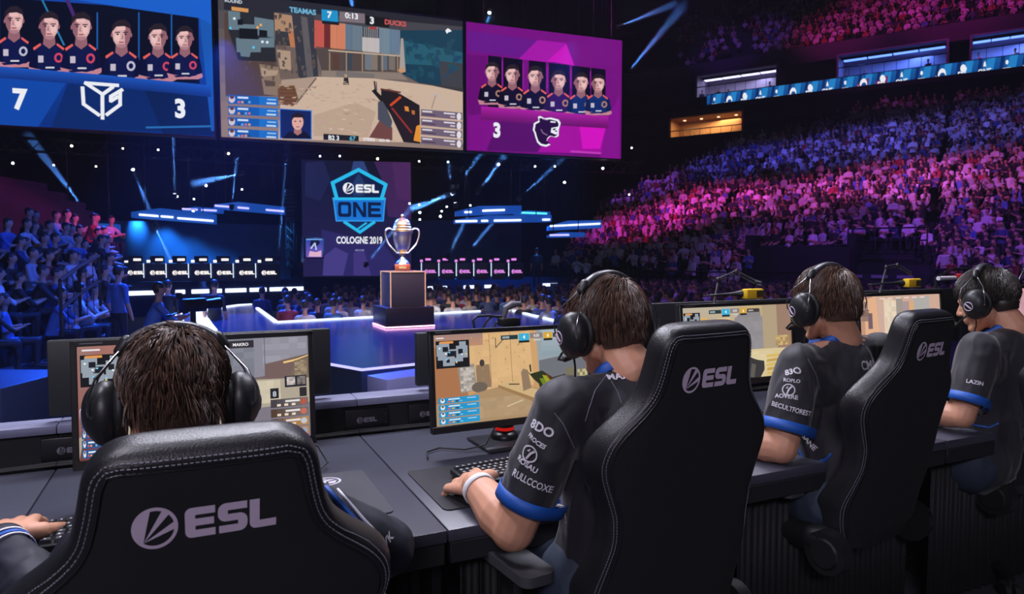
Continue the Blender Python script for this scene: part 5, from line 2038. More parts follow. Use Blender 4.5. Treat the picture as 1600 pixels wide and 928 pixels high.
# arm and gun
w.poly(c4((985, 860), (1060, 740), (1130, 800), (1130, 880)), C_(112, 70, 68))
w.poly(c4((1040, 640), (1075, 630), (1130, 760), (1120, 810), (1040, 750)), C_(74, 78, 92))
w.poly(c4((1060, 560), (1110, 560), (1180, 590), (1300, 660), (1305, 900), (1200, 890), (1120, 720), (1060, 620)), C_(34, 28, 36))
w.poly(c4((1000, 570), (1020, 560), (1080, 620), (1060, 640)), C_(30, 28, 34))
w.line(c4((1018, 512), (1025, 575)), .05, C_(26, 26, 32))
w.line(c4((1030, 515), (1032, 575)), .03, C_(26, 26, 32))
w.line(c4((1060, 560), (1180, 580)), .06, C_(96, 50, 44))
w.line(c4((1120, 660), (1180, 610)), .08, C_(206, 74, 40))
w.line(c4((1130, 680), (1250, 830)), .06, C_(150, 50, 44))
w.poly(c4((1205, 665), (1230, 670), (1235, 700), (1210, 695)), C_(226, 140, 60))
w.poly(c4((1250, 690), (1270, 695), (1270, 720), (1252, 715)), C_(190, 110, 60))
w.poly(c4((1280, 790), (1305, 780), (1305, 890), (1262, 880)), C_(230, 150, 50))
w.line(c4((1365, 610), (1400, 590), (1450, 625), (1500, 680)), .04, C_(190, 180, 180))
w.line(c4((1400, 600), (1375, 680)), .02, C_(110, 100, 100))
# hud
w.poly(c4((100, 60), (390, 80), (405, 390), (170, 380), (110, 200)), C_(40, 42, 48))
for q in (((105, 70), (180, 80), (185, 190), (110, 180)), ((120, 150), (300, 160), (300, 190), (120, 190)), ((270, 110), (390, 130), (395, 240), (270, 220)), ((155, 240), (310, 250), (310, 330), (160, 330)), ((180, 320), (250, 320), (240, 360), (185, 355)), ((300, 240), (395, 240), (395, 300), (300, 300))):
    w.poly(c4(*q), C_(104, 124, 136))
for q in (((165, 125), (200, 125), (200, 160), (165, 160)), ((175, 180), (290, 185), (290, 250), (175, 245)), ((300, 190), (350, 195), (350, 235), (300, 230))):
    w.poly(c4(*q), C_(20, 22, 28))
for k, (x, y) in enumerate(((145, 120), (120, 180), (310, 160), (350, 268), (265, 300), (290, 175), (320, 265))):
    w.ell(*c4((x, y))[0], 2.2, 2.2, [C_(230, 240, 245), C_(90, 200, 240), C_(240, 170, 90)][k % 3], 8)
w.line(c4((135, 58), (225, 70)), .12, C_(214, 150, 90))
w.text('ROUND', *c4((140, 22))[0], .10, C_(200, 210, 220), .03)
w.text('TEAMAS', *c4((572, 88))[0], .16, C_(110, 180, 215), .04)
w.poly(c4((688, 62), (790, 72), (792, 142), (690, 132)), C_(32, 148, 205))
w.poly(c4((690, 132), (798, 142), (798, 162), (692, 152)), C_(26, 30, 40))
w.text('7', *c4((739, 115))[0], .20, WHT, .04)
w.poly(c4((800, 75), (958, 90), (958, 150), (800, 138)), C_(126, 112, 120))
w.text('0:13', *c4((876, 120))[0], .18, WHT, .03)
w.poly(c4((962, 100), (1110, 118), (1110, 178), (962, 160)), C_(24, 22, 26))
w.text('3', *c4((1003, 152))[0], .22, WHT, .04)
w.text('DUCKS', *c4((1150, 162))[0], .16, C_(206, 90, 90), .04)
w.poly(c4((985, 170), (1030, 174), (1030, 190), (985, 186)), C_(170, 60, 60))
w.poly(c4((1460, 195), (1475, 180), (1490, 188), (1500, 200), (1480, 205), (1470, 215)), WHT)
for k in range(4):
    y0, y1 = 594 + 70 * k, 652 + 68 * k
    w.poly(c4((105, y0), (415, y0 + 18), (417, y1 + 12), (108, y1 - 2)), C_(20, 92, 176))
    w.poly(c4((300, y0 + 12), (415, y0 + 18), (417, y1 + 12), (300, y1 + 6)), C_(28, 112, 200))
    w.ell(*c4((130, y0 + 28))[0], 5, 6, C_(214, 200, 206), 12)
    w.ell(*c4((130, y0 + 16))[0], 3.5, 3, C_(90, 60, 60), 10)
    w.poly(c4((165, y0 + 12), (232, y0 + 15), (232, y0 + 27), (165, y0 + 24)), C_(210, 226, 244))
    w.poly(c4((350, y0 + 26), (405, y0 + 29), (405, y0 + 38), (350, y0 + 35)), C_(150, 196, 236))
    for j in range(4):
        w.poly(c4((166 + 22 * j, y0 + 40), (180 + 22 * j, y0 + 41), (180 + 22 * j, y0 + 54), (166 + 22 * j, y0 + 53)), [C_(214, 110, 110), C_(230, 160, 80), C_(40, 70, 110), C_(110, 170, 220)][(j + k) % 4])
    w.poly(c4((345, y0 + 48), (405, y0 + 51), (405, y0 + 62), (345, y0 + 59)), C_(190, 216, 240))
w.poly(c4((426, 680), (628, 692), (628, 874), (428, 868)), C_(70, 130, 214))
w.poly(c4((432, 686), (622, 698), (622, 870), (434, 863)), C_(16, 36, 96))
pfx, pfy = c4((540, 765))[0]
w.poly([(pfx - 24, pfy + 26), (pfx - 14, pfy + 15), (pfx + 12, pfy + 15), (pfx + 22, pfy + 26)], C_(14, 18, 38))
w.poly([(pfx - 5, pfy + 6), (pfx + 5, pfy + 6), (pfx + 6, pfy + 17), (pfx, pfy + 21), (pfx - 6, pfy + 17)], C_(170, 116, 110))
w.ell(pfx, pfy, 9, 12.5, C_(226, 172, 160), 16)
w.poly([(pfx - 9.5, pfy - 2), (pfx - 9, pfy - 11), (pfx, pfy - 15), (pfx + 9, pfy - 11), (pfx + 9.5, pfy - 2), (pfx + 7, pfy - 7), (pfx - 6, pfy - 7)], C_(34, 24, 30))
for s in (-1, 1):
    w.ell(pfx + s * 3.8, pfy - 1, 1.6, 1, C_(40, 28, 30), 8)
w.poly([(pfx - 3, pfy + 7), (pfx + 3, pfy + 7), (pfx + 2, pfy + 8.3), (pfx - 2, pfy + 8.3)], C_(150, 80, 84))
for k in range(4):
    y0 = 685 + 57 * k
    w.poly(c4((1308, y0), (1565, y0 + 22), (1565, y0 + 68), (1308, y0 + 44)), C_(112, 96, 118))
    w.ell(*c4((1545, y0 + 46))[0], 3.6, 6, C_(230, 226, 232), 10)
    w.poly(c4((1316, y0 + 8), (1378, y0 + 13), (1378, y0 + 22), (1316, y0 + 17)), C_(226, 222, 230))
    w.poly(c4((1450, y0 + 20), (1520, y0 + 26), (1520, y0 + 35), (1450, y0 + 29)), C_(226, 222, 230))
    w.poly(c4((1316, y0 + 28), (1400, y0 + 35), (1400, y0 + 42), (1316, y0 + 35)), C_(70, 60, 76))
    w.poly(c4((1490, y0 + 42), (1520, y0 + 45), (1520, y0 + 54), (1490, y0 + 51)), C_(214, 200, 206))
w.poly(c4((700, 838), (920, 852), (920, 885), (700, 876)), C_(30, 32, 40))
w.text('B2 3', *c4((765, 876))[0], .14, WHT, .03)
w.text('67', *c4((882, 880))[0], .14, C_(90, 180, 210), .03)
w.text('STRIKE', *c4((985, 882))[0], .09, WHT, .03)
w.text('GO 30', *c4((1080, 888))[0], .09, WHT, .03)
w.thing('led_screen', 'big hanging centre screen showing a sandy container yard and a gun', 'screen', 'hanging screens')

# right wall
w = R0 = Wall(O_ + AA * .11, AA, 6.33, ZB, ZT)
w.cv.grad(0, 0, 1, 1, C_(112, 10, 122), C_(120, 14, 132), 6)
c4 = lambda *p: [(700 + x / 4, 20 + y / 4) for x, y in p]
w.poly(c4((120, 110), (560, 170), (450, 280), (130, 240)), C_(104, 22, 140))
w.poly(c4((560, 170), (745, 190), (650, 310), (440, 290)), C_(166, 22, 170))
w.poly(c4((620, 300), (740, 195), (790, 330)), C_(205, 18, 190))
w.poly(c4((745, 190), (1070, 240), (1070, 330), (820, 330)), C_(120, 16, 132))
w.poly(c4((120, 260), (240, 270), (240, 600), (130, 860)), C_(104, 8, 116))
w.poly(c4((130, 640), (400, 620), (240, 860), (130, 855)), C_(126, 10, 136))
w.poly(c4((330, 640), (760, 660), (560, 870), (240, 860)), C_(88, 8, 104))
w.poly(c4((700, 660), (1000, 660), (960, 880), (560, 870)), C_(166, 12, 160))
w.poly(c4((820, 690), (1000, 665), (950, 850), (840, 850)), C_(214, 16, 196))
w.poly(c4((1000, 640), (1072, 520), (1072, 915), (950, 905)), C_(134, 14, 144))
w.poly(c4((770, 860), (960, 872), (955, 884), (760, 872)), C_(196, 60, 190))
for a, b in ((250, 335), (345, 465), (505, 612), (630, 760), (775, 890), (895, 985)):
    w.poly(c4((a, 266 + (a - 250) * .12), (b, 266 + (b - 250) * .12), (b, 640), (a, 620)), C_(14, 8, 36))
for x in (340, 470, 620, 768, 890):
    w.line(c4((x, 290 + (x - 250) * .12), (x, 470)), .04, C_(150, 30, 160))
for k, (x, y, s) in enumerate(((275, 372, 112), (402, 390, 116), (545, 402, 122), (690, 426, 118), (830, 440, 116), (936, 446, 108))):
    q = c4((x, y))[0]
    portrait(w, q[0], q[1], s / 4, C_(18, 10, 44) if k < 3 else (C_(52, 20, 96) if k == 3 else C_(16, 44, 110)), C_(176, 130, 110), side=1 if k < 3 else -1)
for k in range(6):
    w.poly(c4((205, 585 + 14 * k), (600, 615 + 14 * k), (1000, 648 + 12 * k), (1000, 664 + 12 * k), (600, 630 + 14 * k), (205, 600 + 14 * k)), C_(170 - 12 * k, 30 - 3 * k, 160 - 10 * k))
w.text('3', 776, 214, .50, WHT, .045, .85)
pan = [(560, 650), (575, 645), (600, 660), (640, 655), (690, 668), (703, 690), (695, 715), (690, 735), (690, 770), (672, 780), (640, 772), (620, 790), (615, 810), (640, 825), (610, 838), (575, 830), (555, 810), (545, 780), (535, 745), (528, 735), (535, 690), (565, 675)]
w.poly(c4(*pan), WHT)
cxp, cyp = 612, 742
w.poly(c4(*[(cxp + (x - cxp) * .86, cyp + (y - cyp) * .87) for x, y in pan]), C_(40, 6, 56))
w.poly(c4((645, 720), (690, 712), (680, 735), (660, 740), (690, 750), (672, 762), (640, 748)), WHT)
w.poly(c4((652, 726), (674, 722), (668, 733), (654, 735)), C_(40, 6, 56))
w.line(c4((640, 682), (668, 684)), .05, WHT)
w.line(c4((580, 730), (592, 752), (618, 765)), .04, C_(140, 110, 150))
w.line(c4((590, 665), (620, 672)), .03, C_(140, 110, 150))
w.thing('led_screen', 'magenta hanging screen with six portraits, score 3 and a snarling panther emblem', 'screen', 'hanging screens')

# ---- tall banner screen at the middle of the stage
bo, bq = P(474, 432, 27.2), P(643, 432, 28.0)
ba = _norm(V((bq.x - bo.x, bq.y - bo.y, 0)))
w = B0 = Wall(V((bo.x, bo.y, 0)), ba, (V((bq.x, bq.y, 0)) - V((bo.x, bo.y, 0))).length, P(474, 432, 27.2).z, P(474, 249.5, 27.2).z)
c5 = lambda *p: [(440 + x / 4.99, 230 + y / 4.99) for x, y in p]
w.cv.grad(0, 0, 1, 1, C_(36, 30, 74), C_(17, 20, 44), 10)
w.poly(c5((720, 95), (1010, 110), (1010, 560), (830, 540), (780, 250)), C_(62, 34, 84))
w.poly(c5((860, 110), (1010, 110), (1010, 420), (900, 400)), C_(74, 38, 92))
w.poly(c5((185, 120), (330, 110), (380, 260), (300, 420), (185, 380)), C_(30, 34, 72))
w.poly(c5((560, 110), (640, 110), (700, 250), (610, 180), (530, 240)), C_(46, 66, 120))
w.poly(c5((310, 640), (800, 760), (900, 900), (800, 1000), (330, 1000)), C_(44, 38, 96))
w.poly(c5((330, 850), (420, 780), (520, 830), (480, 1000), (320, 1000)), C_(70, 60, 130))
w.poly(c5((560, 820), (640, 800), (700, 1000), (560, 1000)), C_(64, 52, 120))
CY_, CB = C_(40, 190, 240), C_(24, 118, 214)
w.poly(c5((600, 172), (812, 292), (795, 400), (425, 400), (395, 280)), C_(16, 30, 74))
w.poly(c5((600, 200), (660, 300), (640, 380), (560, 380), (545, 300)), C_(34, 56, 104))
w.line(c5((430, 398), (397, 278), (600, 176), (812, 292), (780, 398)), .14, CY_)
w.poly(c5((487, 580), (725, 580), (610, 668)), C_(20, 40, 90))
w.line(c5((492, 584), (610, 662), (722, 584)), .12, CY_)
w.line(c5((590, 640), (660, 590)), .07, CY_)
w.poly(c5((400, 398), (810, 398), (795, 578), (424, 578)), CB)
w.line(c5((403, 402), (806, 402)), .10, CY_)
w.line(c5((404, 400), (427, 574), (792, 574), (806, 402)), .05, C_(50, 160, 240))
u, v = w.uv(*c5((478, 352))[0])
h1 = (w.uv(*c5((600, 285))[0])[1] - w.uv(*c5((600, 350))[0])[1])
w.cv.polys([[(x * .96, y) for x, y in p] for p in LOGO], u, v, h1, WHT)
NV = C_(10, 30, 72)
oo = [[(0, 0.2)] + arc(.2, .2, .2, 180, 270, 4) + arc(.8, .2, .2, 270, 360, 4) + arc(.8, .8, .2, 0, 90, 4) + arc(.2, .8, .2, 90, 180, 4)]
u, v = w.uv(*c5((440, 543))[0])
u2, v2 = w.uv(*c5((775, 430))[0])
hh = v2 - v
sx = (u2 - u) * w.W / (hh * w.H) / 3.26
w.cv.polys([[(x * sx, y) for x, y in oo[0]]], u, v, hh, NV)
w.cv.polys([[((.24 + .52 * (x - 0) / 1.0) * sx, .22 + .56 * y) for x, y in oo[0]]], u, v, hh, CB)
w.cv.polys([[((x + 1.13) * sx, y) for x, y in q] for q in ([(0, 0), (.24, 0), (.24, 1), (0, 1)], [(.76, 0), (1, 0), (1, 1), (.76, 1)], [(.0, 1), (.28, 1), (1, 0), (.72, 0)])], u, v, hh, NV)
w.cv.polys([[((x + 2.26) * sx, y) for x, y in q] for q in ([(0, 0), (.25, 0), (.25, 1), (0, 1)], [(.2, 0), (1, 0), (1, .22), (.2, .22)], [(.2, .39), (.92, .39), (.92, .61), (.2, .61)], [(.2, .78), (1, .78), (1, 1), (.2, 1)])], u, v, hh, NV)
w.text('COLOGNE 2019', *c5((608, 750))[0], .27, WHT, .03, .66)
w.text('#ESLONE', *c5((608, 808))[0], .06, C_(150, 150, 190), .03)
B0.thing('banner_screen', 'tall dark violet screen with a blue shield emblem and event title', 'screen', None, .25, False)

# ---- small portrait screen left of the banner
bo, bq = P(478, 402, 26.6), P(504, 402, 26.9)
ba = _norm(V((bq.x - bo.x, bq.y - bo.y, 0)))
w = Wall(V((bo.x, bo.y, 0)), ba, (bq - bo).length, bo.z, P(478, 373, 26.6).z)
w.cv.grad(0, 0, 1, 1, C_(120, 90, 190), C_(36, 70, 170), 6)
w.poly([(486, 374), (498, 374), (500, 380), (492, 388), (484, 384)], C_(20, 24, 60))
w.poly([(484, 392), (494, 394), (502, 391), (502, 401), (482, 401)], C_(226, 180, 206))
w.line([(486, 388), (492, 380), (494, 390)], .06, C_(190, 200, 240))
w.poly([(478, 373), (504, 373), (504, 375), (478, 375)], C_(120, 170, 230))
w.thing('stage_monitor', 'small bright screen beside the foot of the tall banner screen', 'screen', None, .12, False)

# ---- rear stage: riser, back panels, team desks
RS = V(P(205, 455, 26.3))
pr, q = G(196, 458.5), G(476, 450.5)
rz_ = atan2((q - pr).y, (q - pr).x)
ax = V((cos(rz_), sin(rz_), 0))
ay = V((-sin(rz_), cos(rz_), 0))
rst = thing('team_riser', 'raised team stage with white light strip under seven lit team desks', 'stage', (pr.x, pr.y, 0), rz_)
LR = (q - pr).length
MB().rbox((LR / 2, 1.9, -.25), (LR, 3.8, 1.3), .02, 1).build('riser_deck', STAGE, rst)
for a, b in ((.0, .22), (.25, .30), (.335, .43), (.465, .50), (.52, .64), (.66, .76), (.78, .99)):
    MB().rbox((LR * (a + b) / 2, -.03, .0), (LR * (b - a), .05, .16), .01, 1).build('led_strip', LEDW, rst)
BACKM = mat('dark blue stage drape', (.08, .15, .26), .75, noise_amt=.3, noise_scale=.8)
MB().rbox((LR / 2 + .2, 4.2, 1.6), (LR + 1.2, .12, 2.6), .02, 1).build('back_panel', BACKM, rst)
q1, q2 = G(668, 450), G(890, 444)
rz2 = atan2((q2 - q1).y, (q2 - q1).x)
rst2 = thing('team_riser', 'raised team stage on the pink side of the hall, beyond the trophy', 'stage', (q1.x, q1.y, 0), rz2)
LR2 = (q2 - q1).length
MB().rbox((LR2 / 2, 1.9, -.25), (LR2, 3.8, 1.3), .02, 1).build('riser_deck', STAGE, rst2)
for a, b in ((.0, .12), (.23, .32), (.37, .45), (.79, .9)):
    MB().rbox((LR2 * (a + b) / 2, -.03, .0), (LR2 * (b - a), .05, .14), .01, 1).build('led_strip', LEDW, rst2)
MB().rbox((LR2 / 2 - .3, 4.2, 1.75), (LR2 + .2, .12, 2.9), .02, 1).build('back_panel', BACKM, rst2)
LITW = emat('lit warm white sign', (1.0, .93, .88), 1.3)
LITP = emat('lit pink sign', (.75, .25, .8), 1.1)
LITB = emat('lit cold lamp', (.6, .75, 1), 1.6)


def station(p, rz, sign, label, group, wd=.86):
    t = thing('team_desk', label, 'desk', p, rz, group)
    MB().rbox((0, 0, .36), (wd, .06, .66), .01, 1).rbox((0, .3, .69), (wd, .62, .04), .01, 1).build('desk_body', mat('charcoal desk panel', (.10, .10, .12), .5, noise_amt=.15), t)
    h = .125
    mb = logo_mb(h, .012)
    mb.xform(Matrix.Translation((-.28, -.033, .30))).build('lit_logo', sign, t)
    MB().rbox((.02, .30, .87), (.5, .04, .27), .01, 1).rbox((.02, .30, .73), (.16, .12, .06), .005, 1).build('monitor_back', BLACK, t)
    MB().rbox((-.30, .18, .80), (.12, .03, .10), .004, 1).build('name_light', sign, t)
    MB().rbox((.08, .276, .86), (.26, .012, .09), .003, 1).build('name_sign', sign, t)
    MB().rbox((-wd / 2 - .06, .0, .45), (.025, .025, .55), .004, 1).build('lamp_strip', LITB, t)
    return t


for k in range(7):
    px = 213 + 34.2 * k + (0.4 * k)
    p = G(px, 440, .42)
    station(V((p.x, p.y, .40)), rz_ - radians(2), LITW, ['white-signed lit team desk at the row end nearest the seating stand', 'second lit team desk from the seating stand side', 'third lit team desk from the seating stand side',
            'middle desk of the seven lit team desks', 'third lit team desk from the banner screen', 'second lit team desk from the banner screen', 'lit team desk nearest the banner screen'][k], 'team desks with white signs')
for k in range(6):
    px = 672 + 27 * k
    p = G(px, 437, .42)
    station(V((p.x, p.y, .40)), rz2 + radians(6), LITP, ['pink lit team desk right behind the trophy', 'second pink lit team desk from the trophy', 'third pink lit team desk from the trophy', 'third pink lit team desk from the crowd end',
            'second pink lit team desk from the crowd end', 'pink lit team desk at the crowd end of the row'][k], 'team desks with pink signs', .70)

# ---- light wings over the team stages
WINGM = mat('backlit blue wing panel', (.05, .12, .34), .4, noise_amt=.2, noise_scale=2, emit=(.01, .10, .55), estr=.55)


def wing(px0, px1, y0, y1, dep, hpx, strips, label, m=LEDW, skew=0):
    a, b = P(px0, y0, dep), P(px1, y1, dep + (px1 - px0) * .004)
    t = thing('light_wing', label, 'light', a, 0, 'light wings over the stage')
    ax_ = _norm(b - a)
    L = (b - a).length
    T = Matrix.Translation((0, 0, 0)) @ Matrix(((ax_.x, -ax_.y, 0, 0), (ax_.y, ax_.x, 0, 0), (ax_.z, 0, 1, 0), (0, 0, 0, 1)))
    hz = hpx * dep / F
    MB().prism([(0, 0), (L, 0), (L, hz), (L * .35, hz * 1.15), (0, hz * .55)], .5, M=T).build('wing_panel', WINGM, t)
    for s0, s1, zz in strips:
        MB().rbox((L * (s0 + s1) / 2, -.04, hz * zz), (L * (s1 - s0), .06, .075), .01, 1, M=T).build('led_strip', m, t)
    for s in (.15, .85):
        MB().cyl(T @ V((L * s, .25, hz)), T @ V((L * s, .25, 39.5 - a.z)), .02, n=6).build('suspension_cable', TRUSS, t)
    return t


wing(90, 181, 361, 362, 26, 12, [(.01, .13, .35), (.24, .49, .35), (.51, 1, .2)], 'blue light wing lowest and nearest the seating stand')
wing(205, 334, 340, 350, 26.5, 16, [(.10, .33, .35), (.36, .51, .35), (.56, 1, .3)], 'long blue light wing over the middle of the white team desks')
wing(334, 444, 326, 335, 27.5, 12, [(.02, .25, .4), (.34, .5, .4), (.74, 1, .4)], 'violet light wing beside the banner screen on the team desk side', LEDP)
wing(285, 345, 330, 333, 29, 7, [(0, .4, .5), (.5, .9, .5)], 'small blue light wing set above the long one', LEDP)
wing(712, 815, 337, 333, 27, 12, [(.13, .24, .4), (.40, .74, .5)], 'upper blue light wing beyond the trophy')
wing(710, 862, 349, 346, 26.5, 10, [(.01, .23, .3), (.27, .34, .3), (.4, .68, .3), (.9, .98, .3)], 'long lower blue light wing beyond the trophy')
wing(858, 940, 360, 356, 29.5, 12, [(.01, .32, .55), (.33, .97, .55)], 'blue light wing nearest the pink crowd')
wing(858, 914, 371, 370, 28.6, 7, [(.01, .55, .5)], 'short lowest light wing below the one nearest the pink crowd', LEDP)
wing(805, 860, 335, 337, 28, 6, [(.02, .9, .5)], 'teal light wing between the two long ones', emat('teal led strip', (.1, .75, .85), 1.4))

# ---- trusses
def truss(a, b, s, name, label, n):
    a, b = V(a), V(b)
    t = thing(name, label, 'truss', a, 0, 'lighting trusses')
    d = b - a
    u, w_ = frame_of(d)
    mb = MB()
    cor = [(1, 1), (1, -1), (-1, -1), (-1, 1)]
    off = [(u * x + w_ * y) * s / 2 for x, y in cor]
    for o_ in off:
        mb.cyl(o_, d + o_, .03, n=6)
    for k in range(n):
        for i in range(4):
            p0 = d * (k / n) + off[i]
            p1 = d * ((k + 1) / n) + off[(i + 1) % 4]
            mb.cyl(p0, p1, .016, n=5, caps=False)
    mb.build('lattice', TRUSS, t)
    for k in (.1, .5, .9):
        MB().cyl(d * k, V((d.x * k, d.y * k, 39.6 - a.z)), .015, n=6).build('suspension_cable', TRUSS, t)
    return t


truss(P(-30, 222, 27), P(480, 250, 29), .5, 'lighting_truss', 'black lighting truss under the blue hanging screen', 26)
truss(P(480, 248, 29.2), P(1000, 262, 33), .5, 'lighting_truss', 'black lighting truss under the magenta hanging screen', 28)
truss(P(455, 300, 30), P(455, 420, 30), .35, 'lighting_truss', 'upright black truss tower beside the banner screen', 9)
sp = thing('line_array_speaker', 'black hanging speaker column beside the banner screen', 'speaker', P(455, 345, 28.4), radians(8))
for k in range(8):
    MB().rbox((0, 0, .075 + .165 * k), (.42, .42, .155), .02, 1).build('speaker_cabinet', BLACK, sp)
MB().cyl((0, 0, 1.3), (0, 0, 39.6 - P(455, 345, 28.4).z), .02, n=6).build('suspension_cable', TRUSS, sp)

# ---- lamps: moving heads along the trusses, on the stage floor and in the roof
LENS = emat('lit lamp lens', (.80, .90, 1.0), 14)
LENSW = emat('lit warm lamp lens', (1.0, .82, .62), 10)


def moving_head(p, aim, size=.16, label='', warm=False, group=None):
    t = thing('moving_head_lamp', label, 'lamp', p, 0, group)
    d = _norm(V(aim) - V(p))
    q = d.to_track_quat('Z', 'Y').to_matrix().to_4x4()
    MB().cyl((0, 0, -size * 1.0), (0, 0, size * .8), size * .62, size * .78, n=14, M=q).build('lamp_body', BLACK, t)
    MB().lathe([(size * .0001, size * .80), (size * .6, size * .805), (size * .5, size * .86), (size * .0001, size * .9)], 14, M=q).build('lens', LENSW if warm else LENS, t)
    mb = MB()
    for s in (-1, 1):
        mb.box((s * size * .85, 0, size * .2), (size * .16, size * .4, size * 1.4))
    mb.box((0, 0, size * 1.0), (size * 1.9, size * .5, size * .3))
    mb.build('yoke', TRUSS, t, smooth=False)
    return t


# (source, far end of the beam, depth at source, depth at end, beam width px at the end)
BEAMS = [
    ((135.5, 331), (60, 233), 26, 28, 22, 1.0), ((240, 350), (267, 407), 26, 28, 10, .9), ((207, 263), (240, 345), 28, 26.5, 12, .5), ((273, 306), (271, 205), 27, 27, 10, .6),
    ((377, 271), (316, 284), 27, 27, 26, .35), ((362, 324), (368, 262), 27, 28, 8, .5), ((434, 405), (450, 228), 27, 29, 14, .9), ((469, 415), (516, 318), 27, 29, 14, .8), ((470, 414), (480, 330), 27, 28, 8, .5),
    ((572, 414), (630, 340), 26.6, 27.5, 12, .6), ((706, 292), (700, 254), 27, 28, 6, .7), ((714, 292), (775, 205), 27, 30, 16, 1.0), ((747, 300), (782, 252), 27, 28, 12, .9), ((810, 311), (868, 258), 28, 30, 12, .6),
    ((700, 401), (726, 346), 27, 28, 9, .8), ((730, 395), (762, 358), 27, 28, 10, .4), ((708, 302), (655, 322), 27, 27, 16, .6), ((712, 320), (706, 296), 27, 27, 7, .7), ((966, 42), (1040, 12), 30, 33, 16, .7),
    ((980, 114), (1052, 28), 30, 34, 22, .9), ((765, 18), (758, 60), 27, 26, 14, .5), ((95, 336), (140, 420), 25, 26, 14, .4), ((555, 35), (545, -20), 24, 24, 18, .5),
]
FIX = [(112, 228, 1), (192, 232, 1), (247, 234, 0), (357, 240, 1), (84, 258, 0), (150, 260, 1), (20, 255, 0), (500, 244, 0), (531, 244, 0), (590, 248, 1), (655, 252, 0), (700, 253, 0), (779, 257, 0), (836, 260, 0), (867, 260, 0), (942, 263, 0),
       (640, 318, 0), (655, 320, 0), (656, 332, 0), (656, 343, 0), (690, 330, 0), (688, 338, 0), (698, 323, 0), (735, 321, 0), (302, 330, 0), (303, 311, 0), (277, 307, 0), (322, 290, 0), (378, 296, 0), (987, 231, 0), (882, 285, 0), (983, 304, 0)]
for k, (px, py, wm) in enumerate(FIX):
    p = P(px, py, 28)
    moving_head(p, CAM, .055 if k % 3 else .075, 'small bright stage lamp hung among the trusses', bool(wm), 'truss lamps')
BEAM_LAMPS = []
for k, (s, e, d0, d1, wpx, st_) in enumerate(BEAMS):
    BEAM_LAMPS.append(moving_head(P(*s, d0), P(*e, d1), .10, 'moving head lamp throwing a blue beam through the haze', False, 'beam lamps'))
# ================================================================== stands, suites and the public
EE, DD = V((.55, .835, 0)), V((.835, -.55, 0))


def ED(e, q, z=0.0):
    return EE * e + DD * q + V((0, 0, z))


E0, NROW, PITCHR = 28.0, 37, .735
Z0, RISE = -.25, .315


def row_floor(k):
    return Z0 + RISE * k


q0, q1 = -36, 12
t = struct(MB().build('floor_terrace', STEPM)) if False else None
mb = MB()
for k in range(NROW):
    e = E0 + PITCHR * k
    zt = row_floor(k)
    c = ED(e + PITCHR / 2 + .1, (q0 + q1) / 2, 0)
    mb.box((0, 0, (PIT + zt) / 2), (q1 - q0, PITCHR, zt - PIT), M=Matrix.Translation(c) @ rot2(atan2(DD.y, DD.x)))
struct(mb.build('floor_terrace', STEPM, smooth=False))
eT = E0 + PITCHR * NROW
# back wall of the lower stand, gallery and upper stand
W_ = lambda e, q, z, s, m, name: struct(MB().box((0, 0, 0), s, M=Matrix.Translation(ED(e, q, z)) @ rot2(atan2(DD.y, DD.x))).build(name, m, smooth=False))
GAL = mat('dark gallery wall', (.014, .013, .02), .8, noise_amt=.2)
PURW = mat('purple grey parapet', srgb(88, 62, 92), .7, noise_amt=.12, noise_scale=3)
W_(eT + .6, -14, 5.1, (58, .4, 12.4), GAL, 'wall_gallery')
W_(59.3, -14, 13.45, (58, 7.5, .35), GAL, 'floor_gallery')
W_(60.2, -14, 17.55, (58, 1.0, 1.3), PURW, 'wall_parapet')
W_(65, -14, 17.9, (58, 9, .3), GAL, 'ceiling_gallery')
mb = MB()
UP0, UPN, UPR = 60.8, 14, .62
for k in range(UPN):
    zt = 18.0 + UPR * k
    mb.box((0, 0, zt / 2 + 8.5), (58, .85, zt - 17 + .0001), M=Matrix.Translation(ED(UP0 + .85 * k + .4, -14, 0)) @ rot2(atan2(DD.y, DD.x)))
struct(mb.build('floor_upper_terrace', STEPM, smooth=False))

# ---- ribbon board along the gallery edge
ra, rb = ED(58.4, -18.6), ED(58.4, 9)
w = RIB = Wall(ra, DD, (rb - ra).length, 13.75, 15.05, .0004)
w.cv.grad(0, 0, 1, 1, C_(12, 62, 130), C_(20, 92, 164), 4)
rr = random.Random(2)
nb_ = 22
for k in range(nb_):
    x = (k + .5) / nb_
    w.cv.poly([(x - .004, 0), (x + .016, 0), (x + .022, 1), (x + .006, 1)], C_(36, 130, 200))
    w.cv.poly([(x - .018, 0), (x - .010, 0), (x - .004, 1), (x - .012, 1)], C_(10, 44, 104))
    kind = k % 4
    if k in (9, 10):
        w.cv.poly([(x - .02, 0), (x + .01, 0), (x + .014, .8), (x - .016, .5)], C_(120, 40, 110))
    if kind == 0:
        w.cv.rect(x - .008, .24, x + .008, .40, WHT)
        w.cv.ellipse(x, .68, .003, .12, WHT, 10)
    elif kind == 1:
        w.cv.ellipse(x, .45, .009, .34, WHT, 16)
        w.cv.ellipse(x + .001, .36, .0065, .2, C_(16, 76, 146), 14)
        w.cv.text('betway', x, .22, .2, WHT, .03, True, .7)
    elif kind == 2:
        w.cv.text('ESL', x, .2, .28, WHT, .04, True, .8)
        w.cv.ellipse(x, .66, .006, .2, WHT, 12)
        w.cv.ellipse(x + .004, .6, .004, .14, WHT, 12)
    else:
        w.cv.text('ONE', x, .22, .26, WHT, .04, True, .75)
        w.cv.poly([(x - .003, .6), (x + .003, .6), (x + .001, .9), (x - .002, .8)], WHT)
RIB.thing('ribbon_board', 'long blue sponsor ribbon board along the gallery edge above the crowd', 'screen', None, .2, False)

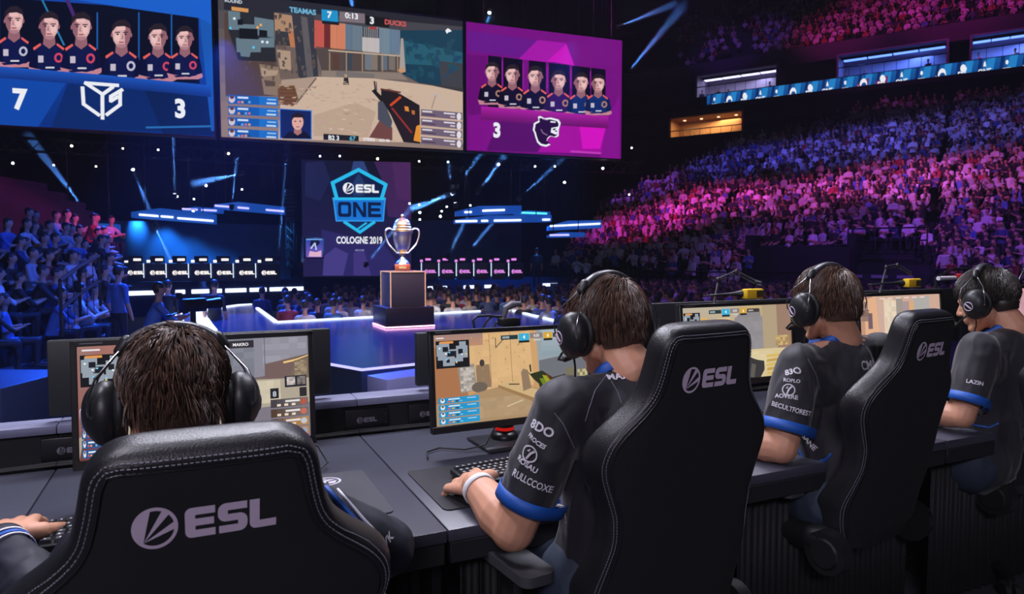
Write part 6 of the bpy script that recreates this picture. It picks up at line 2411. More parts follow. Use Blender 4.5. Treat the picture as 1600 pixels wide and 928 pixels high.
# ---- lit suites behind the ribbon board
SUITE = [(1087, 1212, 15.1, 16.95, (.62, .62, 1.0), 70, 'suite with pale violet light at the dark end of the gallery'),
         (1306, 1476, 15.1, 16.95, (.12, .26, 1.0), 170, 'suite with bright blue ceiling light in the middle of the gallery'),
         (1512, 1640, 15.1, 16.95, (.14, .28, 1.0), 170, 'suite with bright blue ceiling light at the frame edge'),
         (1047, 1160, 11.05, 13.0, (1.0, .66, .36), 160, 'warmly lit suite hanging below the ribbon board')]
SWALL = mat('pale suite wall', srgb(190, 180, 205), .7, noise_amt=.08)
SWARM = mat('warm wooden suite wall', srgb(200, 150, 100), .6, noise_amt=.15, noise_scale=4)


def q_at(px, e):
    d = ray(px, 200)
    s = e / d.dot(EE)
    return V((d.x * s, d.y * s, 0)).dot(DD)


for px0, px1, z0, z1, colr, pw, lab in SUITE:
    e0_, dp = (59.0, 3.2) if z0 > 15 else (56.2, 2.2)
    a, b = q_at(px0, e0_), q_at(px1, e0_)
    wd = b - a
    o_ = ED(e0_, (a + b) / 2, z0)
    rz = atan2(DD.y, DD.x)
    t = thing('gallery_suite', lab, 'suite', o_, rz, 'gallery suites')
    m_ = SWALL if z0 > 15 else SWARM
    MB().box((0, dp, (z1 - z0) / 2), (wd, .1, z1 - z0)).build('rear_wall', m_, t, smooth=False)
    for s in (-1, 1):
        MB().box((s * wd / 2, dp / 2, (z1 - z0) / 2), (.15, dp, z1 - z0)).build('partition', m_, t, smooth=False)
    MB().box((0, dp / 2, z1 - z0), (wd, dp, .1)).build('suite_ceiling', m_, t, smooth=False)
    MB().box((0, dp / 2, -.05), (wd, dp, .1)).build('suite_floor', GAL, t, smooth=False)
    mb = MB().tube([(-wd / 2, 0, .85), (wd / 2, 0, .85)], .04, 6)
    n = int(wd / .8)
    for k in range(n + 1):
        mb.cyl((-wd / 2 + wd * k / n, 0, 0), (-wd / 2 + wd * k / n, 0, .85), .02, n=5)
    mb.build('railing', SATIN, t)
    LM = emat('suite lamp %d' % int(px0), colr, 2.2)
    for k in range(4):
        MB().rbox((wd * (-.36 + .24 * k), dp * .55, z1 - z0 - .09), (wd * .225 if z0 > 15 else .2, .5 if z0 > 15 else .2, .05), .01, 1).build('ceiling_lamp', LM, t)
    ld = bpy.data.lights.new('suite lamp', 'AREA')
    ld.shape = 'RECTANGLE'
    ld.size, ld.size_y, ld.energy, ld.color = wd * .8, 1.0, pw, colr
    lo = bpy.data.objects.new('suite_light', ld)
    COL.objects.link(lo)
    lo.location = ED(e0_ + dp * .5, (a + b) / 2, z1 - .2)

# ---- railings and way out at the foot of the stand
def rail(pts, h, name, label, n_mid=1, step=1.2, group='stand railings', mesh_fill=False):
    t = thing(name, label, 'railing', pts[0], 0, group)
    o_ = V(pts[0])
    tr_ = MB()
    for z in [h] + [h * (j + 1) / (n_mid + 1) for j in range(n_mid)]:
        tr_.tube([V(p) - o_ + V((0, 0, z)) for p in pts], .035, 6)
    tr_.build('rail', SATIN, t)
    for a, b in zip(pts[:-1], pts[1:]):
        a, b = V(a) - o_, V(b) - o_
        n = max(1, int((b - a).length / step))
        for k in range(n + 1):
            p = a.lerp(b, k / n)
            MB().cyl(p, p + V((0, 0, h)), .028, n=6).build('post', SATIN, t)
        if mesh_fill:
            mb = MB()
            m = max(2, int((b - a).length / .25))
            for k in range(m):
                p, q = a.lerp(b, k / m), a.lerp(b, (k + 1) / m)
                mb.cyl(p, p + V((0, 0, h)), .008, n=4, caps=False)
            mb.build('bar_infill', SATIN, t)
    return t


RAILM = mat('pale tread edge', srgb(150, 150, 165), .6, noise_amt=.05)
qa, qb = q_at(1180, 31), q_at(1340, 31)
zv = row_floor(6)
vo = thing('vomitory', 'dark walled way out low in the pink lit stand', 'exit', ED(30.2, (qa + qb) / 2, 0), atan2(DD.y, DD.x))
wd = qb - qa
MB().box((0, 0, (PIT + 1.7) / 2), (wd, .3, 1.7 - PIT)).build('front_wall', GAL, vo, smooth=False)
MB().box((-wd / 2, 1.8, (PIT + 2.3) / 2), (.25, 3.6, 2.3 - PIT)).build('side_wall', GAL, vo, smooth=False)
MB().box((wd / 2, 1.8, (PIT + 2.3) / 2), (.25, 3.6, 2.3 - PIT)).build('side_wall', GAL, vo, smooth=False)
MB().box((0, 1.8, 1.72), (wd, 3.6, .1)).build('landing', GAL, vo, smooth=False)
rail([ED(31, q_at(1330, 31), row_floor(4)), ED(31, q_at(1455, 31), row_floor(4))], 1.5, 'stand_railing', 'grey railing at the foot of the pink lit stand', 2, 1.6)
rail([ED(28.0, q_at(1000, 28), row_floor(0)), ED(28.0, q_at(1330, 28), row_floor(0))], 1.0, 'stand_railing', 'long dim railing along the foot of the pink lit stand', 1, 1.8)
for k in range(3):
    a, b = q_at(1330 + 40 * k, 30.6), q_at(1356 + 40 * k, 30.6)
    MB().box((0, 0, 0), (b - a, .3, .12), M=Matrix.Translation(ED(30.4, (a + b) / 2, row_floor(3) - .1)) @ rot2(atan2(DD.y, DD.x))).build('tread_edge', RAILM, None, smooth=False)
for o in [x for x in bpy.data.objects if x.name.startswith('tread_edge')]:
    tag(o, 'pale step edge under the grey railing of the pink lit stand', 'step', 'pale step edges')

# ---- stand on the other side, close by
LX, LP, LRISE = -8.2, .72, .36
LZ0 = -.55
lrow = lambda k: LZ0 + LRISE * k
lx = lambda k: LX - LP * k
mb = MB()
for k in range(14):
    ye = min(26, 1.63 * abs(lx(k)) + .2)
    mb.box((lx(k) - LP / 2, (7 + ye) / 2, (PIT + lrow(k)) / 2), (LP, ye - 7, lrow(k) - PIT))
struct(mb.build('floor_side_terrace', STEPM, smooth=False))
rail([P(97, 527, 12.0), P(126, 500, 12.8), P(157, 478, 13.6)], 1.0, 'stand_railing', 'dim barred railing sloping up at the corner of the near seating stand', 1, .6, mesh_fill=True)
rail([V((-11.5, 6.9, -.3)), V((-8.6, 6.9, -.3))], 1.0, 'stand_railing', 'plain handrail on the blue block at the frame edge', 1, 1.4)
BLK = mat('dark blue grey block', (.04, .05, .075), .6, noise_amt=.15)
for k, (x0, x1, y0, y1, z1, lab) in enumerate(((-12, -8.7, 5.6, 8.2, -.3, 'blue grey platform block under the plain handrail'), (-8.6, -6.4, 5.2, 7.6, -.05, 'blue grey block leaning toward the red-wall monitor'), (-7.9, -6.2, 8.2, 9.6, -.2, 'low blue grey block beside the standing man'))):
    t = thing('platform_block', lab, 'platform', ((x0 + x1) / 2, (y0 + y1) / 2, PIT), 0, 'platform blocks by the near stand')
    MB().rbox((0, 0, (z1 - PIT) / 2), (x1 - x0, y1 - y0, z1 - PIT), .03, 2).build('deck', BLK, t)
    for s in (-1, 0, 1):
        mb = MB().prism([(-.5, 0), (.5, 0), (.12, z1 - PIT - .06), (-.12, z1 - PIT - .06)], .12, M=Matrix.Translation((s * (x1 - x0) * .3, -(y1 - y0) / 2 - .1, 0)))
        mb.build('wedge_panel', BLK, t)

# ---- people of the public
PEOPLE_MATS = []


def person_slot(name, objcol=False, c=(.5, .5, .5), r=.7):
    m = bpy.data.materials.new(name)
    m.use_nodes = True
    nt = m.node_tree
    b = nt.nodes['Principled BSDF']
    b.inputs['Roughness'].default_value = r
    b.inputs['Base Color'].default_value = (*c, 1)
    if objcol:
        oi = nt.nodes.new('ShaderNodeObjectInfo')
        n = nt.nodes.new('ShaderNodeTexNoise')
        n.inputs['Scale'].default_value = 12
        mx = nt.nodes.new('ShaderNodeMix')
        mx.data_type = 'RGBA'
        mx.blend_type = 'MULTIPLY'
        mx.inputs[0].default_value = .25
        nt.links.new(oi.outputs['Color'], mx.inputs[6])
        nt.links.new(n.outputs['Color'], mx.inputs[7])
        nt.links.new(mx.outputs[2], b.inputs['Base Color'])
    return m


PSH = person_slot('public shirt', True)
PSK = person_slot('public skin', False, srgb(205, 155, 130), .55)
PTR = person_slot('public trousers', False, (.025, .027, .04))
PHR = person_slot('public hair', False, (.03, .022, .018), .5)
PSL = [PSH, PSK, PTR, PHR]


def figure(pose, vox):
    """one continuous body facing -y, feet at z=0 (seated: hips at 0.45); returns (mesh)"""
    mb = MB()
    st_ = pose.startswith('stand')
    hz = .92 if st_ else .50
    hy = 0
    lean = {'sit': -.03, 'lean': -.16, 'back': .05}.get(pose, 0)
    hip = V((0, hy, hz))
    ch = V((0, hy + lean * .6, hz + .28))
    shz = hz + .48
    sh = V((0, hy + lean, shz))
    hd = V((0, hy + lean - .03, shz + .25))
    mb.chain([hip, ch, sh - V((0, 0, .06))], [.145, .15, .13], flat=((0, 1, 0), .72), n=12)
    mb.capsule(sh + V((-.15, 0, -.02)), sh + V((.15, 0, -.02)), .065, .065, n=10)
    mb.capsule(sh, hd - V((0, 0, .05)), .055, .05, n=10)
    mb.ell(hd, (.078, .098, .118), nu=14, nv=10)
    mb.ell(hd + V((0, -.095, -.015)), (.014, .018, .022), nu=8, nv=6)
    mb.ell(hd + V((0, .012, .03)), (.086, .10, .105), nu=14, nv=10)
    arms = {'sit': ((.22, -.06, -.30), (.10, -.30, -.36)), 'lean': ((.24, -.20, -.27), (.06, -.40, -.20)), 'back': ((.25, -.02, -.28), (.02, -.20, -.22)), 'clap': ((.24, -.10, -.26), (.03, -.30, -.05)), 'up': ((.30, -.05, .14), (.26, -.10, .42)),
            'stand': ((.23, .02, -.29), (.24, -.06, -.55)), 'stand_fold': ((.25, -.04, -.28), (.02, -.20, -.24)), 'stand_work': ((.24, -.10, -.26), (.16, -.38, -.22))}[pose]
    for s in (-1, 1):
        S = sh + V((s * .185, 0, -.03))
        E = sh + V((s * arms[0][0], arms[0][1], arms[0][2]))
        H_ = sh + V((s * arms[1][0], arms[1][1], arms[1][2]))
        mb.chain([S, E, H_], [.052, .044, .034], n=10)
        mb.capsule(H_, H_ + _norm(H_ - E) * .08, .036, .028, n=8, flat=((1, 0, 0), .7))
        hj = hip + V((s * .09, 0, -.02))
        if st_:
            kn, an = hip + V((s * .10, -.02, -.42)), V((s * .11, .02, .08))
        else:
            kn, an = hip + V((s * .12, -.44, .0)), V((s * .12, -.42, .08))
        mb.chain([hj, kn, an], [.085, .06, .042], n=10)
        mb.capsule(an + V((0, .03, -.03)), an + V((0, -.15, -.045)), .04, .032, n=8)
    me = remesh(mb, vox, 2, .4, 'figure')
    mi = []
    for p in me.polygons:
        c = p.center
        r = c - hd
        if c.z > hd.z - .11 and abs(c.x) < .10 and abs(r.y) < .14:
            hair = r.z > .055 or (r.y > .02 and r.z > -.05) or (r.y > -.05 and r.z > .02 and abs(r.x) > .06)
            mi.append(3 if hair else 1)
        elif c.z > shz + .03 and abs(c.x) < .07 and not pose == 'up':
            mi.append(1)
        else:
            hand = False
            for s in (-1, 1):
                E = sh + V((s * arms[0][0], arms[0][1], arms[0][2]))
                H_ = sh + V((s * arms[1][0], arms[1][1], arms[1][2]))
                ab = H_ - E
                tt_ = (c - E).dot(ab) / ab.dot(ab)
                if tt_ > .1 and (c - (E + ab * min(tt_, 1.4))).length < .065:
                    hand = True
            if hand:
                mi.append(1)
            elif c.z < hz - .02 or (not st_ and c.y < hip.y - .16 and c.z < hz + .1):
                mi.append(2)
            else:
                mi.append(0)
    me.materials.clear()
    for m in PSL:
        me.materials.append(m)
    me.polygons.foreach_set('material_index', mi)
    return me


POSES = ['sit', 'lean', 'back', 'clap', 'up', 'stand', 'stand_fold', 'stand_work']
FINE = {p: figure(p, .016) for p in POSES}
COARSE = {p: figure(p, .042) for p in ('sit', 'lean', 'back', 'clap', 'up', 'stand_fold')}

SHIRTS = [((.80, .80, .82), 'white'), ((.55, .56, .60), 'grey'), ((.02, .02, .025), 'black'), ((.05, .08, .22), 'navy'), ((.40, .04, .05), 'red'), ((.10, .22, .55), 'blue')]
rs = random.Random(12)
FOLK = []          # (pos, facing angle, pose, shirt index, area)


def face_to(p, tgt):
    d = V(tgt) - V(p)
    return atan2(d.y, d.x) + pi / 2


STAGEC = V((-4, 20, 0))


def lim(px, table):
    for (a, ya), (b, yb) in zip(table[:-1], table[1:]):
        if a <= px <= b:
            return ya + (yb - ya) * (px - a) / (b - a)
    return table[0][1] if px < table[0][0] else table[-1][1]


TOPLINE = [(870, 395), (905, 352), (945, 312), (1000, 280), (1055, 255), (1100, 236), (1160, 212), (1225, 196), (1300, 172), (1400, 150), (1500, 135), (1600, 118)]
# pink lit stand
for k in range(NROW):
    e = E0 + PITCHR * k + .35
    q = -34 + rs.random() * .3
    while q < 11:
        q += .46 + rs.uniform(-.03, .05)
        if abs((q + 100) % 9.5 - 4) < .12:
            continue
        p = ED(e, q + 0, row_floor(k))
        px, py = proj(p + V((0, 0, 1.2)))
        if px < 868 or px > 1740 or py < lim(px, TOPLINE) + rs.uniform(-4, 10):
            continue
        if 1172 < px < 1345 and py > 362 and k < 8:
            continue
        if 1330 < px < 1465 and 356 < py < 440 and k < 6:
            continue
        if k < 2 and px < 1480 and rs.random() < .7:
            continue
        dens = .93
        if k > 28 and px < 1320:
            dens = .55
        if rs.random() > dens:
            continue
        si = rs.choices(range(6), (.36, .16, .30, .10, .04, .04))[0]
        pose = rs.choices(['sit', 'lean', 'back', 'clap', 'up', 'stand_fold'], (.4, .2, .2, .13, .02, .02))[0]
        FOLK.append((p, face_to(p, STAGEC) + rs.uniform(-.3, .3), pose, si, 'stand'))
# upper stand
for k in range(UPN):
    e = UP0 + .85 * k + .3
    q = -30 + rs.random() * .3
    while q < 9:
        q += .55 + rs.uniform(-.03, .08)
        p = ED(e, q, 18.0 + UPR * k)
        px, py = proj(p + V((0, 0, 1.2)))
        if px < 1060 or px > 1740 or py < -15:
            continue
        if rs.random() > (.85 if px > 1180 else .45):
            continue
        FOLK.append((p, face_to(p, STAGEC) + rs.uniform(-.3, .3), rs.choice(['sit', 'lean', 'back', 'clap']), rs.choices(range(6), (.3, .2, .25, .1, .1, .05))[0], 'upper'))
# suite guests
for px0, px1, z0, z1, colr, pw, lab in SUITE:
    e_ = (59.0 if z0 > 15 else 56.2) + .5
    a, b = q_at(px0, e_), q_at(px1, e_)
    q = a + .5
    while q < b - .3:
        if rs.random() < .42:
            p = ED(e_ + rs.uniform(0, .6), q, z0 - .62)
            FOLK.append((p, face_to(p, STAGEC) + rs.uniform(-.4, .4), 'sit', rs.choice((2, 2, 3, 0)), 'suite'))
        q += .7
# near stand
for k in range(14):
    y = 8.6
    while y < 25:
        y += .50 + rs.uniform(-.05, .06)
        p = V((lx(k) - .42 + rs.uniform(-.06, .06), y, lrow(k)))
        px, py = proj(p + V((0, 0, 1.2)))
        if px < -40 or px > 166 or rs.random() > .95 or py < 333:
            continue
        FOLK.append((p, face_to(p, V((2, 20, 0))) + rs.uniform(-.35, .35), rs.choices(['sit', 'lean', 'back', 'clap'], (.35, .4, .15, .1))[0], rs.choices(range(6), (.22, .22, .22, .14, .06, .14))[0], 'near'))


# floor seats
def in_poly(p, poly):
    c = False
    for i in range(len(poly)):
        a, b = poly[i], poly[i - 1]
        if (a.y > p.y) != (b.y > p.y) and p.x < (b.x - a.x) * (p.y - a.y) / (b.y - a.y) + a.x:
            c = not c
    return c


for k in range(26):
    t_ = -9.5 + rs.random() * .3
    while t_ < 30:
        t_ += .56 + rs.uniform(-.04, .06)
        p = AA * t_ + BBv * (13.2 + .80 * k) + V((0, 0, PIT))
        px, py = proj(p + V((0, 0, 1.22)))
        if in_poly(p, S_) or px < 408 or px > 1740 or py < 426:
            continue
        if px < 900 and py < (457 if px < 520 else 450):
            continue
        if (p - V((c0.x, c0.y, PIT))).length < 1.6:
            continue
        ev, qv = p.dot(EE), p.dot(DD)
        if ev > 27.3:
            continue
        # behind the stage edge only
        if any((p - s_).length < .45 for s_ in S_):
            continue
        if rs.random() > .88:
            continue
        FOLK.append((p, face_to(p, STAGEC + V((0, 8, 0))) + rs.uniform(-.4, .4), rs.choices(['sit', 'lean', 'back'], (.6, .25, .15))[0], rs.choices(range(6), (.2, .2, .3, .14, .08, .08))[0], 'floor'))

# the ones that show largest become single figures, the rest one crowd
MASK = [(500, 500, 640, 930), (0, 530, 500, 930), (640, 505, 900, 930), (880, 425, 1030, 930), (1010, 478, 1250, 930), (1240, 425, 1345, 930), (1340, 458, 1500, 930), (1495, 425, 1600, 930)]


def seen(p, h):
    px, py = proj(p + V((0, 0, h)))
    if not (2 < px < 1598 and 2 < py < 920):
        return False
    return not any(a < px < c and b < py < d for a, b, c, d in MASK)


EXTRA = 12
cand = [(f[0].y, i) for i, f in enumerate(FOLK) if seen(f[0], 1.2 if not f[2].startswith('stand') else 1.6)]
cand.sort()
SINGLE = set(i for _, i in cand[:300 - EXTRA])
AREA = {'stand': 'in the pink lit stand', 'near': 'in the near blue lit stand', 'floor': 'in the dim floor rows', 'suite': 'in a gallery suite', 'upper': 'in the upper stand'}
POSEL = {'sit': 'sitting upright', 'lean': 'sitting leaned forward', 'back': 'sitting back with folded arms', 'clap': 'sitting with hands raised together', 'up': 'sitting with both arms up', 'stand_fold': 'standing with folded arms'}
for i in sorted(SINGLE):
    p, a, pose, si, area = FOLK[i]
    o = bpy.data.objects.new('person', FINE[pose])
    COL.objects.link(o)
    s = rs.uniform(.95, 1.06)
    o.location, o.rotation_euler, o.scale = p, (0, 0, a), (s, s, s)
    o.color = (*SHIRTS[si][0], 1)
    lab = '%s-shirted person %s %s' % (SHIRTS[si][1], POSEL[pose], AREA[area])
    tag(o, lab, 'person', lab)

# crowd
cm = bpy.data.materials.new('crowd clothes and skin')
cm.use_nodes = True
nt = cm.node_tree
at_ = nt.nodes.new('ShaderNodeAttribute')
at_.attribute_name = 'col'
nt.links.new(at_.outputs['Color'], nt.nodes['Principled BSDF'].inputs['Base Color'])
nt.nodes['Principled BSDF'].inputs['Roughness'].default_value = .7
base = {}
for pz, me in COARSE.items():
    me.calc_loop_triangles()
    nv = len(me.vertices)
    co = np.empty(nv * 3, np.float32)
    me.vertices.foreach_get('co', co)
    tri = np.empty(len(me.loop_triangles) * 3, np.int32)
    me.loop_triangles.foreach_get('vertices', tri)
    tm = np.array([t_.material_index for t_ in me.loop_triangles], np.int32)
    base[pz] = (co.reshape(-1, 3), tri.reshape(-1, 3), tm)
VV, TT, CCl, off = [], [], [], 0
SK = [srgb(205, 155, 130), srgb(180, 128, 104), srgb(220, 172, 148)]
for i, (p, a, pose, si, area) in enumerate(FOLK):
    if i in SINGLE:
        continue
    co, tri, tm = base[pose if pose in base else 'sit']
    ca, sa = cos(a), sin(a)
    s = rs.uniform(.94, 1.06)
    R3 = np.array([[ca, -sa, 0], [sa, ca, 0], [0, 0, 1]], np.float32) * s
    VV.append(co @ R3.T + np.array(p, np.float32))
    TT.append(tri + off)
    f = rs.uniform(.8, 1.1)
    pal = np.array([tuple(min(1, x * f) for x in SHIRTS[si][0]), SK[rs.randrange(3)], (.025, .027, .04), rs.choice(((.03, .022, .018), (.06, .04, .025), (.02, .018, .02)))], np.float32)
    CCl.append(pal[tm])
    off += len(co)
VV, TT, CCl = np.concatenate(VV), np.concatenate(TT), np.concatenate(CCl)
me = bpy.data.meshes.new('crowd')
me.vertices.add(len(VV))
me.vertices.foreach_set('co', VV.ravel())
me.loops.add(len(TT) * 3)
me.loops.foreach_set('vertex_index', TT.ravel().astype(np.int32))
me.polygons.add(len(TT))
me.polygons.foreach_set('loop_start', np.arange(0, len(TT) * 3, 3, dtype=np.int32))
me.polygons.foreach_set('use_smooth', np.ones(len(TT), bool))
ca_ = me.color_attributes.new('col', 'FLOAT_COLOR', 'CORNER')
cc = np.ones((len(TT), 3, 4), np.float32)
cc[:, :, :3] = CCl[:, None, :]
ca_.data.foreach_set('color', cc.ravel())
me.materials.append(cm)
me.update(calc_edges=True)
me.validate()
o = bpy.data.objects.new('crowd', me)
COL.objects.link(o)
tag(o, 'dense crowd of seated spectators filling the stands and floor rows', 'crowd', None, 'stuff')
print('FOLK', len(FOLK), 'single', len(SINGLE), 'crowd verts', len(VV))

# ---- crew and standing figures
CREW = [
    ((186, 505), 12.6, PIT + .35, 'stand', 5, 2.8, 'person standing in blue shirt on the block beside the near stand', 1.0),
    ((838, 440), 24.0, None, 'stand', 2, pi, 'person standing dark against the pink team desks', 1.0),
    ((262, 470), 15.0, PIT, 'stand', 2, pi, 'person standing in dark clothes before the third lit team desk', 1.0),
    ((335, 468), 15.2, PIT, 'stand', 2, pi, 'person standing dark in front of the fifth lit team desk', 1.0),
    ((1288, 240), 38, None, 'stand_fold', 0, .4, 'person in white shirt standing high in the pink lit stand', 1.0),
    ((150, 450), 17.5, PIT + .3, 'stand_fold', 2, 1.5, 'person standing in black beside the barred railing', 1.0),
]
for (px, py), dep, zf, pose, si, a, lab, s in CREW:
    p = P(px, py, dep)
    if zf is None:
        zf = p.z - .9
    if pose == 'stand_fold' and px > 1000:
        k = 22
        e = E0 + PITCHR * k + .35
        p = ED(e, q_at(px, e), 0)
        zf = row_floor(k)
        a = face_to(p, STAGEC)
    if px == 838:
        p = G(838, 449.5, 0)
        zf = -.0
        p = V((p.x, p.y, 0)) - V((0, .25, 0))
    o = bpy.data.objects.new('person', FINE[pose])
    COL.objects.link(o)
    o.location, o.rotation_euler, o.scale = V((p.x, p.y, zf)), (0, 0, a), (s, s, s)
    o.color = (*SHIRTS[si][0], 1)
    tag(o, lab, 'person', None)
    if px < 400 or px == 838:
        if zf > PIT + .02 and px != 838:
            t = thing('crew_riser', 'low black riser under the ' + {186: 'standing person in blue', 262: 'man before the third team desk', 341: 'man before the fifth team desk', 150: 'man beside the barred railing'}[px], 'riser', (p.x, p.y, PIT), 0, None)
            MB().rbox((0, 0, (zf - PIT) / 2), (1.0, 1.0, zf - PIT - .002), .02, 1).build('deck', BLK, t)
            for sx in (-1, 1):
                for sy in (-1, 1):
                    MB().rbox((sx * .46, sy * .46, (zf - PIT) / 2 - .02), (.05, .05, zf - PIT - .04), .005, 1).build('leg', SATIN, t)
# seated camera operator with a broadcast camera
p = P(240, 505, 11.0)
zf = p.z - .75
t = thing('camera_platform', 'dark platform carrying the seated camera operator', 'platform', (p.x + .2, p.y, PIT), 0)
MB().rbox((0, 0, (zf - PIT) / 2 - .02), (1.8, 1.7, max(.1, zf - PIT - .04)), .03, 2).build('deck', BLK, t)
for sx in (-1, 1):
    MB().rbox((sx * .8, 0, (zf - PIT) / 2 - .04), (.08, 1.6, max(.08, zf - PIT - .08)), .01, 1).build('leg', SATIN, t)
o = bpy.data.objects.new('person', FINE['lean'])
COL.objects.link(o)
o.location, o.rotation_euler, o.color = V((p.x - .1, p.y, zf + .06)), (0, 0, 2.2), (.10, .22, .55, 1)
tag(o, 'person in blue shirt sitting bent over the broadcast camera', 'person')
st_ = thing('camera_stool', 'black stool under the camera operator', 'stool', V((p.x - .1, p.y, zf)), 0)
MB().cyl((0, 0, .38), (0, 0, .45), .2, n=20).build('seat', BLACK, st_)
MB().cyl((0, 0, .02), (0, 0, .38), .03, n=10).build('post', SATIN, st_)
MB().cyl((0, 0, 0), (0, 0, .02), .2, n=20).build('foot_plate', SATIN, st_)
cp = V((p.x + .48, p.y + .35, zf))
t = thing('broadcast_camera', 'black broadcast camera on a pedestal before the seated operator', 'camera', cp, radians(-35))
MB().rbox((0, .0, 1.02), (.16, .42, .22), .02, 2).build('camera_body', BLACK, t)
MB().cyl((0, .2, 1.02), (0, .48, 1.02), .075, .10, n=18).build('lens', SATIN, t)
MB().rbox((-.02, -.22, 1.18), (.16, .04, .11), .01, 1).build('viewfinder', BLACK, t)
MB().cyl((0, 0, .12), (0, 0, .92), .045, n=14).build('column', SATIN, t)
MB().tube([(0, -.05, .95), (.08, -.35, .9), (.1, -.5, .88)], .014, 8).build('pan_handle', SATIN, t)
for k in range(3):
    a = 2 * pi * k / 3
    MB().tube([(0, 0, .35), (.38 * cos(a), .38 * sin(a), .02)], .022, 8).build('leg', SATIN, t)
HAZE = .13
# ================================================================== lamps that light the place
def area(p, tgt, size, e, c, sy=None, spread=None, name='area_lamp'):
    d = bpy.data.lights.new(name, 'AREA')
    d.size, d.energy, d.color = size, e, c
    if sy:
        d.shape = 'RECTANGLE'
        d.size_y = sy
    if spread:
        d.spread = radians(spread)
    o = bpy.data.objects.new(name, d)
    COL.objects.link(o)
    o.location = p
    o.rotation_euler = (V(tgt) - V(p)).to_track_quat('-Z', 'Y').to_euler()
    return o


def spot(p, tgt, e, c, ang, blend=.6, r=.15, name='spot_lamp'):
    d = bpy.data.lights.new(name, 'SPOT')
    d.energy, d.color, d.spot_size, d.spot_blend, d.shadow_soft_size = e, c, radians(ang), blend, r
    o = bpy.data.objects.new(name, d)
    COL.objects.link(o)
    o.location = p
    o.rotation_euler = (V(tgt) - V(p)).to_track_quat('-Z', 'Y').to_euler()
    return o


# players' row: truss lamps above, before and behind the desks
area(RN(.6, 4.6, 5.2), RN(.8, 1.6, .8), 2.4, 300, (.86, .86, 1.0), .5)
area(RN(3.2, 3.2, 5.0), RN(2.0, 1.6, .9), 1.6, 150, (.88, .86, 1.0), .5)
area(RN(-1.5, 1.5, 5.0), RN(.0, 1.4, .9), 1.2, 110, (.90, .86, 1.0), .5)
area(V((-.6, -4.5, 4.2)), RN(1.2, 1.3, 1.0), 2.5, 150, (.92, .84, 1.0), .6)
# trophy
spot(P(600, -180, 9), (c0.x, c0.y, 1.5), 4500, (1, .82, .64), 6.5)
spot(P(720, -60, 12), (c0.x, c0.y, .2), 3200, (.9, .40, .9), 18)
spot(V((c0.x - 2.5, c0.y - 7, 7.5)), (c0.x, c0.y, 1.75), 3500, (1, .80, .58), 7.5)
spot(V((c0.x + 5, c0.y - 4, 6.0)), (c0.x, c0.y, 1.75), 1800, (1, .72, .85), 8.5)
area(V((c0.x - 1.6, c0.y - 5, 6.0)), (c0.x, c0.y, 1.7), 1.8, 34, (1, .84, .64), None, 30)  # added soft light above the view, there for the trophy metal to reflect
# stage floor blue wash
BLU = (.015, .10, 1.0)
spot(P(350, 60, 20), (-5, 13, 0), 26000, BLU, 46)
spot(P(900, 60, 20), (-1, 13.5, 0), 15000, (.03, .12, 1.0), 36)
spot(P(200, 120, 24), (-7.5, 16, 0), 22000, BLU, 40)
# team stages
for px in (215, 262, 300, 345, 400, 450):
    spot(P(px, 335, 29.2), P(px, 430, 30.8), 520, (.03, .30, 1.0), 60, .9)
for px in (680, 720, 765, 810, 850):
    spot(P(px, 335, 29.5), P(px, 430, 31.2), 520, (.02, .20, 1.0), 60, .9)
# near stand: blue with a violet touch high up
spot(V((-2, 12, 9)), V((-11, 15, .5)), 4200, (.008, .09, 1.0), 62)
spot(V((-1, 17, 4.9)), V((-14.5, 20.5, 3.2)), 4200, (.95, .06, .30), 24)
spot(V((0, 18, 4.9)), V((-17, 24, 4.5)), 5000, (.6, .06, .8), 24)
spot(V((-3, 4, 6)), V((-8.5, 8, -.3)), 1500, (.02, .12, 1.0), 60)
# floor rows
spot(V((-2, 20, 16)), V((-1, 21, 0)), 3000, (.22, .07, .70), 80)
spot(V((14, 14, 14)), V((14, 20, 0)), 4500, (.24, .09, .95), 80)


# big stand: magenta sweeps low and middle, blue above
def stand_at(px, py_row):
    e = E0 + PITCHR * py_row
    return ED(e, q_at(px, e), row_floor(py_row) + 1)


SRC = V((-8, 26, 24))
for px, row, e, c, ang in ((1010, 8, 26040, (.95, .04, .66), 13), (1110, 12, 37200, (.92, .07, .72), 13), (1240, 12, 28520, (.85, .10, .80), 13), (1380, 14, 37200, (.80, .12, .82), 14), (1540, 14, 37200, (.80, .14, .9), 15),
                           (1000, 16, 16120, (.40, .08, 1.0), 13), (1150, 21, 21080, (.10, .09, 1.0), 13), (1300, 23, 27280, (.14, .12, 1.0), 14), (1480, 25, 32240, (.18, .15, 1.0), 15),
                           (1420, 5, 12400, (.28, .06, 1.0), 15), (1580, 6, 16120, (.5, .08, .9), 15), (1250, 5, 8680, (.45, .05, .9), 15), (930, 6, 11160, (.55, .04, .7), 9)):
    spot(SRC + V((rs.uniform(-3, 3), rs.uniform(-3, 3), 0)), stand_at(px, row), e, c, ang, .9, .3)
# upper stand
for px, e, c in ((1150, 12000, (.25, .08, .9)), (1330, 18000, (.9, .04, .5)), (1520, 20000, (.85, .03, .55))):
    spot(V((2, 30, 34)), ED(64, q_at(px, 64), 20), e, c, 16, .8, .3)
spot(V((2, 30, 30)), ED(60, q_at(1450, 60), 17), 7000, (.70, .06, .7), 30, .8, .3)

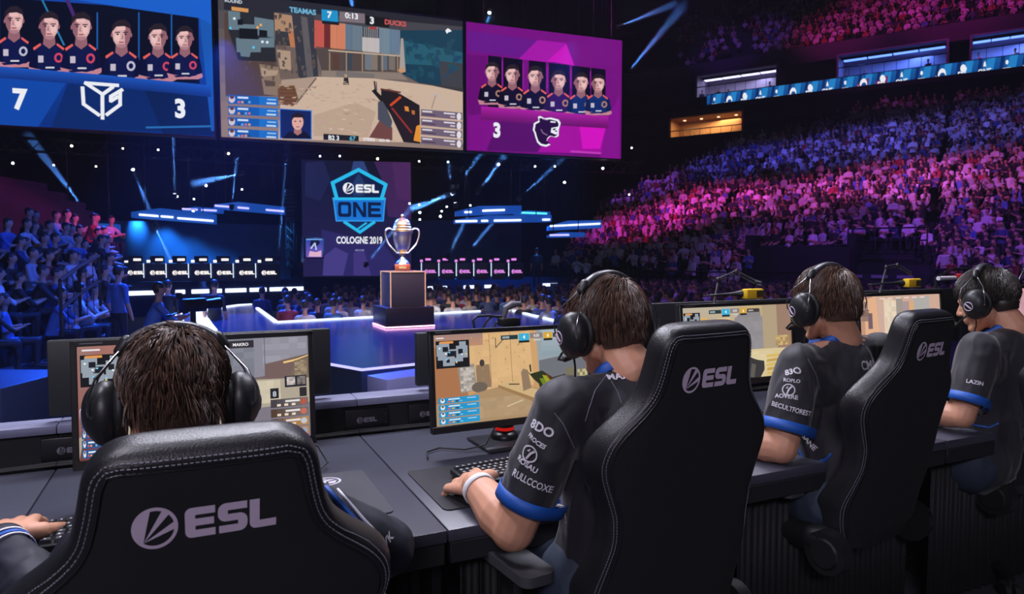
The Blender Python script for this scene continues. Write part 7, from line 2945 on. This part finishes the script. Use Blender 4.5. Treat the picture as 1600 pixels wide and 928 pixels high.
# beams: a narrow spot in each beam lamp; the shaft of haze it lights belongs to the lamp
hz = bpy.data.materials.new('lit stage haze')
hz.use_nodes = True
nt = hz.node_tree
nt.nodes.clear()
vs_ = nt.nodes.new('ShaderNodeVolumeScatter')
vs_.inputs['Color'].default_value = (.9, .95, 1, 1)
vs_.inputs['Density'].default_value = HAZE
vs_.inputs['Anisotropy'].default_value = .2
oo_ = nt.nodes.new('ShaderNodeOutputMaterial')
nt.links.new(vs_.outputs[0], oo_.inputs['Volume'])
for lamp, (s_, e_, d0, d1, wpx, st_) in zip(BEAM_LAMPS, BEAMS):
    a, b = P(*s_, d0), P(*e_, d1)
    d = (b - a).normalized()
    L = (b - a).length
    ang = max(2.2, min(math.degrees(2 * math.atan(wpx * d1 / F / 2 / L)) * .65, 12))
    spot(a + d * .16, b, 34000 * st_, (.10, .32, 1.0), ang, .5, .03, 'beam_lamp')
    k = math.tan(radians(ang / 2)) * 1.15
    MB().cyl(d * .2, d * (L * 1.25), .2 * k + .03, L * 1.25 * k + .03, n=20).build('light_shaft', hz, lamp)
# ================================================================== camera, world, view
cam_d = bpy.data.cameras.new('camera')
cam_d.sensor_width = 36
cam_d.lens = F / 1600 * 36
cam_d.clip_start = .05
cam_d.clip_end = 500
cam_d.dof.use_dof = True
cam_d.dof.focus_distance = 1.95
cam_d.dof.aperture_fstop = 9
cam_o = bpy.data.objects.new('camera', cam_d)
COL.objects.link(cam_o)
cam_o.location = CAM
cam_o.rotation_euler = (pi / 2 - PITCH, 0, 0)
SC.camera = cam_o
w = bpy.data.worlds.new('world')
SC.world = w
w.use_nodes = True
w.node_tree.nodes['Background'].inputs[0].default_value = (.012, .018, .045, 1)
w.node_tree.nodes['Background'].inputs[1].default_value = WORLD_S if 'WORLD_S' in globals() else .2
vol = w.node_tree.nodes.new('ShaderNodeVolumeScatter')
vol.inputs['Color'].default_value = (.85, .93, 1, 1)
vol.inputs['Density'].default_value = .0008
vol.inputs['Anisotropy'].default_value = .1
w.node_tree.links.new(vol.outputs[0], w.node_tree.nodes['World Output'].inputs['Volume'])
SC.view_settings.view_transform = 'Standard'
SC.view_settings.look = 'None'
SC.view_settings.gamma = 1
SC.view_settings.exposure = 0
SC.view_settings.use_curve_mapping = False
SC.cycles.use_denoising = True
SC.cycles.max_bounces = 6
SC.cycles.transparent_max_bounces = 24
SC.cycles.sample_clamp_indirect = 4
